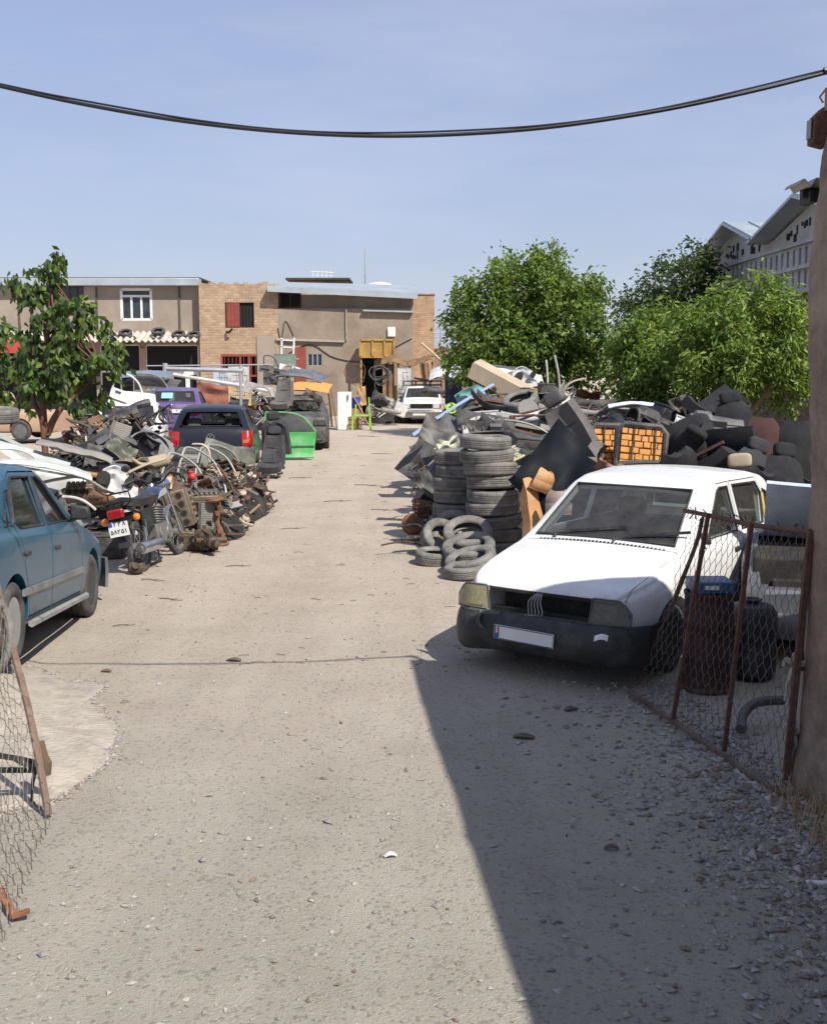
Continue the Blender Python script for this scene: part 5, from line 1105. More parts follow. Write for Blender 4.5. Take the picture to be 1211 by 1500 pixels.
for (a_, b_, c_) in (((-60, 1098), (30, 1112), (66, 1122)), ((-60, 1128), (20, 1128), (66, 1128)), ((20, 1110), (50, 1126), (68, 1134)), ((52, 1130), (48, 1150), (47, 1186))):
    mb = MB(); sp_ = spline([P(a_[0], a_[1], 6.05)-O, P(b_[0], b_[1], 6.12)-O, P(c_[0], c_[1], 6.2)-O], 6)
    for q0, q1 in zip(sp_, sp_[1:]): mb.bar(q0, q1, .012, .03)
    mb.build('rubber_strap', m_plas, gl_, smooth=0)
mb = MB(); mb.tube([P(60, 1085+0, 6.2)-O, P(62, 1108, 6.18)-O, P(69, 1118, 6.17)-O, P(70, 1135, 6.17)-O], [.02, .035, .03, .02], 7); mb.build('strap_knot', M('brown_rag', (.13, .09, .06), .95), gl_)
hs = thing('hose_loop', 'grey hose loop hanging on the torn wire gate at the left edge', 'hose', P(-30, 930, 6.2))
mb = MB(); mb.tube([(.17*math.cos(t*PI/14), .02*math.sin(t*.7), .24*math.sin(t*PI/14)) for t in range(28)], .022, 8, closed=True); mb.build('hose', m_tyre2, hs)

# ------------------------------------------------------------------ motorcycle
m_bk = M('navy_tank_paint', (.02, .03, .075), .22, var=.1, coat=.6, dust=.2, dcol=(.2, .19, .18)); m_sil = M('silver_paint', (.45, .46, .5), .3, .3, var=.1, dust=.2)
m_alu = M('cast_aluminium', (.30, .29, .28), .5, .6, var=.35, vs=20, dust=.4, dcol=(.16, .13, .1))
mc = thing('motorcycle', 'dusty navy and silver motorcycle on its stand, tail with plate towards us', 'motorcycle', (-3.12, 13.25, 0))
mc.rotation_euler = Matrix.Rotation(-R(7), 3, 'Z').to_euler(); 
from mathutils import Quaternion
qq = Quaternion((0, 0, 1), -R(8)) @ Quaternion((0, 1, 0), -R(12)); mc.rotation_euler = qq.to_euler()
def mwheel(y, r, w):
    h = MB(); h.tube([(-.06, y, r), (.06, y, r)], .05, 10); o = h.build('wheel', m_alu, mc)
    a = MB(); a.lathe(tyre_prof(r, w, r-.075), 40, closed=True, X=T(0, y, r) @ RY(PI/2)); a.build('tyre', m_tyre, o, 50)
    a = MB(); a.lathe([(r-.07, -.03), (r-.09, -.02), (r-.09, .02), (r-.07, .03)], 40, X=T(0, y, r) @ RY(PI/2), closed=True)
    for k in range(14):
        t = 2*PI*k/14; a.tube([(.03*(-1)**k, y+.04*math.cos(t+.4), r+.04*math.sin(t+.4)), (0, y+(r-.08)*math.cos(t), r+(r-.08)*math.sin(t))], .003, 4)
    a.build('rim', m_rim, o)
mwheel(0, .30, .085); mwheel(1.24, .295, .075)
def mpart(n, m_, f, **kw): a = MB(); f(a); return a.build(n, m_, mc, **kw)
mpart('fuel_tank', m_bk, lambda a: a.plate(lambda u, v: (.135*math.sin(v*2*PI)*(.75+.25*math.sin(u*PI))*(1 if math.cos(v*2*PI) > -.3 else .8), uv(.52, .96, u), .82+.02*u+.10*math.cos(v*2*PI)*math.sin(.25+u*2.4)**.7), 12, 20, .006))
for sx in (-1, 1): mpart('tank_panel', m_sil, lambda a: a.prism([(.60, -.045), (.93, -.01), (.90, .06), (.72, .03)], .012, 0, T(sx*.137, 0, .82) @ RZ(PI/2) @ RX(PI/2)), bevel=.003)
mpart('tank_cap', m_chrome, lambda a: a.cyl((0, .82, .92), (0, .83, .945), .04))
mpart('seat', m_plas, lambda a: a.plate(lambda u, v: (uv(-.13, .13, v)*(1 if u < .6 else 1-.3*(u-.6)), uv(-.22, .58, u), .80+.035*math.sin(v*PI)-.05*math.sin(u*PI)*(.6)+.03*(1-u)), 12, 8, .09))
mpart('luggage_rack', m_dk, lambda a: (a.tube([(-.13, -.02, .84), (-.13, -.38, .86), (.13, -.38, .86), (.13, -.02, .84)], .011, 6), a.tube([(-.13, -.2, .86), (-.13, -.22, .96), (.13, -.22, .96), (.13, -.2, .86)], .011, 6), a.bar((-.05, -.38, .86), (-.05, -.1, .85), .02, .01), a.bar((.05, -.38, .86), (.05, -.1, .85), .02, .01)))
mpart('rear_mudguard', m_plas, lambda a: a.plate(lambda u, v: (uv(-.07, .07, v), .0-.37*math.sin(uv(-.9, 1.45, u)), .30+.37*math.cos(uv(-.9, 1.45, u))), 12, 3, .012))
mpart('tail_lamp', m_redl, lambda a: a.box((0, -.40, .74), (.19, .07, .105)), bevel=.02)
mpart('tail_bracket', m_dk, lambda a: a.box((0, -.37, .72), (.12, .06, .2)))
pl_ = MB(); pl_.box((0, -.415, .565), (.235, .006, .16)); pl_ = pl_.build('number_plate', m_platew, mc, bevel=.002)
for row, z, s_ in (('1238', .605, .055), ('58251', .52, .055)):
    for k, ch in enumerate(row):
        if row == '1238' and k == 0:
            a = MB(); a.box((-.09, -.42, z+.02), (.05, .004, .04)); a.build('blue_band', m_fbl, pl_); continue
        a = MB(); x0_ = -.105+k*(.21/len(row))+.004
        for st_ in DG[ch]:
            for p0, p1 in zip(st_, st_[1:]): a.tube([(x0_+p0[0]*.036, -.42, z+p0[1]*.045), (x0_+p1[0]*.036, -.42, z+p1[1]*.045)], .004, 4)
        a.build('digit', m_blk, pl_)
for sx in (-1, 1): mpart('indicator', m_org, lambda a: a.ball((sx*.19, -.30, .66), (.045, .035, .045), 10)); mpart('indicator_stalk', m_dk, lambda a: a.tube([(sx*.05, -.3, .66), (sx*.16, -.30, .66)], .01, 6))
mpart('muffler', m_chrome, lambda a: (a.tube([(.17, -.34, .30), (.17, -.32, .30), (.17, .28, .27), (.165, .40, .265)], [.06, .07, .065, .025], 14), a.tube([(.165, .40, .265), (.14, .62, .25), (.09, .86, .35), (.07, .88, .52)], .021, 8), a.tube([(.17, -.36, .30), (.17, -.33, .30)], .028, 10)))
mpart('engine', m_alu, lambda a: (a.box((0, .60, .38), (.22, .40, .20)), a.tube([(-.15, .52, .37), (.15, .52, .37)], .10, 16), a.tube([(-.14, .70, .36), (.16, .70, .36)], .085, 16), a.tube([(0, .70, .42), (.0, .78, .70)], .075, 12), [a.lathe([(.02, 0), (.105, 0), (.105, .008), (.02, .008)], 20, X=T(0, .715+.01*k, .48+.03*k) @ RX(R(-14))) for k in range(7)]), bevel=.01)
mpart('frame', m_dk, lambda a: (a.tube([(0, 1.06, .90), (0, .95, .76), (0, .9, .34), (0, .55, .22), (0, .3, .26), (0, .30, .60), (0, .5, .72), (0, 1.02, .84)], .018, 7), [a.tube([(s_*.1, .32, .60), (s_*.11, -.3, .78)], .013, 6) for s_ in (-1, 1)], [a.tube([(s_*.09, 0, .30), (s_*.08, .34, .34)], .018, 6) for s_ in (-1, 1)]))
mpart('side_panel', m_plas, lambda a: [a.prism([(.05, .48), (.4, .5), (.38, .70), (.02, .72)], .02, 0, T(s_*.12, 0, 0) @ RZ(PI/2) @ RX(PI/2)) for s_ in (-1, 1)], bevel=.006)
for sx in (-1, 1):
    mpart('shock_absorber', m_chrome, lambda a: (a.tube([(sx*.11, 0, .32), (sx*.11, .1, .66)], .014, 6), a.tube([(sx*.11+.024*math.cos(k*.9), .03+.055*k/40, .40+.20*k/40+.024*math.sin(k*.9)) for k in range(40)], .005, 5)))
    mpart('fork', m_chrome, lambda a: (a.tube([(sx*.085, 1.24, .295), (sx*.085, 1.06, .92)], [.024, .018], 8)))
    mpart('mirror', m_plas, lambda a: (a.tube([(sx*.28, .98, 1.02), (sx*.32, .98, 1.16)], .006, 5), a.ball((sx*.34, .98, 1.20), (.06, .012, .04), 10)))
mpart('front_mudguard', m_chrome, lambda a: a.plate(lambda u, v: (uv(-.055, .055, v), 1.24+(.335-.012*math.sin(v*PI)*-1)*math.sin(uv(-1.35, .9, u)), .295+(.335+.014*math.sin(v*PI))*math.cos(uv(-1.35, .9, u))), 18, 5, .006))
mpart('handlebar', m_dk, lambda a: (a.tube(spline([(V(-.36, .86, 1.0)), V(-.22, .96, 1.04), V(-.06, 1.04, .95), V(.06, 1.04, .95), V(.22, .96, 1.04), V(.36, .86, 1.0)], 5), .012, 6), a.tube([(-.38, .85, 1.0), (-.25, .94, 1.035)], .019, 8), a.tube([(.38, .85, 1.0), (.25, .94, 1.035)], .019, 8), [a.tube([(s_*.28, .96, 1.02), (s_*.36, .93, .98)], .006, 4) for s_ in (-1, 1)]))
mpart('headlamp', m_chrome, lambda a: a.lathe([(.02, 0), (.06, .02), (.085, .08), (.09, .12), (0, .125)], 18, X=T(0, 1.12, .90) @ RX(-PI/2)))
mpart('speedometer', m_plas, lambda a: a.cyl((.0, 1.04, .99), (0, 1.07, 1.04), .06))
mpart('centre_stand', m_dk, lambda a: a.tube([(-.08, .35, .25), (-.16, .24, .02), (.14, .24, .06), (.08, .35, .25)], .012, 6))
mpart('chain_case', m_dk, lambda a: a.box((-.07, .22, .32), (.03, .5, .1)), bevel=.02)
mpart('cable', m_plas, lambda a: (a.tube(spline([V(.26, .95, 1.02), V(.2, 1.1, .98), V(.1, 1.0, .8)], 6), .005, 4), a.tube(spline([V(-.26, .95, 1.02), V(-.2, 1.12, 1.0), V(-.05, 1.0, .8)], 6), .005, 4)))

# ------------------------------------------------------------------ behind the right gate
m_brl = M('rusty_barrel', (.055, .023, .019), .8, .1, var=.4, vs=8, dust=.2, dcol=(.08, .055, .045))
bp_ = G(1035, 1008); br = thing('barrel', 'small rusty red barrel standing behind the chicken wire gate', 'barrel', (bp_.x, bp_.y+.02, 0))
a = MB(); a.lathe([(.18, 0), (.19, .01), (.185, .03), (.18, .05), (.18, .22), (.187, .235), (.187, .25), (.18, .265), (.18, .48), (.187, .495), (.187, .51), (.18, .525), (.18, .70), (.187, .72), (.187, .735)], 32); a.lathe([(.165, .735), (.165, .69), (0, .69)], 32); a.build('barrel_body', m_brl, br)
a = MB(); a.lathe([(.183, .0), (.195, .005), (.195, .025), (.183, .03)], 32, closed=True); a.build('base_rim', m_rust, br)
cr_ = thing('plastic_crate', 'blue plastic box resting on the small red barrel', 'crate', (bp_.x, bp_.y+.02, .735))
a = MB(); a.box((0, 0, .045), (.30, .28, .09)); a.build('crate_body', M('blue_plastic', (.025, .085, .19), .5, var=.3, vs=20, dust=.4), cr_, bevel=.012)
a = MB(); a.box((-.02, -.142, .05), (.10, .01, .03)); a.build('white_print', m_wh, cr_)
SV = dict(P4); m_svr = M('silver_car_paint', (.15, .16, .18), .4, .35, var=.15, coat=.2, dust=.3, dcol=(.2, .18, .16))
SV.update(hood=([(-.68, .0), (.68, .0), (.72, .5), (.70, 1.22), (-.70, 1.22), (-.72, .5)], .62), nohood=True, extra=[lambda c: c.mk([(x, c.L/2-q, z) for x in (-.62, .62) for q in (.14, 1.05) for z in (.42, 1.0)], [(0, 1, 3, 2), (4, 6, 7, 5), (0, 4, 5, 1), (2, 3, 7, 6), (0, 2, 6, 4), (1, 5, 7, 3)])], rubstrip=None, rimmat=m_rim, wins=[], doors=[], ws=None, rw_=None, seats=None, axles=[.83])
SV['extra'] = SV['extra']+[lambda c: c.mk([(x, c.L/2-q, z) for x in (-2, 2) for q in (1.3, 5) for z in (-.5, 2)], [(0, 1, 3, 2), (4, 6, 7, 5), (0, 4, 5, 1), (2, 3, 7, 6), (0, 2, 6, 4), (1, 5, 7, 3)])]
WRX = SV['extra'][:1]
wy = R(196); fd = Vector((math.sin(wy), math.cos(wy), 0)); nose = Vector((3.42, 8.9, 0))
sv, c = make_car('car_front_end', 'silver car front end with pale raised bonnet between white hatchback and brown wall', SV, m_svr, nose-fd*SV['L']/2, wy)
y0 = c.L/2
for o in [o for o in sv.children if o.name.startswith('underbody')]: bpy.data.objects.remove(o)
a = MB(); a.plate(lambda u, v: (uv(-.66, .66, u), y0-1.22+.62*v, .90+.52*v-.03*math.sin(u*PI)), 10, 6, .03); a.build('bonnet', M('pale_blue_panel', (.46, .53, .66), .45, 0, dust=.2), sv)
a = MB(); a.plate(lambda u, v: (uv(-.82, .82, u), y0+.05-.3*max(0, (abs(uv(-.82, .82, u))-.5)/.32)**2+.03*math.sin(v*PI), uv(.44, .24, v)), 24, 5, .03); a.build('bumper', M('worn_grey_bumper', (.17, .175, .18), .6, dust=.3), sv, fix=True)
a = MB(); a.box((0, y0-.2, .55), (1.2, .05, .25)); a.box((0, y0-.68, .56), (1.5, .9, .56)); a.box((0, y0-1.33, .5), (1.6, .06, .8)); a.build('dark_bay_fill', m_under, sv, bevel=.02)  # solid dark boxes fill the bay, its shade put into their colour
mf = thing('exhaust_pipe', 'bent grey exhaust pipe lying on gravel behind the right wire gate', 'pipe', G(1085, 1066, .05))
a = MB(); a.tube(spline([V(0, 0, 0), V(.05, .12, .06), V(.16, .2, .11), V(.34, .22, .12)], 6), .032, 10); a.tube([(-.01, -.02, -.005), (.01, .01, .005)], .036, 10); a.build('pipe', M('sooty_steel', (.12, .115, .11), .6, .5, var=.3), mf)
dt = thing('water_drum', 'black plastic drum in shade behind the right wire gate', 'drum', (bp_.x+.42, bp_.y+.35, 0))
a = MB(); a.lathe([(.16, 0), (.19, .03), (.19, .25), (.185, .27), (.19, .29), (.19, .5), (.15, .56), (.06, .58), (.06, .6), (0, .6)], 28); a.build('drum_body', m_plas, dt)
a = MB(); a.tube([(.06*math.cos(k*PI/8), .06*math.sin(k*PI/8), .6) for k in range(16)], .012, 6, closed=True); a.build('drum_rim', m_plas, dt)
# dry grass at the foot of the corner
g = MB(); rn = random.Random(8)
for k in range(900):
    x = rn.uniform(1.96, 2.5); y = rn.uniform(4.9, 6.25)
    if x > 2.2+(6.45-y)*.086 or rn.random() < (2.3-x)*.9: continue
    h = rn.uniform(.04, .17); a = rn.uniform(0, 6.3); l = rn.uniform(.2, .9)*h; z = gz(x, y)
    p0 = V(x, y, z); p1 = V(x+math.cos(a)*l*.4, y+math.sin(a)*l*.4, z+h*.7); p2 = V(x+math.cos(a)*l, y+math.sin(a)*l, z+h*.9); sd = V(-math.sin(a), math.cos(a), 0)*.003
    g.add([p0-sd, p0+sd, p1+sd*.7, p1-sd*.7, p2], [(0, 1, 2, 3), (3, 2, 4)])
tag(g.build('dry_grass', M('straw_grass', (.40, .27, .12), .9, var=.3, vs=20), smooth=0), 'dry straw coloured grass at the foot of the brown wall', 'grass', kind='stuff')
pp = thing('plastic_pipe', 'short white plastic pipe lying at the right edge below the dry grass', 'pipe', G(1205, 1293, .02)); a = MB(); a.tube([(-.08, .0, 0), (.5, -.05, .0)], .013, 10); a.build('pipe', m_wh, pp)
# ------------------------------------------------------------------ scrap: kinds, each with its parts
m_pgr = M('dark_grey_paint', (.05, .052, .056), .5, .2, var=.35, vs=5, dust=.6, dcol=(.20, .18, .155), rust=.12)
m_pls = M('dusty_black_plastic', (.024, .024, .025), .6, var=.4, vs=6, dust=.55, dcol=(.155, .14, .12), ds=5)
m_lgr = M('light_grey_panel', (.26, .255, .245), .55, .3, var=.3, vs=5, dust=.55, dcol=(.28, .24, .19), rust=.2)
m_ltw = M('scrap_white_paint', (.58, .58, .56), .45, var=.15, vs=4, dust=.35, dcol=(.34, .3, .25), rust=.25)
m_mint = M('pale_green_white', (.48, .53, .50), .45, var=.12, vs=4, dust=.5, rust=.12, dcol=(.36, .33, .29))
m_beig = M('beige_panel', (.46, .37, .26), .6, var=.15, vs=3, dust=.3, dcol=(.4, .32, .24))
m_tan = M('tan_paint', (.47, .31, .21), .6, var=.15, vs=2, dust=.3, dcol=(.45, .34, .25))
m_olv = M('olive_paint', (.075, .08, .055), .5, var=.3, vs=4, dust=.35, dcol=(.2, .19, .15))
m_nvy = M('navy_paint', (.0022, .004, .0075), .5, var=.2, vs=2, spec=.18)
m_blp = M('pale_blue_paint', (.42, .50, .66), .4, var=.12, vs=3, dust=.25)
m_grn = M('green_car_paint', (.06, .34, .08), .4, var=.15, coat=.2, dust=.45, dcol=(.30, .42, .28), ds=3)
m_oil = M('oily_cast_iron', (.085, .062, .042), .65, .4, var=.5, vs=18, dust=.4, dcol=(.20, .15, .1), ds=12)
m_eng = M('weathered_alloy', (.22, .18, .13), .6, .5, var=.45, vs=22, dust=.4, dcol=(.13, .09, .06), ds=12)
m_rst2 = M('brown_rust', (.20, .095, .05), .85, .2, var=.5, vs=14, dust=.3, dcol=(.25, .17, .12))
m_foam = M('orange_foam', (.62, .29, .08), .9, var=.25, vs=10, dust=.3, dcol=(.45, .27, .13))
m_foam2 = M('tan_leather', (.46, .24, .10), .65, var=.25, vs=8, dust=.3, dcol=(.45, .32, .2))
m_sdk = M('black_cloth', (.018, .018, .021), .95, var=.4, vs=8, dust=.15, dcol=(.06, .057, .055)); m_sdk2 = M('slate_cloth', (.04, .04, .045), .95, var=.3, vs=8)
m_hoop = M('dull_white_trim', (.42, .42, .40), .45, .4, var=.25, vs=8, dust=.45, dcol=(.25, .22, .18))
m_wine = M('maroon_cloth', (.06, .024, .021), .9, var=.35, dust=.2, dcol=(.1, .06, .055))
m_crm = M('cream_cloth', (.36, .30, .2), .9, var=.2, dust=.3)
m_wood = M('old_wood', (.30, .19, .105), .8, var=.35, vs=7, dust=.3, dcol=(.38, .3, .22))
m_lime = M('lime_paint', (.30, .52, .05), .5, var=.15); m_blu = M('blue_bucket', (.03, .10, .42), .4, var=.1)
m_teal = M('teal_panel', (.16, .34, .32), .5, var=.2, dust=.3)
m_tarp = M('brown_tarp', (.20, .115, .055), .9, var=.45, vs=3, dust=.3, dcol=(.3, .2, .12))
m_bcl = M('dark_blue_cloth', (.05, .06, .085), .9, var=.3, dust=.2)
rj = random.Random(21)
def wob(p, f, a): q = V(*p)*f; return a*noise.noise(q)
CATS = {}
def K(name, cat):
    def deco(fn): CATS[name] = (cat, fn); return fn
    return deco
# every maker returns nothing: it adds parts to t. Frame: x width, y depth (towards/away), z up, centred
@K('tyre_casing', 'tyre')
def k_tyre(t, m, r=.31, w=.19): pass
_ty = {}
def tyre(label, loc, rot=(0, 0, 0), r=.31, w=.185, m=None, group=None, name='tyre_casing', cat='tyre'):
    m = m or m_tyre2; key = (round(r, 2), round(w, 2), m.name)
    if key not in _ty: a = MB(); a.lathe(tyre_prof(r, w, r*.61), 44, closed=True); _ty[key] = a.mesh('tyre_casing', m, 50)
    o = link(name, _ty[key]); pose(o, loc, rot); return tag(o, label, cat, group)
@K('door_shell', 'car door')
def k_door(t, m, w=1.05, h=1.1, glass_=None, trimm=None):
    b = -.55*h; m2 = .0
    a = MB(); a.plate(lambda u, v: (uv(-w/2, w/2, u)-.05*w*max(0, u-.8)*5*(1-v), .05*math.sin(v*2.6)-.03+.012*math.sin(v*9), uv(b, b+.56*h, v)), 8, 8, .05); p = a.build('door_panel', m, t)
    z0 = b+.57*h; z1 = b+h
    a = MB(); pts = [(-w/2+.02, .02, z0), (-w/2+.04, .0, z1-.06), (-w/2+.12, -.01, z1), (w*-.02, -.01, z1-.01), (w*.26, 0, z1-.13), (w/2-.01, .03, z0)]; a.tube(spline([V(*q) for q in pts], 4), .022, 6); a.build('window_frame', trimm or m, t)
    if glass_: a = MB(); a.add([(-w/2+.04, .01, z0), (w/2-.05, .02, z0), (w*.25, 0, z1-.14), (-w*.02, 0, z1-.02), (-w/2+.1, 0, z1-.02)], [(0, 1, 2, 3, 4)]); a.build('window_glass', glass_, t, smooth=0)
    a = MB(); a.box((-w/2+.16, -.035, b+.47*h), (.14, .03, .035)); a.build('handle', m_pls, t, bevel=.006)
    a = MB(); a.bar((-w/2+.05, -.03, b+.25*h), (w/2-.05, -.03, b+.25*h), .02, .03); a.build('rub_strip', m_pls, t, smooth=0)
@K('door_skeleton', 'car door')
def k_dframe(t, m, w=1.0, h=1.1):
    a = MB(); z0 = -.5*h; a.tube(spline([V(-w/2, 0, z0), V(-w/2+.03, 0, .3*h), V(-w/2+.12, 0, .5*h), V(w*.05, 0, .48*h), V(w*.3, 0, .3*h), V(w/2, 0, -.02*h), V(w/2, 0, z0+.05)], 5), .017, 7); a.build('window_frame', m, t)
    a = MB(); a.plate(lambda u, v: (uv(-w/2, w/2, u), .02*math.sin(u*8)+.02*math.sin(v*6), uv(z0, -.02*h, v)), 8, 5, .04); a.build('door_panel', m_olv, t)
    a = MB(); a.box((0, .03, -.3*h), (.3, .03, .16)); a.build('inner_trim', m_plas2, t, bevel=.01)
@K('car_bonnet', 'bonnet')
def k_hood(t, m, w=1.3, l=1.0, cr=.05, under=None):
    a = MB(); sd = rj.random()*40; a.plate(lambda u, v: (uv(-w/2, w/2, u)*(1-.1*v), uv(-l/2, l/2, v), cr*(1-(2*u-1)**2)+.03*(1-(2*v-1)**2)+.035*noise.noise(V(u*3, v*3, sd))+.012*noise.noise(V(u*9, v*9, sd))-(.05 if v < .06 else 0)), 18, 16, .014); a.build('panel_skin', m, t)
    a = MB(); z = -.02
    for p, q in (((-w*.42, -l*.42), (w*.42, -l*.42)), ((-w*.36, l*.42), (w*.36, l*.42)), ((-w*.4, -l*.42), (w*.3, l*.4)), ((w*.4, -l*.42), (-w*.3, l*.4))): a.bar((p[0], p[1], z), (q[0], q[1], z), .06, .02)
    a.build('stiffener', under or m_lgr, t, smooth=0)
@K('car_wing', 'wing')
def k_fender(t, m, l=1.25, h=.6):
    a = MB(); N = 22; sd = rj.random()*40
    def f(u, v):
        x = uv(-l/2, l/2, u); top = h*.5-.10*u-.06*max(0, u-.8)*5*.3; cx = -.02*l; ar = .33
        zb = -h/2
        if abs(x-cx) < ar: zb = max(zb, -h/2-.06+math.sqrt(ar*ar-(x-cx)**2)*.95)
        z = uv(zb, top, v); return (x, .06*math.sin(v*1.9)+.10*max(0, v-.8)*4*.4+.035*noise.noise(V(x*3, z*3, sd))+.012*noise.noise(V(x*9, z*9, sd)), z)
    a.plate(f, N, 8, .012); a.build('panel_skin', m, t)
    a = MB(); a.tube([(-.02*l+.33*math.cos(k), .0, -h/2-.06+.33*.95*math.sin(k)) for k in [PI*j/12 for j in range(13)]], .012, 5); a.build('arch_lip', m, t)
@K('car_bumper', 'bumper')
def k_bump(t, m, w=1.5, h=.2):
    sd = rj.random()*40; a = MB(); a.plate(lambda u, v: (uv(-w/2, w/2, u),   .28*abs(2*u-1)**3-.05*math.sin(v*PI)+.03*noise.noise(V(u*5, v, sd)), uv(-h/2, h/2, v)+.05*noise.noise(V(u*2.5, 3, sd))), 24, 7, .02); a.build('bumper_skin', m, t)
    a = MB(); [a.box((x, .08, 0), (.06, .14, h*.5)) for x in (-.4*w, .4*w)]
    a.bar((-.42*w, .12, 0), (.42*w, .12, 0), .04, .06); a.build('bracket', m_rust, t)
@K('seat_assembly', 'seat')
def k_seat(t, m, head=True, backrest=18, m2=None):
    a = MB(); a.plate(lambda u, v: (uv(-.25, .25, u), uv(-.25, .27, v), .04*abs(2*u-1)**2+.03*math.sin(v*PI)-.05*max(0, v-.8)*3), 10, 8, .14); a.build('seat', m, t)
    a = MB(); X = T(0, -.24, .08) @ RX(R(backrest)); a.X = X; a.plate(lambda u, v: (uv(-.24, .24, u)*(1-.18*v**2), -.05*abs(2*u-1)**2*-1-.02*math.sin(v*PI), uv(0, .60, v)), 10, 8, .13); bk = a.build('backrest', m, t)
    a = MB(); a.X = X; [a.tube([(s_*.21*(1-.15*z), .075, z), (s_*.2*(1-.15*(z+.2)), .075, z+.2)], .012, 4) for s_ in (-1, 1) for z in (.05, .25)]; a.tube([(-.17, .06, .33), (.17, .06, .33)], .008, 4); a.build('seam', m_pls, bk)
    if head: a = MB(); a.X = X; a.pillow((0, 0, .72), (.29, .13, .19)); a.tube([(-.05, 0, .58), (-.05, 0, .7)], .008, 5); a.tube([(.05, 0, .58), (.05, 0, .7)], .008, 5); a.build('headrest', m2 or m, t)
    a = MB(); a.bar((-.2, -.25, -.12), (-.2, .25, -.12), .03, .04); a.bar((.2, -.25, -.12), (.2, .25, -.12), .03, .04); a.build('seat_rail', m_rust, t)
@K('seat_squab', 'seat back')
def k_sback(t, m, w=.5, h=.62, head=True, m2=None):
    a = MB(); a.plate(lambda u, v: (uv(-w/2, w/2, u)*(1-.10*v**2)*math.sqrt(max(.12, 1-.75*max(0, (v-.55)/.45)**3)), .07*abs(2*u-1)**2-.03*math.sin(v*PI)+.005*math.sin(v*14), uv(-h/2, h/2, v)-.02*abs(2*u-1)), 14, 22, .13); a.build('backrest', m, t)
    if head: a = MB(); a.pillow((0, 0, h/2+.09), (.28, .13, .18)); a.tube([(-.05, 0, h/2-.02), (-.05, 0, h/2+.1)], .008, 5); a.tube([(.05, 0, h/2-.02), (.05, 0, h/2+.1)], .008, 5); a.build('headrest', m2 or m, t)
@K('sprung_squab', 'seat back')
def k_sframe(t, m, w=.56, h=.6):
    a = MB(); a.tube([(-w/2, 0, -h/2), (-w/2, 0, h*.35), (-w*.38, 0, h/2), (w*.38, 0, h/2), (w/2, 0, h*.35), (w/2, 0, -h/2)], .045, 8, closed=True); a.build('frame', m_pls, t)
    rr = random.Random(int(w*1000)); n = 0; fm = MB()
    rows = 6
    fm.box((0, .035, 0), (w*.9, .03, h*.92), 1)
    for j in range(rows):
        z = uv(-h*.44, h*.42, (j+.5)/rows); x = -w*.43
        while x < w*.40:
            l = rr.uniform(.07, .15); l = min(l, w*.43-x); fm.box((x+l/2, -.005+rr.uniform(-.006, .006), z+rr.uniform(-.008, .008)), (l-.014, .05, h*.86/rows-.014), 0, None); x += l
    fm.build('foam_pad', [m, m_foam2], t, bevel=.012)
    a = MB(); [a.tube([(x, -.05, -h/2), (x*.9, -.05, h/2)], .009, 5) for x in (-w*.18, w*.3)]; a.build('strap', m_pls, t)
@K('engine_block', 'engine block')
def k_eng(t, m, w=.5, h=.42, d=.3):
    a = MB(); a.box((0, 0, 0), (w, d, h)); a.box((0, 0, -h*.55), (w*.85, d*.8, h*.22)); a.build('block', m, t, bevel=.015)
    a = MB(); [a.tube([(uv(-w*.36, w*.36, k/3), -d*.52, h*.18), (uv(-w*.36, w*.36, k/3), -d*.42, h*.18)], .05, 14) for k in range(4)]; [a.tube([(uv(-w*.4, w*.4, k/4), -d*.54, -h*.2), (uv(-w*.4, w*.4, k/4), -d*.4, -h*.2)], .018, 8) for k in range(5)]; a.build('port_rings', m_oil, t)
    
    for k in range(4): a = MB(); a.tube([(uv(-w*.36, w*.36, k/3), -d*.525, h*.18), (uv(-w*.36, w*.36, k/3), -d*.523, h*.18)], .035, 14); a.build('port', m_blk, t)
    a = MB(); a.tube([(w*.5, 0, -h*.1), (w*.58, 0, -h*.1)], h*.38, 18); a.build('flange', m_oil, t)
    a = MB(); a.box((0, 0, h*.56), (w*.96, d*.7, h*.16)); [a.box((uv(-w*.4, w*.4, k/5), 0, h*.66), (.04, d*.5, .05)) for k in range(6)]; a.build('head_cover', m_eng, t, bevel=.01)
@K('gearbox', 'gearbox')
def k_gear(t, m, s_=1.):
    a = MB(); a.lathe([(.2*s_, 0), (.21*s_, .02), (.19*s_, .05), (.15*s_, .14), (.11*s_, .2), (.10*s_, .34), (.06*s_, .36), (.05*s_, .46), (0, .47)], 18, X=RX(PI/2)); a.build('housing', m, t)
    a = MB(); [a.box((.205*s_*math.cos(k*PI/4), -.01, .205*s_*math.sin(k*PI/4)), (.04, .04, .04)) for k in range(8)]; [a.bar((.13*math.cos(k), -.06, .13*math.sin(k)), (.1*math.cos(k), -.3, .1*math.sin(k)), .012, .03) for k in (0, 1, 2, 3, 4, 5)]; a.build('ribs', m_oil, t)
    a = MB(); a.tube([(0, -.16, 0), (.3*s_, -.17, 0)], .05*s_, 10); a.tube([(0, -.16, 0), (-.24*s_, -.17, .02)], .045*s_, 10); a.build('shaft_tube', m_oil, t)
@K('metal_pipe', 'pipe')
def k_pipe(t, m, l=1.2, r=.022, bend=.15):
    a = MB(); a.tube(spline([V(-l/2, 0, 0), V(-l*.2, bend*.3, bend*.6), V(l*.15, -bend*.2, bend), V(l/2, bend*.2, 0)], 7), r, 8); a.build('pipe', m, t)
@K('metal_strip', 'trim strip')
def k_strip(t, m, l=1.3, w=.1, bend=.08):
    a = MB(); a.plate(lambda u, v: (uv(-l/2, l/2, u), uv(-w/2, w/2, v)*(1-.4*u)+.3*bend*math.sin(u*3), bend*math.sin(u*PI)+.02*math.sin(v*PI)), 16, 3, .014); a.build('strip', m, t)
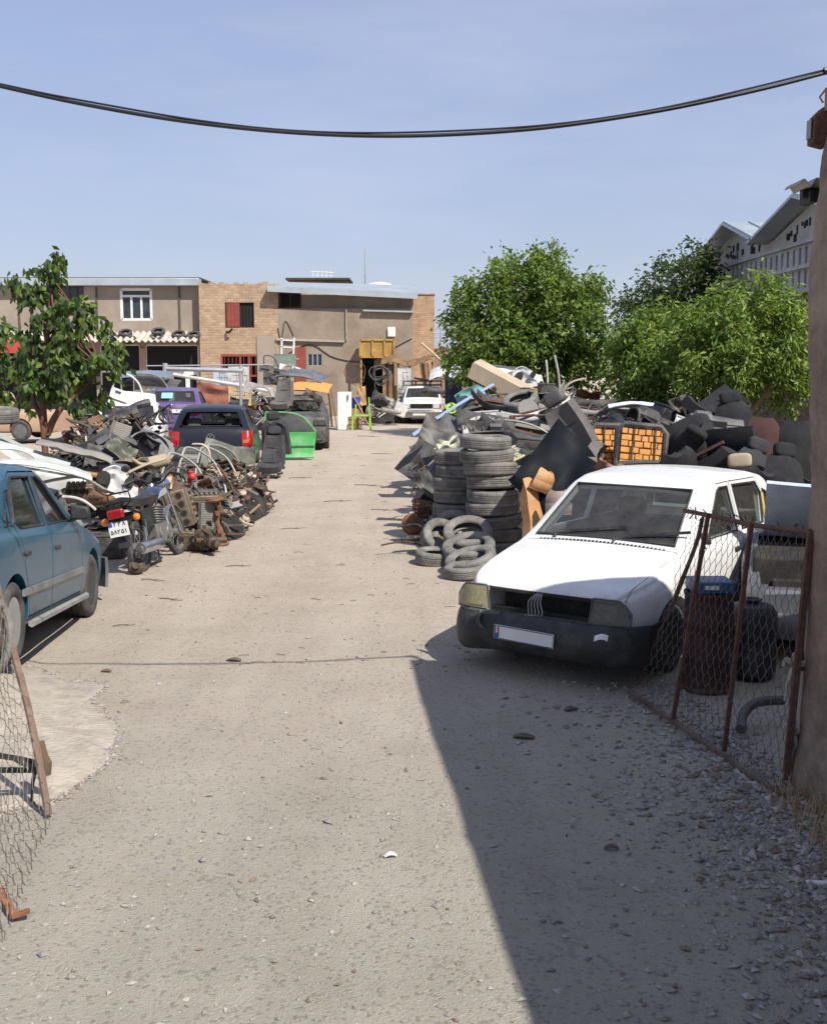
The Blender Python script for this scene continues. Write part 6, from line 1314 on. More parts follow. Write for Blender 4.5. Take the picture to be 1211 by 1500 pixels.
@K('scrap_sheet', 'panel')
def k_sheet(t, m, w=.7, h=.5, am=.05, seed=0):
    a = MB(); a.plate(lambda u, v: (uv(-w/2, w/2, u)*(1-.25*v*(seed % 3)/2), am*noise.noise(V(u*3, v*3, seed))*2+.4*am*math.sin(u*7+seed), uv(-h/2, h/2, v)+.08*h*math.sin(u*4+seed)), 12, 10, .014); a.build('sheet', m, t)
    a = MB(); a.tube([(uv(-w/2, w/2, k/8)*(1-0), am*noise.noise(V(k/8*3, 0, seed))*2+.4*am*math.sin(k/8*7+seed), -h/2+.08*h*math.sin(k/8*4+seed)) for k in range(9)], .012, 5); a.build('folded_edge', m, t)
@K('plastic_trim', 'plastic trim')
def k_trim(t, m, w=.7, h=.35, d=.18, seed=0):
    a = MB(); a.plate(lambda u, v: (uv(-w/2, w/2, u)+.04*math.sin(v*5+seed), d*math.sin(v*PI*.9+.2)*(.6+.4*math.sin(u*4+seed)), uv(-h/2, h/2, v)*(1-.3*abs(math.sin(u*3+seed)))), 14, 8, .018); a.build('moulding', m, t)
    a = MB(); [a.box((uv(-w*.35, w*.35, k/3), d*.7, 0), (.015, d*.5, h*.6)) for k in range(4)]; a.box((w*.2, d*.35, h*.1), (w*.3, .06, h*.25)); a.build('ribs', m_plas2, t)
@K('air_box', 'plastic box')
def k_abox(t, m, w=.4, h=.22, d=.28):
    a = MB(); a.box((0, 0, 0), (w, d, h)); a.tube([(w*.3, 0, 0), (w*.65, -.05, .06)], .05, 12); a.build('housing', m, t, bevel=.03)
    a = MB(); a.box((0, 0, h*.5), (w*1.04, d*1.04, .03)); [a.box((uv(-w*.4, w*.4, k/5), 0, h*.53), (.012, d*.9, .02)) for k in range(6)]; a.build('lid', m, t, bevel=.006)
@K('car_battery', 'battery')
def k_batt(t, m, w=.26):
    a = MB(); a.box((0, 0, 0), (w, .17, .18)); a.build('case', m, t, bevel=.01); a = MB(); [a.cyl((x, -.04, .09), (x, -.04, .115), .012, 8) for x in (-.09, .09)]; a.build('terminals', m_lgr, t)
@K('dashboard', 'dashboard')
def k_dash(t, m, w=1.3):
    a = MB(); a.plate(lambda u, v: (uv(-w/2, w/2, u), .18*math.cos(v*PI), .16*math.sin(v*PI)+(.05 if .1 < u < .38 and .3 < v < .8 else 0)), 24, 10, .03); a.build('dash_shell', m, t)
    a = MB(); a.box((-.32*w, -.16, .06), (.28, .05, .11)); a.box((.02, -.165, .03), (.2, .05, .16)); a.box((.32*w, -.16, .03), (.3, .04, .1)); a.build('dash_openings', m_blk, t, bevel=.01)
@K('radiator', 'radiator')
def k_rad(t, m, w=.65, h=.38):
    a = MB(); a.box((0, 0, 0), (w, .03, h)); [a.box((0, -.018, uv(-h/2, h/2, (k+.5)/14)), (w*.96, .008, .012)) for k in range(14)]; a.build('core', m_lgr, t, smooth=0)
    a = MB(); a.box((-w/2-.02, 0, 0), (.05, .06, h*1.05)); a.build('side_tank', m, t, bevel=.01); a = MB(); a.box((w/2+.02, 0, 0), (.05, .06, h*1.05)); a.tube([(w/2+.02, 0, h*.4), (w/2+.02, -.1, h*.4)], .02, 8); a.build('side_tank', m, t, bevel=.01)
@K('wheel_disc', 'wheel rim')
def k_rim(t, m, r=.18):
    a = MB(); a.lathe([(r, -.08), (r-.02, -.06), (r-.03, 0), (r-.02, .06), (r, .08)], 24, closed=False); a.lathe([(.03, .03), (.08, .05), (r-.06, .02), (r-.03, .02)], 24); a.build('rim', m, t); a = MB(); a.lathe([(0, .06), (.045, .055), (.05, .03)], 14); a.build('hub_cap', m_pls, t)
@K('brake_drum', 'brake drum')
def k_drum(t, m, r=.13):
    a = MB(); a.lathe([(.03, .08), (r*.6, .075), (r*.95, .06), (r, .05), (r, 0), (r+.015, -.0), (r+.015, -.02), (r-.02, -.02)], 24); a.build('drum', m, t); a = MB(); a.lathe([(0, .12), (.035, .12), (.04, .08)], 12); a.build('hub', m_oil, t)
@K('muffler', 'muffler')
def k_muf(t, m, l=.6):
    a = MB(); a.tube([(-l/2, 0, 0), (-l/2+.03, 0, 0), (l/2-.03, 0, 0), (l/2, 0, 0)], [.05, .09, .09, .05], 14, 0); a.build('can', m, t); a = MB(); a.tube(spline([V(-l/2, 0, 0), V(-l*.8, .05, .02), V(-l*1.1, .02, .12)], 5), .024, 8); a.tube([(l/2, 0, 0), (l*.75, 0, .02)], .024, 8); a.build('pipe', m, t)
@K('plank', 'plank')
def k_plank(t, m, l=1.2, w=.12, th=.03):
    a = MB(); a.plate(lambda u, v: (uv(-l/2, l/2, u), uv(-w/2, w/2, v), .02*math.sin(u*4)), 8, 2, th); a.build('board', m, t)
    a = MB(); a.cyl((l*.42, 0, .01), (l*.42, 0, .035), .006, 6); a.build('nail', m_rust, t)
@K('hose_coil', 'hose')
def k_coil(t, m, r=.2, n=3, th=.016):
    a = MB(); sd = rj.random()*60; a.tube([(r*(.75+.8*noise.noise(V(k*.11, sd, 0)))*math.cos(k*.4)+.5*r*noise.noise(V(k*.05, sd, 5)), r*(.75+.8*noise.noise(V(k*.09, sd, 9)))*math.sin(k*.4)+.6*r*noise.noise(V(k*.06, sd, 2)), r*.7*noise.noise(V(k*.15, sd, 3))) for k in range(int(n*15.7))], th, 6); a.build('hose', m, t)
@K('shock_absorber', 'shock absorber')
def k_shock(t, m, l=.5):
    a = MB(); a.tube([(0, 0, -l/2), (0, 0, 0), (0, 0, .01), (0, 0, l/2)], [.03, .03, .012, .012], 10); a.build('strut', m, t); a = MB(); a.tube([(.065*math.cos(k*.7), .065*math.sin(k*.7), -.1+.3*k/50) for k in range(50)], .008, 5); a.build('spring', m_rust, t)
@K('axle_beam', 'axle')
def k_axle(t, m, l=1.2):
    a = MB(); a.tube(spline([V(-l/2, 0, 0), V(-l*.3, 0, .04), V(0, .05, 0), V(l*.3, 0, .04), V(l/2, 0, 0)], 4), .035, 8); a.box((-.2*l, .1, 0), (.06, .3, .05)); a.box((.2*l, .1, 0), (.06, .3, .05)); a.build('beam', m, t, bevel=.006); 
    for s_ in (-1, 1): a = MB(); a.lathe([(0, -.03), (.11, -.03), (.12, 0), (.06, .03), (0, .04)], 16, X=T(s_*l/2, 0, 0) @ RY(PI/2)); a.build('hub', m_rst2, t)
@K('ribbed_sheet', 'panel')
def k_grille(t, m, w=.8, h=.5):
    a = MB(); a.box((0, 0, 0), (w, .02, h)); a.tube([(-w/2, -.01, -h/2), (w/2, -.01, -h/2), (w/2, -.01, h/2), (-w/2, -.01, h/2)], .02, 5, closed=True); a.build('panel_sheet', m, t, bevel=.004)
    a = MB(); rr = random.Random(4)
    for j in range(5):
        z = uv(-h*.4, h*.4, j/4); a.box((rr.uniform(-.1, .1)*w, -.013, z), (w*rr.uniform(.4, .8), .012, .018))
    for j in range(9): a.box((uv(-w*.42, w*.42, j/8), -.014, rr.uniform(-.3, .3)*h), (.016, .012, h*rr.uniform(.15, .4)))
    a.build('pressed_ribs', m_lgr, t, smooth=0)
@K('window_pane', 'window glass')
def k_pane(t, m, w=.9, h=.5):
    a = MB(); a.plate(lambda u, v: (uv(-w/2, w/2, u)*(1-.2*v), .05*math.sin(u*PI), uv(-h/2, h/2, v)), 8, 2, .006); a.build('glass', m_glassb, t); a = MB(); a.tube([(-w/2, 0, -h/2), (0, .05, -h/2), (w/2, 0, -h/2), (w*.4, 0, h/2), (0, .05, h/2), (-w*.4, 0, h/2)], .014, 5, closed=True); a.build('seal', m, t)
@K('head_lamp', 'headlight')
def k_lamp(t, m, w=.35):
    a = MB(); a.box((0, .05, 0), (w, .14, .17)); a.build('housing', m, t, bevel=.03); a = MB(); a.plate(lambda u, v: (uv(-w*.48, w*.48, u), -.03-.02*math.sin(u*PI), uv(-.075, .075, v)), 6, 3, .01); a.build('lens', m_lensc, t)
@K('body_pressing', 'body panel')
def k_inner(t, m, w=.9, h=.55):
    a = MB(); a.plate(lambda u, v: (uv(-w/2, w/2, u)*(1-.2*v), .10*math.sin(u*6)*math.sin(v*3)+.06*noise.noise(V(u*5, v*5, 3)), uv(-h/2, h/2, v)+.1*math.sin(u*5)), 18, 12, .02); a.build('pressed_sheet', m, t)
    a = MB(); [a.tube([(x, -.16, z), (x, .13, z)], r_, 14) for x, z, r_ in ((-.2, .05, .09), (.12, .1, .06), (.3, -.1, .045))]; a.build('openings', m_under, t)
    a = MB(); a.bar((-w*.45, -.1, -h*.45), (w*.45, -.12, -h*.3), .05, .08); a.build('rail', m, t)
def J(kind, label, px, py, Y, rot=(0, 0, 0), mat=None, group=None, name=None, cat=None, z=None, **kw):
    """one scrap thing at picture place (px,py) and distance Y; rot in degrees"""
    c_, fn = CATS[kind]; p = P(px, py, Y)
    if z is not None: p.z = z
    t = thing(name or kind, label, cat or c_, p, 0, group, rot=tuple(R(a) for a in rot)); fn(t, mat or m_pgr, **kw); return t
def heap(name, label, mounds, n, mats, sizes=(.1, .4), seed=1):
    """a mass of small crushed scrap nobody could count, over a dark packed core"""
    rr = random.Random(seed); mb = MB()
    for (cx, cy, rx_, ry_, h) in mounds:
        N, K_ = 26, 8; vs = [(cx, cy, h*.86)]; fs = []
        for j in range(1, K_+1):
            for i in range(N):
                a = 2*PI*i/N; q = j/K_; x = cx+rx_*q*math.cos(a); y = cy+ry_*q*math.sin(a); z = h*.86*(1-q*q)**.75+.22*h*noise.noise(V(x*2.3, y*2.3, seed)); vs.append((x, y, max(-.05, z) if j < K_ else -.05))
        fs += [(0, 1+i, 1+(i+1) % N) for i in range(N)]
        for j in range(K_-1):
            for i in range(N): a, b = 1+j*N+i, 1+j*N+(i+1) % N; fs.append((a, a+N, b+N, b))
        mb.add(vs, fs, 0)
    tot = sum(m[2]*m[3] for m in mounds)
    for (cx, cy, rx_, ry_, h) in mounds:
        for _ in range(int(n*rx_*ry_/tot)):
            a = rr.uniform(0, 2*PI); q = math.sqrt(rr.random())*1.02; x = cx+rx_*q*math.cos(a); y = cy+ry_*q*math.sin(a)
            z = max(.0, h*.9*max(0, 1-q*q)**.75+.22*h*noise.noise(V(x*2.3, y*2.3, seed)))+rr.uniform(-.02, .12); s_ = rr.uniform(*sizes)
            X = T(x, y, z) @ Euler((rr.uniform(-1.2, 1.2), rr.uniform(-.9, .9), rr.uniform(0, 6.3))).to_matrix().to_4x4(); mi = rr.randrange(1, len(mats)); k = rr.random()
            if k < .25: sd = rr.random()*50; mb.plate(lambda u, v: (uv(-s_, s_, u)*.7, uv(-s_, s_, v)*.5*(1-.4*u), .25*s_*noise.noise(V(u*3, v*3, sd))), 4, 3, .012, mi, X)
            elif k < .45: l = s_*1.3; b_ = rr.uniform(-.3, .3)*s_; mb.tube([X @ V(-l, 0, 0), X @ V(-.3*l, b_, b_*.5), X @ V(.4*l, -b_*.5, b_), X @ V(l, 0, 0)], rr.uniform(.008, .028), 6, mi)
            elif k < .62: mb.box((0, 0, 0), (s_*rr.uniform(.5, 1.1), s_*rr.uniform(.3, .8), s_*rr.uniform(.15, .5)), mi, X)
            elif k < .75: mb.lathe([(.3*s_, -.1*s_), (.42*s_, -.08*s_), (.42*s_, .08*s_), (.25*s_, .14*s_), (.1*s_, .16*s_), (0, .16*s_)], 12, mi, X)
            elif k < .90: mb.bar(X @ V(-s_*1.5, 0, 0), X @ V(s_*1.5, 0, 0), rr.uniform(.02, .07), rr.uniform(.01, .03), mi)
            else: mb.tube([X @ V(.5*s_*math.cos(t_*.7)*(1+.2*math.sin(t_)), .5*s_*math.sin(t_*.7), .04*t_*s_) for t_ in range(14)], rr.uniform(.006, .014), 5, mi)
    o = mb.build(name, mats, smooth=40); return tag(o, label, 'scrap heap', kind='stuff')
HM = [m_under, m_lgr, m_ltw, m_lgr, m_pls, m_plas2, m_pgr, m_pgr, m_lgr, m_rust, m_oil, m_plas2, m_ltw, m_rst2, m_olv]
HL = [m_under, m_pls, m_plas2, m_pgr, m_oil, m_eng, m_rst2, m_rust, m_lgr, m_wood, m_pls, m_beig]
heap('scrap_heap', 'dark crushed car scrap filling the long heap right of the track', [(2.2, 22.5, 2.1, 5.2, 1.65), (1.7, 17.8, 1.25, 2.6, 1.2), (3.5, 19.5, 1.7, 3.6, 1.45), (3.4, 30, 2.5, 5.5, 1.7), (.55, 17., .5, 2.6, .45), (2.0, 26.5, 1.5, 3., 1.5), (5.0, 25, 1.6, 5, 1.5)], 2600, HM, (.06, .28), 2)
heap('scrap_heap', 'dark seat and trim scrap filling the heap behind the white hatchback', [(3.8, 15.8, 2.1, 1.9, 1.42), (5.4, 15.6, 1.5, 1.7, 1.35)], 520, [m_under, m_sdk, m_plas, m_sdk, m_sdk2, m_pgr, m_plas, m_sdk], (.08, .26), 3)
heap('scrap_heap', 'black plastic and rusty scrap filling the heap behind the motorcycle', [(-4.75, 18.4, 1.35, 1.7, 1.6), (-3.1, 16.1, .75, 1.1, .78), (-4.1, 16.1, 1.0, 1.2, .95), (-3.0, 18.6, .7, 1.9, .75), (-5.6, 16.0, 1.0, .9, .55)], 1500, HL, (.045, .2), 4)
heap('scrap_heap', 'mixed scrap strewn along the foot of the brick and tan workshops', [(-6.3, 45, 2.6, 2.4, 1.25), (-4.6, 43, 1.3, 3.0, .95), (-1.0, 46.6, .9, 1.3, .55), (2.6, 46.5, 1.5, 3.5, 1.5), (-9.5, 40, 2.2, 2.2, 1.1)], 560, HM+[m_ltw, m_tan, m_wood], (.15, .5), 5)

# ------------------------------------------------------------------ tyre stacks
ORD = ['lowest', 'second from the bottom', 'third from the bottom', 'fourth from the bottom', 'middle', 'fifth from the top', 'fourth from the top', 'third from the top', 'second from the top', 'topmost']
def ordn(i, n):
    if i == n-1: return 'topmost'
    if i == 0: return 'lowest'
    nm = ['', 'second', 'third', 'fourth', 'fifth']
    return nm[n-1-i]+' from the top' if n-1-i <= 4 and n-1-i < i+1 else nm[min(i, 4)]+' from the bottom'
xo = [730, 727, 724, 722, 722, 721, 718, 713, 711]
for i in range(9):
    p = P(xo[i], 650, 14.55)
    tyre('worn grey tyre %s in the tall front stack by the white hatchback' % ordn(i, 9), (p.x, 14.55+rj.uniform(-.02, .02), .085+i*.167), (R(rj.uniform(-4, 4)), R(rj.uniform(-4, 4)), rj.uniform(0, 6)), rj.choice((.325, .34, .345, .335)), .172, group='tyres in the tall front stack')
xo = [660, 664, 668, 672, 670, 674, 670]
for i in range(7):
    p = P(xo[i], 700, 15.5)
    tyre('worn grey tyre %s in the shorter stack behind the tall one' % ordn(i, 7), (p.x, 15.5+rj.uniform(-.02, .02), .09+i*.178), (R(rj.uniform(-3, 3)), R(rj.uniform(-3, 3)), rj.uniform(0, 6)), rj.choice((.32, .33, .34)), .18, group='tyres in the shorter stack')
for lab, px, py, Y, rot, r, w in (
    ('grey tyre leaning upright against the short stack, left of the loose tyres', .36, 14.3, .22, (48, 0, 30), .28, .19),
    ('dark tyre wedged upright behind the leaning loose tyres', .50, 14.75, .25, (55, 0, -20), .29, .2),
    ('tilted tyre with open ring facing us, upper of the loose pile', .66, 13.95, .335, (28, -10, 12), .30, .18),
    ('large tilted tyre in the middle of the loose pile before the stacks', .66, 13.6, .22, (15, -10, 5), .32, .18),
    ('small tyre lying flat at the left foot of the loose pile', .27, 13.75, .09, (4, 3, 0), .25, .17),
    ('tilted tyre at the front of the loose pile, touching the hatchback lamp', .66, 13.15, .15, (10, -14, 0), .30, .17),
    ('tyre lying low under the front of the loose pile', .58, 12.85, .09, (3, -4, 0), .24, .14)):
    tyre(lab, (px, py, Y), tuple(R(a) for a in rot), r, w)
for i in range(4):
    p = P((272, 275, 270, 276)[i], 690, 19.7); tyre('dusty tyre %s in the stack in front of the black hatchback' % ordn(i, 4), (p.x, 19.7, .10+i*.2+.04), (R(rj.uniform(-3, 3)), R(rj.uniform(-3, 3)), rj.uniform(0, 6)), .325, .2, group='tyres before the black hatchback')
tyre('tyre tilted on top of the right heap beside the cream panel', P(762, 588, 20.5), (R(20), R(-16), 0), .33, .2)
tyre('tyre lying on the heap left of the mulberry trunk, at the left edge', P(-2, 608, 19), (R(4), R(4), 0), .33, .24)
for k, (px, py) in enumerate(((157, 492), (184, 488), (190, 498), (232, 486), (230, 494), (262, 490), (270, 497), (284, 491), (10, 492))):
    lab = ['far tyre on the tin awning beside the mulberry crown', 'upper tyre of the pair on the tin awning under the white window', 'lower tyre of the pair on the tin awning under the white window', 'upper tyre of the middle pair on the tin awning', 'lower tyre of the middle pair on the tin awning', 'upper tyre of the right group on the tin awning', 'lower tyre of the right group on the tin awning', 'tyre on the tin awning touching the brick block', 'tyre on the awning above the red sign'][k]
    tyre(lab, P(px, py, 51.9-.15*(py-486)/4), (R(28), 0, 0), .30, .19, m_tyre, group='tyres on the tin awning')

# ------------------------------------------------------------------ right heap, hand placed
t = J('car_bonnet', 'dark navy bonnet standing on its corner behind the orange seat', 826, 703, 13.6, (64, 46, 14), m_nvy, w=1.12, l=1.12, cr=.03, under=m_nvy)
J('seat_assembly', 'grey car seat with thick headrest leaning over the navy bonnet', 850, 676, 14.2, (-20, 30, 150), m_gseat, m2=m_plas2)
J('seat_squab', 'tan leather seat back standing on edge beside the tall tyre stack', 781, 748, 13.3, (-10, 9, 68), m_foam2, w=.42, h=.74, head=False)
J('seat_squab', 'small tan cushion with a dished pad on top of the leather seat back', 796, 706, 13.2, (20, 20, 40), m_foam2, w=.22, h=.2, head=False, name='seat_cushion', cat='cushion')
J('seat_squab', 'small pinkish headrest peeking behind the windscreen pillar of the white hatchback', 818, 737, 12.9, (0, 0, 0), M('pinkish_cloth', (.33, .24, .20), .9), w=.2, h=.22, head=False, name='loose_cushion', cat='headrest')
t = thing('cargo_box', 'long cream box panel with open end lying tilted on top of the right heap', 'panel', P(728, 562, 23.5), rot=(R(8), R(27), R(-16)))
a = MB(); a.box((0, 0, 0), (1.25, .05, .34)); a.build('side_board', m_beig, t, bevel=.01)
a = MB(); a.box((.0, .24, .15), (1.25, .46, .05)); a.build('top_board', m_beig, t, bevel=.01)
a = MB(); a.box((-.62, .24, -.01), (.05, .46, .3)); a.build('end_board', m_wood, t, bevel=.01)
a = MB(); a.box((0, .03, -.18), (1.28, .06, .05)); a.cyl((0, -.03, -.12), (0, -.06, -.12), .05); a.build('hinge_strip', m_rust, t)
J('metal_strip', 'long pale blue sill panel sloping down the left face of the right heap', 664, 600, 21.5, (12, -32, 0), m_blp, l=1.75, w=.22, bend=.03, name='sill_pressing', cat='panel')
J('ribbed_sheet', 'white pressed panel with maze like ribs behind the tall tyre stack', 704, 623, 18.2, (-14, -4, -6), m_ltw, w=.56, h=.42)
J('car_wing', 'dark grey wing with crease leaning at the left foot of the right heap', 618, 660, 22.0, (-30, -52, 20), m_pgr, l=1.15, h=.5)
J('car_wing', 'dusty grey wing propped beside the darker one at the heap foot', 640, 648, 20.8, (-24, -58, 30), m_plas2, l=1.15, h=.45)
J('scrap_sheet', 'crumpled charcoal panel on the left slope of the right heap', 650, 640, 20.2, (-30, 30, 20), m_pgr, w=.9, h=.5, seed=3)
J('scrap_sheet', 'bent black sheet under the pale blue sill panel', 628, 645, 22.4, (-40, -40, 0), m_pls, w=1.0, h=.42, seed=5)
J('car_bumper', 'white bumper arched over the upper right heap', 792, 606, 18.6, (20, -12, 10), m_ltw, w=1.15, h=.15)
J('car_bumper', 'black bumper lying across the heap below the cream panel', 740, 600, 20.4, (60, 8, -10), m_pls, w=1.3)
J('car_bumper', 'grey bumper half buried in the middle of the right heap', 760, 640, 17.2, (40, 14, 20), m_plas2, w=1.2)
J('metal_strip', 'upright white pillar strip with bolt holes on the heap top', 800, 548, 21.5, (10, 86, 0), m_ltw, l=.52, w=.13, bend=.01, name='pillar_strip')
J('metal_strip', 'second upright white pillar strip, taller, leaning right on the heap top', 815, 545, 21.8, (10, 80, 10), m_ltw, l=.62, w=.15, bend=.02, name='pillar_strip')
J('metal_strip', 'curved pale trim horn curling up at the right heap top', 838, 570, 20.5, (10, -38, 0), m_crm, l=.58, w=.1, bend=.1)
J('scrap_sheet', 'rusty orange sheet lying on the heap top before the trees', 862, 577, 21.8, (70, 8, 0), m_rst2, w=.5, h=.4, seed=2)
J('car_bonnet', 'chipped white car roof skin with painted blue reflections, lying across the heap beside the trees', 925, 606, 17.2, (-14, 4, 8), M('white_roof_chips_reflections', (.60, .63, .68), .3, var=.1, vs=6, coat=.3, rust=.22, rs=5., rcol=(.2, .26, .36)), w=1.0, l=.9, cr=.09, name='roof_skin', cat='roof panel')  # blue patches put reflections into the colour along with the chips
J('body_pressing', 'pale inner body panel under the chipped white roof skin', 905, 628, 17.0, (0, 10, 0), m_ltw, w=.55, h=.3)
J('dashboard', 'black dashboard shell on the heap right of the chipped roof skin', 962, 628, 16.2, (10, 20, 20), m_pls, w=.9)
J('scrap_sheet', 'pointed black panel sticking up behind the seat backs', 1003, 608, 16.6, (-10, 64, 10), m_pls, w=.62, h=.3, seed=4)
J('ribbed_sheet', 'small white label plate among black seats behind the hatchback roof', 998, 620, 16.0, (-20, 20, 0), m_ltw, w=.2, h=.16)
J('air_box', 'black plastic air box beside the pointed black panel', 975, 610, 16.4, (10, 25, 30), m_plas)
J('dashboard', 'grey green dashboard lying crosswise below the fig tree trunk', 1045, 628, 15.6, (0, 6, 0), m_plas2, w=.7)
J('seat_squab', 'black seat back standing behind the grey green dashboard', 1050, 612, 16.6, (10, 0, 10), m_seat, w=.5, h=.4, head=False)
J('sprung_squab', 'orange foam seat back with black surround, right one of the pair', 938, 656, 14.6, (-12, 5, -6), m_foam, w=.60, h=.56)
J('sprung_squab', 'orange foam seat back with black surround, left one partly hidden', 893, 654, 15.0, (-10, 2, 4), m_foam, w=.52, h=.54)
J('seat_squab', 'round headed dark seat back lying between orange foam and cream headrest', 1000, 668, 14.6, (30, 30, -20), m_sdk, w=.5, h=.6)
J('seat_squab', 'black seat back lying flat over the heap behind the hatchback roof', 975, 665, 14.9, (60, 10, 30), m_sdk, w=.5, h=.7, head=False)
J('seat_squab', 'dark seat back with a cream headrest', 1085, 712, 13.6, (-8, -6, -20), m_sdk, w=.48, h=.42, m2=m_crm)
J('seat_squab', 'tall maroon brown seat back without headrest by the fig tree trunk', 1117, 652, 14.6, (-6, 4, 8), m_wine, w=.42, h=.66, head=False)
J('seat_squab', 'slate seat back with tilted headrest next to the maroon one', 1098, 690, 14.2, (-10, 22, 10), m_sdk2, w=.42, h=.5)
J('seat_squab', 'dark grey bucket seat back with round headrest nearest the brown wall', 1146, 705, 13.8, (-12, 8, 14), m_sdk, w=.5, h=.58, m2=m_sdk)
J('seat_squab', 'tall black seat back in shade against the brown wall edge', 1168, 662, 14.6, (-4, 2, 0), m_sdk, w=.5, h=.75, head=False)
J('seat_assembly', 'black seat tipped on its side below the pointed black panel', 1035, 652, 15.0, (40, 70, 20), m_sdk, head=False)
J('seat_assembly', 'charcoal seat upside down behind the cream headrest', 1050, 680, 14.2, (150, 20, 40), m_sdk, head=False)
J('seat_squab', 'black seat cushion stuffed below the dark seat backs near the wall', 1110, 708, 13.2, (50, 10, 10), m_sdk, w=.55, h=.4, head=False)
J('seat_squab', 'black seat back with headrest standing at the crest left of the maroon one', 1075, 618, 15.6, (-8, -10, 0), m_sdk, w=.46, h=.5)
J('seat_assembly', 'black seat heaped at the crest right of the pointed panel', 1025, 610, 16.2, (30, -30, 140), m_sdk, head=False)
J('plastic_trim', 'black trim moulding on the crest by the orange seat backs', 968, 640, 15.4, (20, 20, 10), m_plas, w=.6, h=.35)
J('seat_squab', 'black seat back lying on its edge below the crest middle', 1010, 640, 15.2, (20, 60, 20), m_sdk, w=.5, h=.6, head=False)
J('seat_squab', 'black seat back filling the gap right of the orange pair', 990, 690, 13.9, (40, -20, 10), m_sdk, w=.5, h=.6, head=False)
J('metal_strip', 'thin black trim hoop lying over the hatchback roof end of the heap', 955, 684, 14.0, (70, 4, 0), m_pls, l=.9, w=.06, bend=.1)
J('scrap_sheet', 'pinkish brown cushion cover poking out beside the navy bonnet', 893, 685, 13.5, (60, 10, 0), M('pink_brown_cloth', (.24, .14, .11), .9), w=.35, h=.2, seed=1)
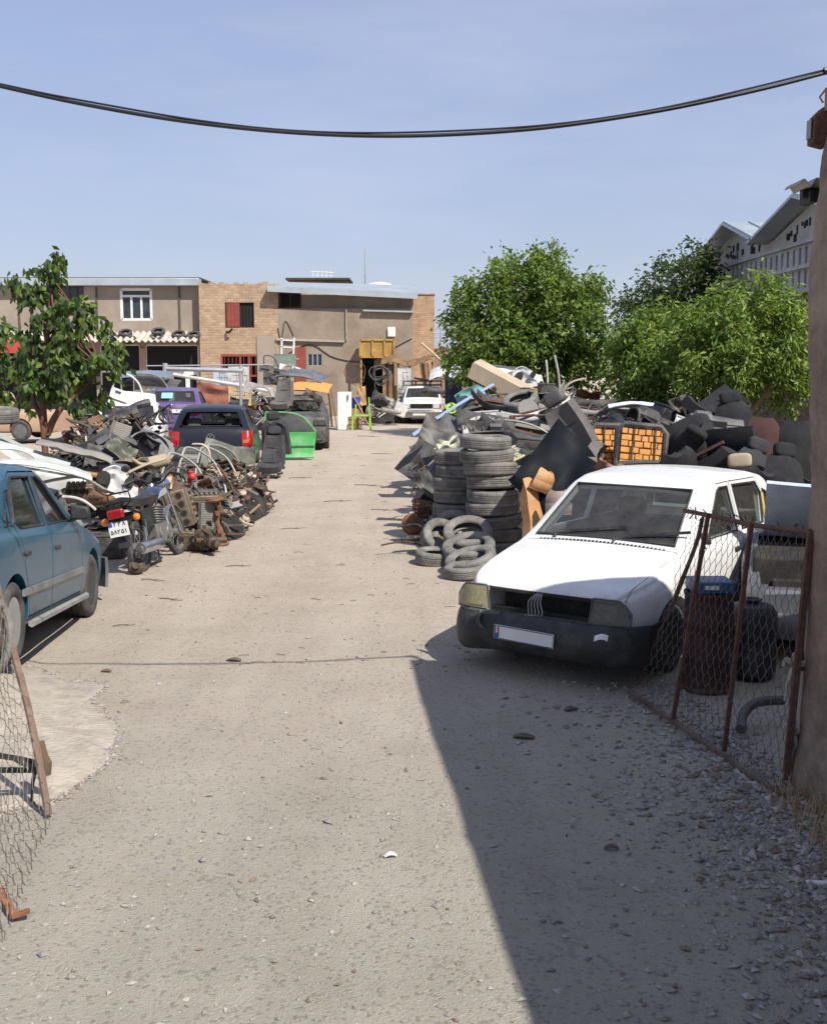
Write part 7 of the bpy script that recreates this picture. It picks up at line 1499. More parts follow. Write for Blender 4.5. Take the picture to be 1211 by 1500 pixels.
for args in (
    ('door_shell', 'grey car door lying flat near the cream panel on the heap', 790, 628, 18.0, (70, 10, 30), m_lgr, dict()),
    ('car_wing', 'black wing curved over the heap above the tall stack', 712, 612, 17.6, (-40, 6, 8), m_pls, dict(l=.9, h=.4)),
    ('plastic_trim', 'black wheel arch liner resting on the tall tyre stack', 715, 622, 14.8, (-60, 0, 0), m_pls, dict(w=.5, h=.3, d=.16)),
    ('metal_strip', 'long grey trim strip descending right of the tall stack top', 772, 630, 16.5, (0, 18, 0), m_lgr, dict(l=.9, w=.07)),
    ('metal_pipe', 'thin dark pipe lying across the mid heap', 800, 622, 17.4, (0, 14, 20), m_rust, dict(l=1.1, r=.018)),
    ('air_box', 'black air box between the tall stack and the navy bonnet', 775, 652, 15.6, (8, 6, 10), m_pls, dict(w=.45)),
    ('air_box', 'dark plastic tray below the air box beside the tall stack', 778, 672, 15.2, (4, -4, 20), m_plas2, dict(w=.4, h=.14)),
    ('ribbed_sheet', 'pale yellow board edge stuck between tyres and navy bonnet', 757, 663, 14.9, (-60, -20, 30), M('pale_yellow_board', (.5, .48, .28), .7), dict(w=.3, h=.22)),
    ('radiator', 'dusty radiator standing in the heap right of the white panel', 750, 618, 18.6, (-20, 8, 10), m_lgr, dict(w=.5, h=.26)),
    ('body_pressing', 'grey inner wing pressing in the mid heap', 815, 618, 18.2, (-10, 20, 10), m_lgr, dict(w=.6, h=.4)),
    ('plastic_trim', 'black plastic cowl on the heap below the pillar strips', 795, 585, 20.5, (10, 0, 20), m_pls, dict(w=.5, h=.3)),
    ('air_box', 'black canister below the white pillar strips', 800, 573, 21.4, (0, 0, 0), m_pls, dict(w=.3, h=.26, d=.3)),
    ('car_bumper', 'dark bumper on the heap crest right of the pillar strips', 850, 592, 20.6, (20, 6, -10), m_pls, dict(w=1.2)),
    ('car_bumper', 'white and grey bumper below the crest, above the grey seat headrest', 850, 603, 19.4, (30, 8, 0), m_lgr, dict(w=1.1, h=.12)),
    ('hose_coil', 'tangled black hoses hanging at the crest before the bushy tree', 868, 610, 19.4, (60, 0, 0), m_pls, dict(r=.2, n=4)),
    ('scrap_sheet', 'teal scrap sheet showing behind the pale blue sill panel', 690, 580, 24.5, (-20, -30, 0), m_teal, dict(w=.7, h=.35, seed=7)),
    ('scrap_sheet', 'white sheet lying above the pale blue sill panel', 704, 588, 23.0, (60, -16, 0), m_ltw, dict(w=.5, h=.4, seed=8)),
    ('door_shell', 'dark grey door lying under the cream box panel', 712, 592, 22.2, (66, -12, 20), m_pgr, dict()),
    ('muffler', 'rusty silencer lying under the cream box panel', 745, 588, 22.0, (0, 12, 40), m_rst2, dict()),
    ('wheel_disc', 'steel wheel rim sitting below the heap crest', 772, 602, 19.5, (60, 20, 0), m_pgr, dict()),
    ('metal_strip', 'grey door trim strip at the left slope of the heap', 660, 660, 18.2, (0, -44, 10), m_plas2, dict(l=.9, w=.12)),
    ('metal_strip', 'thin pale strip leaning on the short tyre stack', 632, 690, 17.4, (0, -48, 0), m_lgr, dict(l=.9, w=.06)),
    ('scrap_sheet', 'pale cream and black sheet behind the short tyre stack', 657, 652, 18.2, (-30, -20, 0), M('pale_cream_sheet', (.5, .5, .38), .6), dict(w=.35, h=.25, seed=3)),
    ('plastic_trim', 'black trim panel leaning left of the short stack', 622, 700, 17.2, (-20, 60, 20), m_pls, dict(w=.6, h=.3)),
    ('scrap_sheet', 'dark grey upright panel left of the short stack', 625, 715, 16.6, (-10, 70, 30), m_pgr, dict(w=.6, h=.3, seed=6)),
    ('engine_block', 'greasy engine head beside the short tyre stack', 622, 735, 16.2, (10, 30, 40), m_eng, dict(w=.32, h=.2, d=.16)),
    ('gearbox', 'small rusty gearbox at the left foot of the short stack', 612, 745, 16.0, (0, 10, 60), m_rst2, dict(s_=.6)),
    ('shock_absorber', 'rusty shock absorber standing at the heap edge by the track', 609, 752, 15.7, (10, 8, 0), m_rst2, dict(l=.45)),
    ('brake_drum', 'rusty brake drum on the ground left of the short stack', 603, 768, 15.5, (70, 0, 20), m_rst2, dict()),
    ('metal_pipe', 'dark rod lying on the ground beside the loose tyres', 590, 800, 14.4, (0, 4, 10), m_rust, dict(l=.55, r=.012, bend=.06)),
    ('plastic_trim', 'flat black scrap on the ground left of the loose tyres', 612, 792, 14.6, (70, 0, 20), m_pls, dict(w=.45, h=.2, d=.06)),
    ('metal_pipe', 'thin bent rod on the ground at the heap edge', 606, 778, 15.1, (0, 8, -30), m_pls, dict(l=.5, r=.01, bend=.1)),
    ('axle_beam', 'rusty axle beam lying low beside the short stack', 628, 770, 15.9, (0, 0, 70), m_rust, dict(l=.8)),
    ('car_wing', 'white wing on the far crest left of the pillar strips', 757, 548, 27.5, (-30, 6, 0), m_ltw, dict(l=1.1, h=.35)),
    ('body_pressing', 'whitish crushed front panel on the far crest behind the cream box', 772, 556, 26.5, (-10, 0, 0), m_ltw, dict(w=.8, h=.4)),
    ('car_bonnet', 'dark bonnet lying on the far crest under the round tree', 745, 544, 28.5, (10, 4, 0), m_pgr, dict(w=1.3, l=.9)),
    ('car_bumper', 'blue grey bumper in the mid heap below the muffler', 735, 592, 21.0, (30, 10, 10), M('slate_blue', (.12, .15, .2), .5, dust=.3), dict(w=.9)),
    ('plank', 'brown splintered board end right of the cream box', 784, 574, 22.6, (0, 14, 30), m_wood, dict(l=.6, w=.22)),
    ('air_box', 'open brown carton beside the cream box end', 783, 577, 22.2, (0, 10, 20), M('carton', (.42, .27, .13), .85), dict(w=.36, h=.16, d=.3)),
    ('hose_coil', 'black cable tangle below the white maze panel', 735, 628, 17.4, (30, 0, 0), m_pls, dict(r=.16, n=3, th=.012)),
    ('plastic_trim', 'grey plastic trim in the shade of the grey seat', 868, 655, 14.8, (10, 40, 20), m_plas2, dict(w=.4, h=.3)),
    ('car_wing', 'grey wing lying over the crest behind the grey seat', 828, 598, 19.8, (-60, 10, 0), m_lgr, dict(l=.9, h=.3)),
    ): J(args[0], *args[1:6], mat=args[6-0] if False else args[5], **args[6]) if False else J(args[0], args[1], args[2], args[3], args[4], args[5], args[6], **args[7])

# ------------------------------------------------------------------ left side, hand placed
WR = dict(P4); WR.update(rubstrip=None, handles=False, nowheels=True, trim=False, nows=True, norw=True, nohood=True, drop=['door'], seats=None, nowin=[(i, s_) for i in range(3) for s_ in (-1, 1)], extra=WRX)
wy = R(78); fd = Vector((math.sin(wy), math.cos(wy), 0))
wr, c = make_car('car_shell', 'stripped white car shell without glass at the left edge, half buried in panels', WR, m_mint, Vector((-6.35, 16.9, .0)), wy, cat='car shell')
J('car_bonnet', 'white green bonnet lying over the engine bay behind the blue saloon', 68, 688, 14.3, (-6, 12, 16), m_mint, w=1.1, l=.8, cr=.07)
J('car_wing', 'white wing with pale inner edge above the fallen bonnet', 30, 660, 15.2, (-60, 14, 10), m_mint, l=1.3, h=.5)
J('car_bonnet', 'dusty grey bonnet sloping right of the stripped white shell', 112, 662, 15.6, (-8, 16, 10), M('dusty_grey_paint', (.20, .185, .165), .6, var=.2, dust=.5, dcol=(.26, .23, .2)), w=1.0, l=.6, cr=.03)
J('body_pressing', 'white inner wing pressing with dark holes behind the motorcycle', 172, 716, 14.9, (-20, 20, 10), m_ltw, w=.62, h=.38)
J('metal_strip', 'white bent bracket arm pointing at the motorcycle plate', 116, 738, 13.9, (-10, 24, 10), m_ltw, l=.42, w=.14, bend=.05)
J('engine_block', 'dusty engine in the open bay behind the blue saloon', 118, 722, 14.6, (0, 0, 10), m_eng, w=.34, h=.18, d=.25)
J('gearbox', 'brown gearbox beside the engine behind the blue saloon', 140, 730, 14.3, (0, 10, 50), m_rst2, s_=.6)
J('metal_pipe', 'grey pipe over the engine bay behind the blue saloon', 105, 715, 14.4, (0, 6, 0), m_lgr, l=.9, r=.02)
tr = dict(PK); tr.update(handles=True, nows=False)
wy = R(-88); tk, c = make_car('pickup_truck', 'tan pickup seen side on behind the mulberry trunk on the left', PK, m_tan, Vector((-12.6, 35.0, .1)), wy, cat='pickup')
WS = dict(P4); WS.update(rubstrip=None, nowheels=False, seats=None, rimmat=m_rim)
p = P(187, 640, 26.5); wy = R(170); fd = Vector((math.sin(wy), math.cos(wy), 0))
ws, c = make_car('saloon_car', 'white saloon facing us with a reflecting windscreen, behind the black plastic heap', WS, m_white, Vector((p.x, 26.5, 0))-fd*1.0, wy)
y0 = c.L/2; a = MB(); a.plate(lambda u, v: (uv(-.82, .82, u), y0+.05-.3*max(0, (abs(uv(-.82, .82, u))-.5)/.32)**2, uv(.5, .24, v)), 20, 4, .03); a.build('bumper', m_pls, ws, fix=True)
for sx in (-1, 1): a = MB(); a.box((sx*.6, y0+.0, .62), (.36, .06, .12)); a.build('headlight', m_lensc, ws, bevel=.02)
J('door_shell', 'white door with pale window board standing on the white saloon roof', 188, 575, 27.5, (-10, 20, 30), m_white, w=.8, h=.9)
for args in (
    ('plastic_trim', 'large grey plastic door card leaning on the left heap', 140, 652, 17.2, (-30, -30, 10), m_plas2, dict(w=.62, h=.4)),
    ('dashboard', 'black dashboard on top of the left heap', 165, 622, 18.6, (10, -20, 20), m_pls, dict(w=.9)),
    ('metal_pipe', 'thick grey tube pointing up at the top of the left heap', 196, 602, 18.8, (0, -28, 10), m_pgr, dict(l=.6, r=.06, bend=.05)),
    ('metal_strip', 'long black bar slanting across the left heap top', 212, 620, 18.0, (0, -34, 0), m_pls, dict(l=1.0, w=.09, bend=.03)),
    ('radiator', 'dark radiator standing in the left heap', 183, 642, 17.4, (-10, 20, 20), m_pgr, dict(w=.4, h=.4)),
    ('plastic_trim', 'grey plastic console on the right slope of the left heap', 210, 648, 17.2, (20, 40, 20), m_plas2, dict(w=.5, h=.35)),
    ('car_wing', 'silver grey wing on the right slope of the left heap', 232, 648, 17.0, (-30, 40, 10), M('slate_silver', (.16, .165, .175), .5, .3, dust=.5), dict(l=.6, h=.3)),
    ('scrap_sheet', 'dull black panel in the middle of the left heap', 155, 668, 16.8, (-40, 10, 20), m_pls, dict(w=.6, h=.4, seed=4)),
    ('scrap_sheet', 'black sheet with lime streak in the left heap', 180, 658, 16.9, (-50, 30, 0), m_olv, dict(w=.5, h=.3, seed=2)),
    ('hose_coil', 'loop of black hose at the left heap top before the purple saloon', 240, 612, 18.2, (80, 0, 20), m_pls, dict(r=.16, n=2, th=.02)),
    ('car_bumper', 'dark bumper draped over the left side of the left heap', 120, 640, 18.2, (20, -20, 10), m_pls, dict(w=1.1)),
    ('air_box', 'grey blue plastic tank in the left heap above the tan boards', 166, 690, 15.8, (4, 4, 10), M('grey_blue_plastic', (.12, .135, .17), .5, dust=.3), dict(w=.36, h=.16, d=.26)),
    ('plank', 'tan board lying over the scrap behind the motorcycle', 150, 695, 15.6, (10, 10, 20), m_wood, dict(l=.6, w=.22)),
    ('plank', 'orange brown board below the tan one behind the motorcycle', 160, 703, 15.1, (10, 14, -10), M('orange_wood', (.42, .22, .1), .7), dict(l=.6, w=.07)),
    ('muffler', 'cream wrapped silencer resting on the scrap above the motorcycle tank', 232, 676, 15.8, (0, -12, 20), m_crm, dict(l=.3)),
    ('metal_strip', 'long dusty tan blade under the cream silencer', 205, 690, 15.6, (10, -24, 0), m_beig, dict(l=.8, w=.12, bend=.04)),
    ('scrap_sheet', 'dusty grey tan flap beside the long tan blade', 195, 682, 16.0, (60, -10, 0), M('dusty_tan_sheet', (.24, .19, .14), .8), dict(w=.5, h=.3, seed=6)),
    ('hose_coil', 'dark wiring tangle in front of the leaning door frames', 262, 705, 15.4, (70, 0, 30), m_pls, dict(r=.16, n=3, th=.012)),
    ('head_lamp', 'small orange lamp on the oily engine top', 247, 707, 15.0, (0, 0, 0), m_org, dict(w=.1)),
    ('air_box', 'small red plastic bottle beside the leaning frames', 279, 700, 15.3, (10, 10, 0), M('red_plastic', (.5, .03, .03), .5), dict(w=.06, h=.16, d=.06)),
    ('engine_block', 'tan weathered engine block standing on end beside the motorcycle', 263, 745, 15.0, (4, 74, 12), m_eng, dict(w=.50, h=.27, d=.24)),
    ('engine_block', 'black oily engine lying low at the track edge beside the motorcycle', 287, 793, 14.75, (0, 4, 10), m_oil, dict(w=.5, h=.2, d=.26)),
    ('gearbox', 'brown bell housing on the ground in front of the oily engine', 300, 790, 14.6, (0, 0, 30), m_oil, dict(s_=.75)),
    ('engine_block', 'dark engine behind the rusty upright member', 298, 748, 15.5, (10, 0, 20), m_oil, dict(w=.4, h=.36, d=.3)),
    ('radiator', 'black finned radiator block standing right of the tan engine', 304, 760, 15.2, (0, 4, 30), m_pls, dict(w=.2, h=.42)),
    ('axle_beam', 'rusty suspension member standing upright at the track edge', 319, 765, 15.2, (0, 84, 20), m_rst2, dict(l=.6)),
    ('car_battery', 'grey battery on top of the dark engines', 305, 727, 15.6, (4, 2, 20), m_plas2, dict(w=.3)),
    ('gearbox', 'small greasy gearbox on top of the tan engine block', 262, 713, 15.2, (40, 20, 0), m_oil, dict(s_=.7)),
    ('scrap_sheet', 'white and grey crumpled scrap at the foot of the leaning doors', 336, 762, 16.4, (40, 20, 0), m_lgr, dict(w=.35, h=.25, seed=9)),
    ('plastic_trim', 'dark torn trim on the ground right of the upright member', 350, 768, 16.4, (60, 0, 20), m_pls, dict(w=.4, h=.25, d=.1)),
    ('door_skeleton', 'silver window frame leaning left in the row of scrap doors', 272, 708, 16.6, (-24, 26, 34), m_hoop, dict(w=.8, h=.75)),
    ('door_skeleton', 'second leaning door with bright silver frame in the row', 296, 706, 17.2, (-24, 24, 34), m_hoop, dict(w=.85, h=.92)),
    ('door_skeleton', 'third leaning door with silver frame, taller, in the row', 320, 706, 18.0, (-24, 22, 36), m_hoop, dict(w=.85, h=1.0)),
    ('door_shell', 'dark green olive door leaning at the right end of the row', 338, 700, 18.7, (-20, 10, 60), m_olv, dict(w=.95, h=1.15, trimm=m_hoop, glass_=m_glassd)),
    ('car_bonnet', 'large dark olive bonnet standing on edge behind the leaning doors', 331, 692, 19.4, (74, 20, 30), m_olv, dict(w=1.05, l=.95, under=m_lgr)),
    ('metal_strip', 'rusty brown strap hanging in front of the leaning doors', 334, 722, 17.4, (0, 70, 20), m_rst2, dict(l=.9, w=.08)),
    ('metal_strip', 'pale curved hose end at the top of the left door row', 295, 662, 17.6, (0, 40, 0), m_beig, dict(l=.35, w=.08, bend=.1)),
    ('wheel_disc', 'dusty steel rim in the scrap left of the tyre stack', 238, 660, 17.8, (70, 10, 0), m_rim, dict()),
    ('brake_drum', 'dark oily drum lying beneath the motorcycle exhaust', 200, 830, 13.05, (75, 0, 10), m_oil, dict(r=.085)),
    ('car_wing', 'dark wing panel leaning behind the motorcycle engine', 150, 775, 14.3, (-10, 4, 0), m_lgr, dict(l=.8, h=.3)),
    ('air_box', 'dusty dark box under the scrap left of the motorcycle plate', 140, 800, 14.2, (0, 0, 10), m_pls, dict(w=.7, h=.3, d=.4)),
    ): J(args[0], args[1], args[2], args[3], args[4], args[5], args[6], **args[7])
# seats and doors round the black hatchback
J('seat_assembly', 'black car seat standing against the flank of the black hatchback', 396, 672, 24.2, (0, 0, 175), m_seat, z=.2)
J('seat_squab', 'second black seat back right behind the standing seat, round headrest', 404, 640, 24.8, (-6, 6, 190), m_seat, w=.56, h=.75)
t = J('door_shell', 'bright green car door with window frame standing in the track edge', 425, 634, 28.6, (-6, 0, 6), m_grn, w=1.28, h=1.12, glass_=m_glassd)
DS = dict(P4); DS.update(rubstrip=None, seats=None, norw=True, rimmat=m_rim, nowin=[(0, 1), (1, 1)])
p = P(437, 650, 31.5); wy = R(-4); fd = Vector((math.sin(wy), math.cos(wy), 0))
ds, c = make_car('saloon_car', 'dark grey wrecked saloon loaded with seats and bonnets behind the green door', DS, m_pgr, Vector((p.x, 31.5, 0))+fd*2.1, wy)
a = MB(); yr = -c.L/2; a.plate(lambda u, v: (uv(-.8, .8, u), yr-.05+.2*max(0, (abs(uv(-.8, .8, u))-.55)/.25)**2, uv(.55, .3, v)), 20, 4, .03); a.build('bumper', m_pls, ds, fix=True)
for sx in (-1, 1): a = MB(); a.box((sx*.6, yr, .78), (.34, .05, .16)); a.build('tail_lamp', m_redl if sx < 0 else m_pls, ds, bevel=.02)
J('seat_assembly', 'grey cloth seat standing on the boot of the loaded wreck', 412, 594, 31.6, (0, 0, 170), m_gseat, head=False)
J('car_bonnet', 'orange lined bonnet laid on top of the loaded wreck', 452, 567, 33.2, (10, 2, -6), m_foam, w=1.35, l=1.0, cr=.06, under=m_pgr)
J('car_bonnet', 'slate grey bonnet tilted above the orange lined one', 450, 549, 34, (8, 10, -10), M('slate_paint', (.10, .11, .125), .5, dust=.3), w=1.2, l=1., cr=.06)
J('car_bumper', 'black bumper hanging over the side of the loaded wreck', 470, 590, 32.4, (10, 30, 70), m_pls, w=1.2)
J('door_shell', 'dark door hanging open at the front of the loaded wreck', 478, 622, 33.8, (0, 0, 96), m_pgr, w=1., h=.9)
for args in (
    ('hose_coil', 'black tangle of parts on the roof of the loaded wreck', 410, 555, 35, (20, 0, 0), m_pls, dict(r=.35, n=4, th=.03)),
    ('dashboard', 'black dashboard on the heap left of the slate bonnet', 405, 548, 37, (0, 10, 0), m_pls, dict(w=1.1)),
    ('car_wing', 'light grey wing on the far heap left of the loaded wreck', 385, 570, 36, (-20, 10, 0), m_lgr, dict(l=1.2, h=.4)),
    ('metal_pipe', 'thick white pole slanting across the far left frames', 330, 562, 38, (0, 10, 0), m_ltw, dict(l=3.4, r=.06, bend=.02)),
    ('scrap_sheet', 'red brown sheet panel behind the purple saloon roof', 312, 578, 39, (0, 0, 0), M('red_brown_sheet', (.26, .105, .07), .8, var=.3), dict(w=1.2, h=.7, seed=1)),
    ('ribbed_sheet', 'square cream rust panel beside the red brown sheet', 352, 579, 38.5, (0, 0, 0), M('cream_rust', (.55, .42, .26), .7, rust=.3), dict(w=.75, h=.65)),
    ('ribbed_sheet', 'white board standing before the barred red gate', 350, 558, 44, (0, 0, 0), m_ltw, dict(w=.75, h=1.1)),
    ('ribbed_sheet', 'pale blue board with streaks before the barred red gate', 325, 560, 44.5, (0, 0, 0), M('pale_blue_board', (.45, .5, .58), .6), dict(w=.6, h=.9)),
    ('car_bonnet', 'blue grey bonnet stacked on the far frames by the mulberry crown', 215, 548, 36, (6, 0, 0), M('steel_blue', (.16, .19, .25), .4, dust=.3), dict(w=1.6, l=1.1)),
    ('car_bonnet', 'second grey bonnet lying under the blue grey one', 225, 560, 36.4, (10, 4, 0), m_pgr, dict(w=1.7, l=1.1)),
    ('car_wing', 'white wing standing on the far heap by the mulberry crown', 205, 583, 33, (-20, 0, 20), m_ltw, dict(l=.9, h=.5)),
    ('door_shell', 'whitish door in the far frame left of the purple saloon', 222, 572, 34.5, (0, 0, 10), m_lgr, dict(glass_=m_glassd)),
    ('scrap_sheet', 'black sheet arching over the far white boards', 350, 590, 37, (-10, 10, 0), m_pls, dict(w=.6, h=.3, seed=3)),
    ('seat_assembly', 'dark seat tipped over by the far scrap at the track end', 553, 585, 44.5, (60, 30, 20), m_seat, dict()),
    ('hose_coil', 'huge tangle of black cables hanging at the doorway', 556, 548, 48, (75, 0, 0), m_pls, dict(r=.42, n=6, th=.03)),
    ('hose_coil', 'grey wire tangle on sticks before the tan wall', 520, 545, 47.5, (80, 0, 0), m_rust, dict(r=.45, n=3, th=.016)),
    ('air_box', 'white enamel box in the scrap right of the white tank', 585, 600, 44.2, (0, 20, 20), m_ltw, dict(w=.5, h=.5)),
    ('muffler', 'grey silencer on the ground by the white tank', 570, 602, 43.8, (0, 10, 30), m_lgr, dict(l=.7)),
    ('body_pressing', 'silver crushed engine parts by the white tank', 563, 592, 44.6, (0, 0, 20), m_lgr, dict(w=.9, h=.6)),
    ('plank', 'brown board leaning at the yard end beside the white cabinet', 484, 600, 43, (0, 84, 20), m_wood, dict(l=1.6, w=.2)),
    ('plank', 'second darker board leaning beside the white cabinet', 488, 595, 43.4, (0, 80, 0), m_rst2, dict(l=1.8, w=.14)),
    ('plank', 'tan board leaning across the green chair frame', 528, 600, 42, (0, 62, 0), M('tan_board', (.45, .27, .14), .8), dict(l=1.1, w=.2)),
    ('scrap_sheet', 'tan cardboard behind the blue bucket', 529, 578, 43, (-10, 0, 0), M('carton_tan', (.42, .25, .12), .9), dict(w=.4, h=.7, seed=2)),
    ('car_bonnet', 'white sheet hood on the pile right of the cream pickup', 652, 549, 47, (20, 0, 0), m_ltw, dict(w=1.3, l=1., cr=.2)),
    ('car_wing', 'white wing atop the pile under the round tree', 683, 549, 36, (-20, 20, 0), m_ltw, dict(l=1., h=.5)),
    ('car_bumper', 'dark bumper stack end right of the cream pickup', 650, 573, 44, (10, 0, 20), m_pls, dict(w=1.6)),
    ('hose_coil', 'lime yellow net bag at the heap corner before the pickup', 660, 598, 30, (40, 0, 0), m_lime, dict(r=.13, n=3, th=.03)),
    ('metal_pipe', 'pale pole leaning right of the orange brick tower', 645, 528, 50, (0, 42, 0), m_beig, dict(l=2.2, r=.05, bend=.02)),
    ): J(args[0], args[1], args[2], args[3], args[4], args[5], args[6], **args[7])
# pipe frame behind the purple saloon
t = thing('pipe_rack', 'silver tube frame of rails and posts behind the purple saloon', 'frame', (0, 0, 0)); m_gp = M('galvanised_pipe', (.5, .5, .5), .4, .5, var=.2)
Y = 37.
for a_, b_, r_ in (((240, 540), (356, 543), .07), ((242, 532), (242, 600), .075), ((353, 534), (352, 602), .05), ((214, 536), (400, 534), .02)):
    mb = MB(); p0, p1 = P(*a_, Y), P(*b_, Y)
    if a_[0] in (242, 353): p1.z = 0
    mb.tube([p0, p1], r_, 8); mb.build('rail' if a_[0] in (240, 214) else 'post', m_gp, t)
# yard end things
p = P(505, 628, 41.5); t = thing('white_cabinet', 'tall white enamel cabinet standing on end at the track end', 'cabinet', (p.x, 41.5, 0)); s_ = 41.5/1700
a = MB(); a.box((0, 0, .90), (20*s_, .4, 36*s_)); a.build('upper_door', m_wh, t, bevel=.02); a = MB(); a.box((-.06, -.04, .43), (15*s_, .42, .86)); a.build('lower_door', m_wh, t, bevel=.02); a = MB(); a.box((.13, -.24, 1.15), (.03, .03, .2)); a.build('handle', m_pls, t)
p = P(530, 625, 41.2); t = thing('metal_chair', 'lime green metal chair frame with blue seat straps at the track end', 'chair', (p.x, 41.2, 0))
for x, y, h in ((-.3, -.2, .55), (-.22, .25, .9), (.25, .2, 1.15), (.3, -.2, .6)): a = MB(); a.bar((x*1.1, y, 0), (x, y, h), .05, .05); a.build('leg', m_lime, t, smooth=0)
a = MB(); a.bar((-.3, -.2, .52), (.3, -.2, .52), .05, .05); a.bar((-.25, .22, .52), (.27, .22, .52), .05, .05); a.bar((-.3, -.2, .52), (-.24, .25, .52), .05, .05); a.bar((.3, -.2, .52), (.26, .25, .52), .05, .05); a.build('seat_frame', m_lime, t, smooth=0)
a = MB(); a.box((.05, 0, .5), (.4, .4, .03)); a.build('seat', m_blu, t)
p = P(520, 588, 42.2); t = thing('bucket', 'blue plastic bucket above the lime chair frame', 'bucket', p+V(0, 0, -.25)); a = MB(); a.lathe([(.0, 0), (.15, 0), (.2, .38), (.215, .38), (.215, .4), (.19, .4), (.14, .03), (0, .03)], 18); a.build('pail', m_blu, t); a = MB(); a.tube([(.2*math.cos(k*PI/10), -.05*math.sin(k*PI/10), .38+.1*math.sin(k*PI/10)) for k in range(11)], .01, 5); a.build('handle', m_lgr, t)
st = thing('crate', 'dark crate holding up the blue bucket', 'crate', (p.x, p.y, 0)); a = MB(); a.box((0, 0, (p.z-.25)/2), (.5, .5, p.z-.26)); a.build('crate_body', m_wood, st, bevel=.02); a = MB(); [a.box((0, -.26, (p.z-.25)*k/4), (.5, .02, .05)) for k in (1, 2, 3)]; a.build('slats', m_wood, st)
p = G(548, 612); t = thing('gas_tank', 'dirty white rounded tank lying at the track end', 'tank', (p.x, p.y, .33)); a = MB(); a.ball((0, 0, 0), (.38, .5, .32), 10); a.build('tank_body', m_ltw, t); a = MB(); a.cyl((0, -.45, .1), (0, -.55, .14), .07, 10); a.build('neck', m_rust, t)
p = G(566, 608); t = thing('gas_tank', 'smaller cream rounded tank right of the white tank', 'tank', (p.x, p.y+.3, .3)); a = MB(); a.ball((0, 0, 0), (.3, .4, .28), 10); a.build('tank_body', m_crm, t); a = MB(); a.cyl((0, -.35, .1), (0, -.45, .14), .06, 10); a.build('neck', m_rust, t)
# tarp shelter
t = thing('tarp_shelter', 'ragged brown tarp shelter on posts left of the cream pickup', 'shelter', (0, 0, 0)); Y = 49.
a = MB(); pa, pb = P(558, 529, Y), P(637, 527, Y)
a.plate(lambda u, v: (uv(pa.x, pb.x, u), uv(Y, Y+2.2, v), uv(pa.z, pb.z, u)+.10*math.sin(u*9)+.12*noise.noise(V(u*6, v*3, 1))+.1*v-(.0 if v > .1 else .14)), 30, 6, .03); a.build('tarp', m_tarp, t)
for px in (562, 583, 600, 633): q = P(px, 530, Y+.1); a = MB(); a.bar((q.x, Y+.15, 0), (q.x, Y+.15, q.z), .09, .09); a.build('post', m_wood if px != 583 else m_yel, t, smooth=0)
a = MB(); qa, qb = P(563, 530, Y+.3), P(577, 590, Y+.3); a.plate(lambda u, v: (uv(qa.x, qb.x, u), Y+.3+.06*math.sin(u*9), uv(.2, qa.z-.1, v)), 10, 6, .03); a.build('hanging_sheet', m_tarp, t)
a = MB(); qa, qb = P(620, 530, Y), P(632, 590, Y); a.plate(lambda u, v: (uv(qa.x, qb.x, u)-.15*v, Y-.05+.06*math.sin(u*9), uv(1.2, qa.z-.05, v)), 10, 6, .03); a.build('hanging_flap', m_tarp, t)
t = J('ribbed_sheet', 'tall white board leaning left of the cream pickup', 592, 570, 47.5, (0, 0, 0), m_ltw, w=.5, h=1.7)
J('scrap_sheet', 'dark blue cloth hanging over the pile right of the cream pickup', 664, 568, 41, (0, 0, 0), m_bcl, w=.6, h=1.1, seed=3, name='hanging_cloth', cat='cloth')
# ladder rack and chest against the tan wall
t = thing('ladder', 'white ladder standing on the heap against the tan wall', 'ladder', (0, 0, 0)); Y = 50.
for px in (413, 430): a = MB(); a.bar(P(px-1, 548, Y), P(px+(1 if px > 420 else 0), 495, Y), .07, .06); a.build('rail', m_wh, t, smooth=0)
for py in (498, 508, 520, 533): a = MB(); a.bar(P(412, py, Y), P(430, py+1, Y), .06, .05); a.build('rung', m_wh, t, smooth=0)
J('air_box', 'grey green chest under the white ladder', 418, 528, 49, (0, 0, 0), M('grey_green_box', (.2, .24, .2), .6), w=.9, h=.5, d=.5)
J('car_wing', 'white hull shaped panel hanging by the white ladder', 425, 538, 48.6, (-20, 6, 0), m_ltw, l=.9, h=.3)
J('door_shell', 'dark door standing before the barred red gate', 397, 540, 45, (0, 0, 0), m_pls, w=.6, h=1.1)
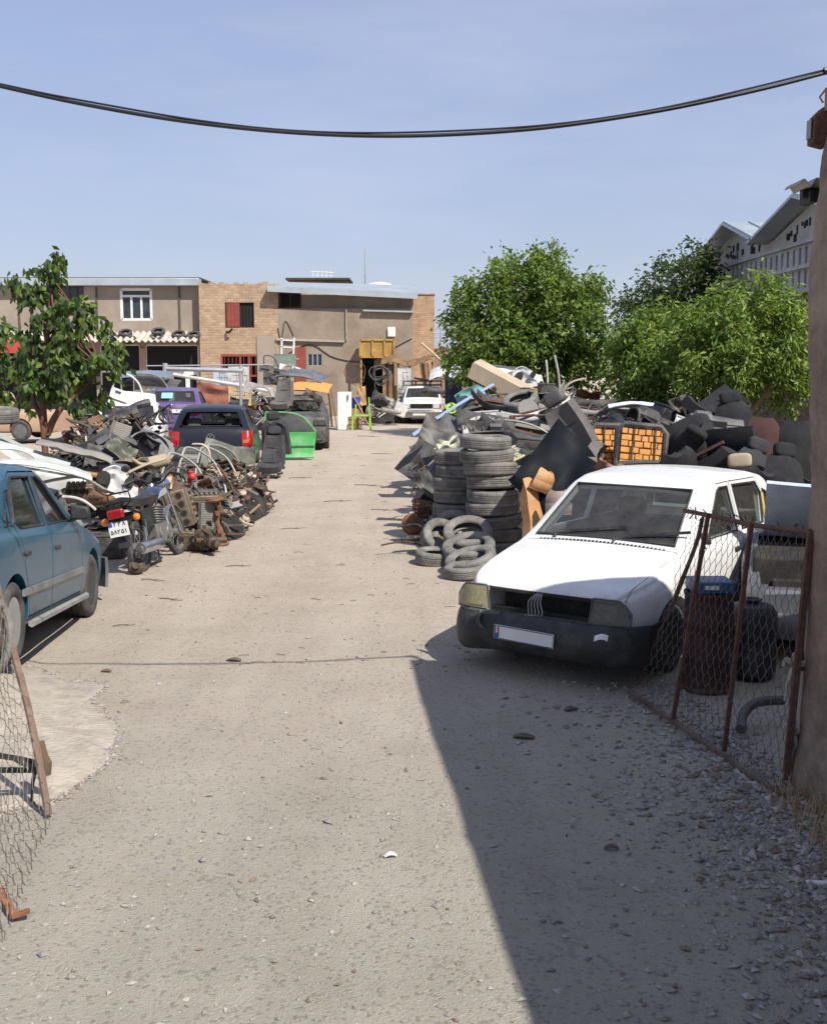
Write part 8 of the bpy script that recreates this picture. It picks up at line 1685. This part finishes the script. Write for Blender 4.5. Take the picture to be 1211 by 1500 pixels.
# leavings on the track: sticks, flakes, strips
m_stk = M('grey_brown_stick', (.12, .09, .065), .9, var=.4)
SK = [('thin forked stick on the dust right of the blue saloon wheel', 224, 853, .3), ('short twig on the dust beyond the blue saloon wheel', 182, 918, .2), ('flat dark flake on the dust near the cable shadow', 343, 969, .12), ('small dark stone chip left of the cable shadow middle', 156, 985, .08), ('dark flake alone in the shade of the building', 767, 1077, .14), ('dark flake in the shade below the wire gate', 836, 1036, .1), ('curled bark strip in the deep shade near the bottom', 895, 1247, .07), ('stick on the track in front of the engines', 350, 830, .3), ('splinter lying before the black hatchback', 440, 700, .5), ('long splinter across the far track', 495, 735, .5), ('thin splinter across the track by the heap', 540, 712, .6), ('twig beside the loose tyres on the track', 560, 748, .4), ('dark strip on the far track left of the heap', 560, 665, .6), ('thin lath on the far track before the pickup', 540, 640, .8), ('pale flake on the sunny gravel', 572, 1256, .06), ('grey lath on the sunny track', 430, 775, .35), ('crooked twig on the track below the engines', 250, 880, .3)]
for i, (lab, px, py, l) in enumerate(SK):
    p = G(px, py); t = thing('stick' if l > .15 else 'debris_flake', lab, 'stick' if l > .15 else 'debris', (p.x, p.y, gz(p.x, p.y)+.008), rj.uniform(-.5, .5)); a = MB()
    if l > .15:
        a.tube(spline([V(-l/2, 0, .0), V(-l*.1, .02*l, .006), V(l*.2, -.03*l, .0), V(l/2, .01, .004)], 4), [.003+.007*l]*8+[.002+.004*l]*5, 5)
        a.tube([(0, 0, .004), (l*.22, .12*l, .004)], .002+.004*l, 4)
    else: a.plate(lambda u, v: (uv(-l/2, l/2, u), uv(-l*.3, l*.3, v)*(1-.5*abs(2*u-1)), .015*math.sin(u*3)), 5, 3, .006)
    a.build('wood' if l > .15 else 'flake', m_stk if lab.split()[0] != 'pale' else m_platew, t)
g = MB(); rn = random.Random(77)
for k in range(90):
    y = 9+(rn.random()**1.1)*24; x = rn.uniform(-.16, .03)*y; l = rn.uniform(.02, .09)*(1+y*.03); a = rn.gauss(0, .6); z = gz(x, y)+.006
    d = V(math.cos(a), math.sin(a), 0)*l; g.tube([V(x, y, z), V(x, y, z+.006)+d*.5+V(rn.uniform(-.02, .02), rn.uniform(-.02, .02), 0), V(x, y, z)+d], rn.uniform(.0015, .0035), 4, 0)
tag(g.build('wood_litter', m_stk, smooth=0), 'fine dark splinters littering the dusty track', 'litter', kind='stuff')
# camera last: nothing else
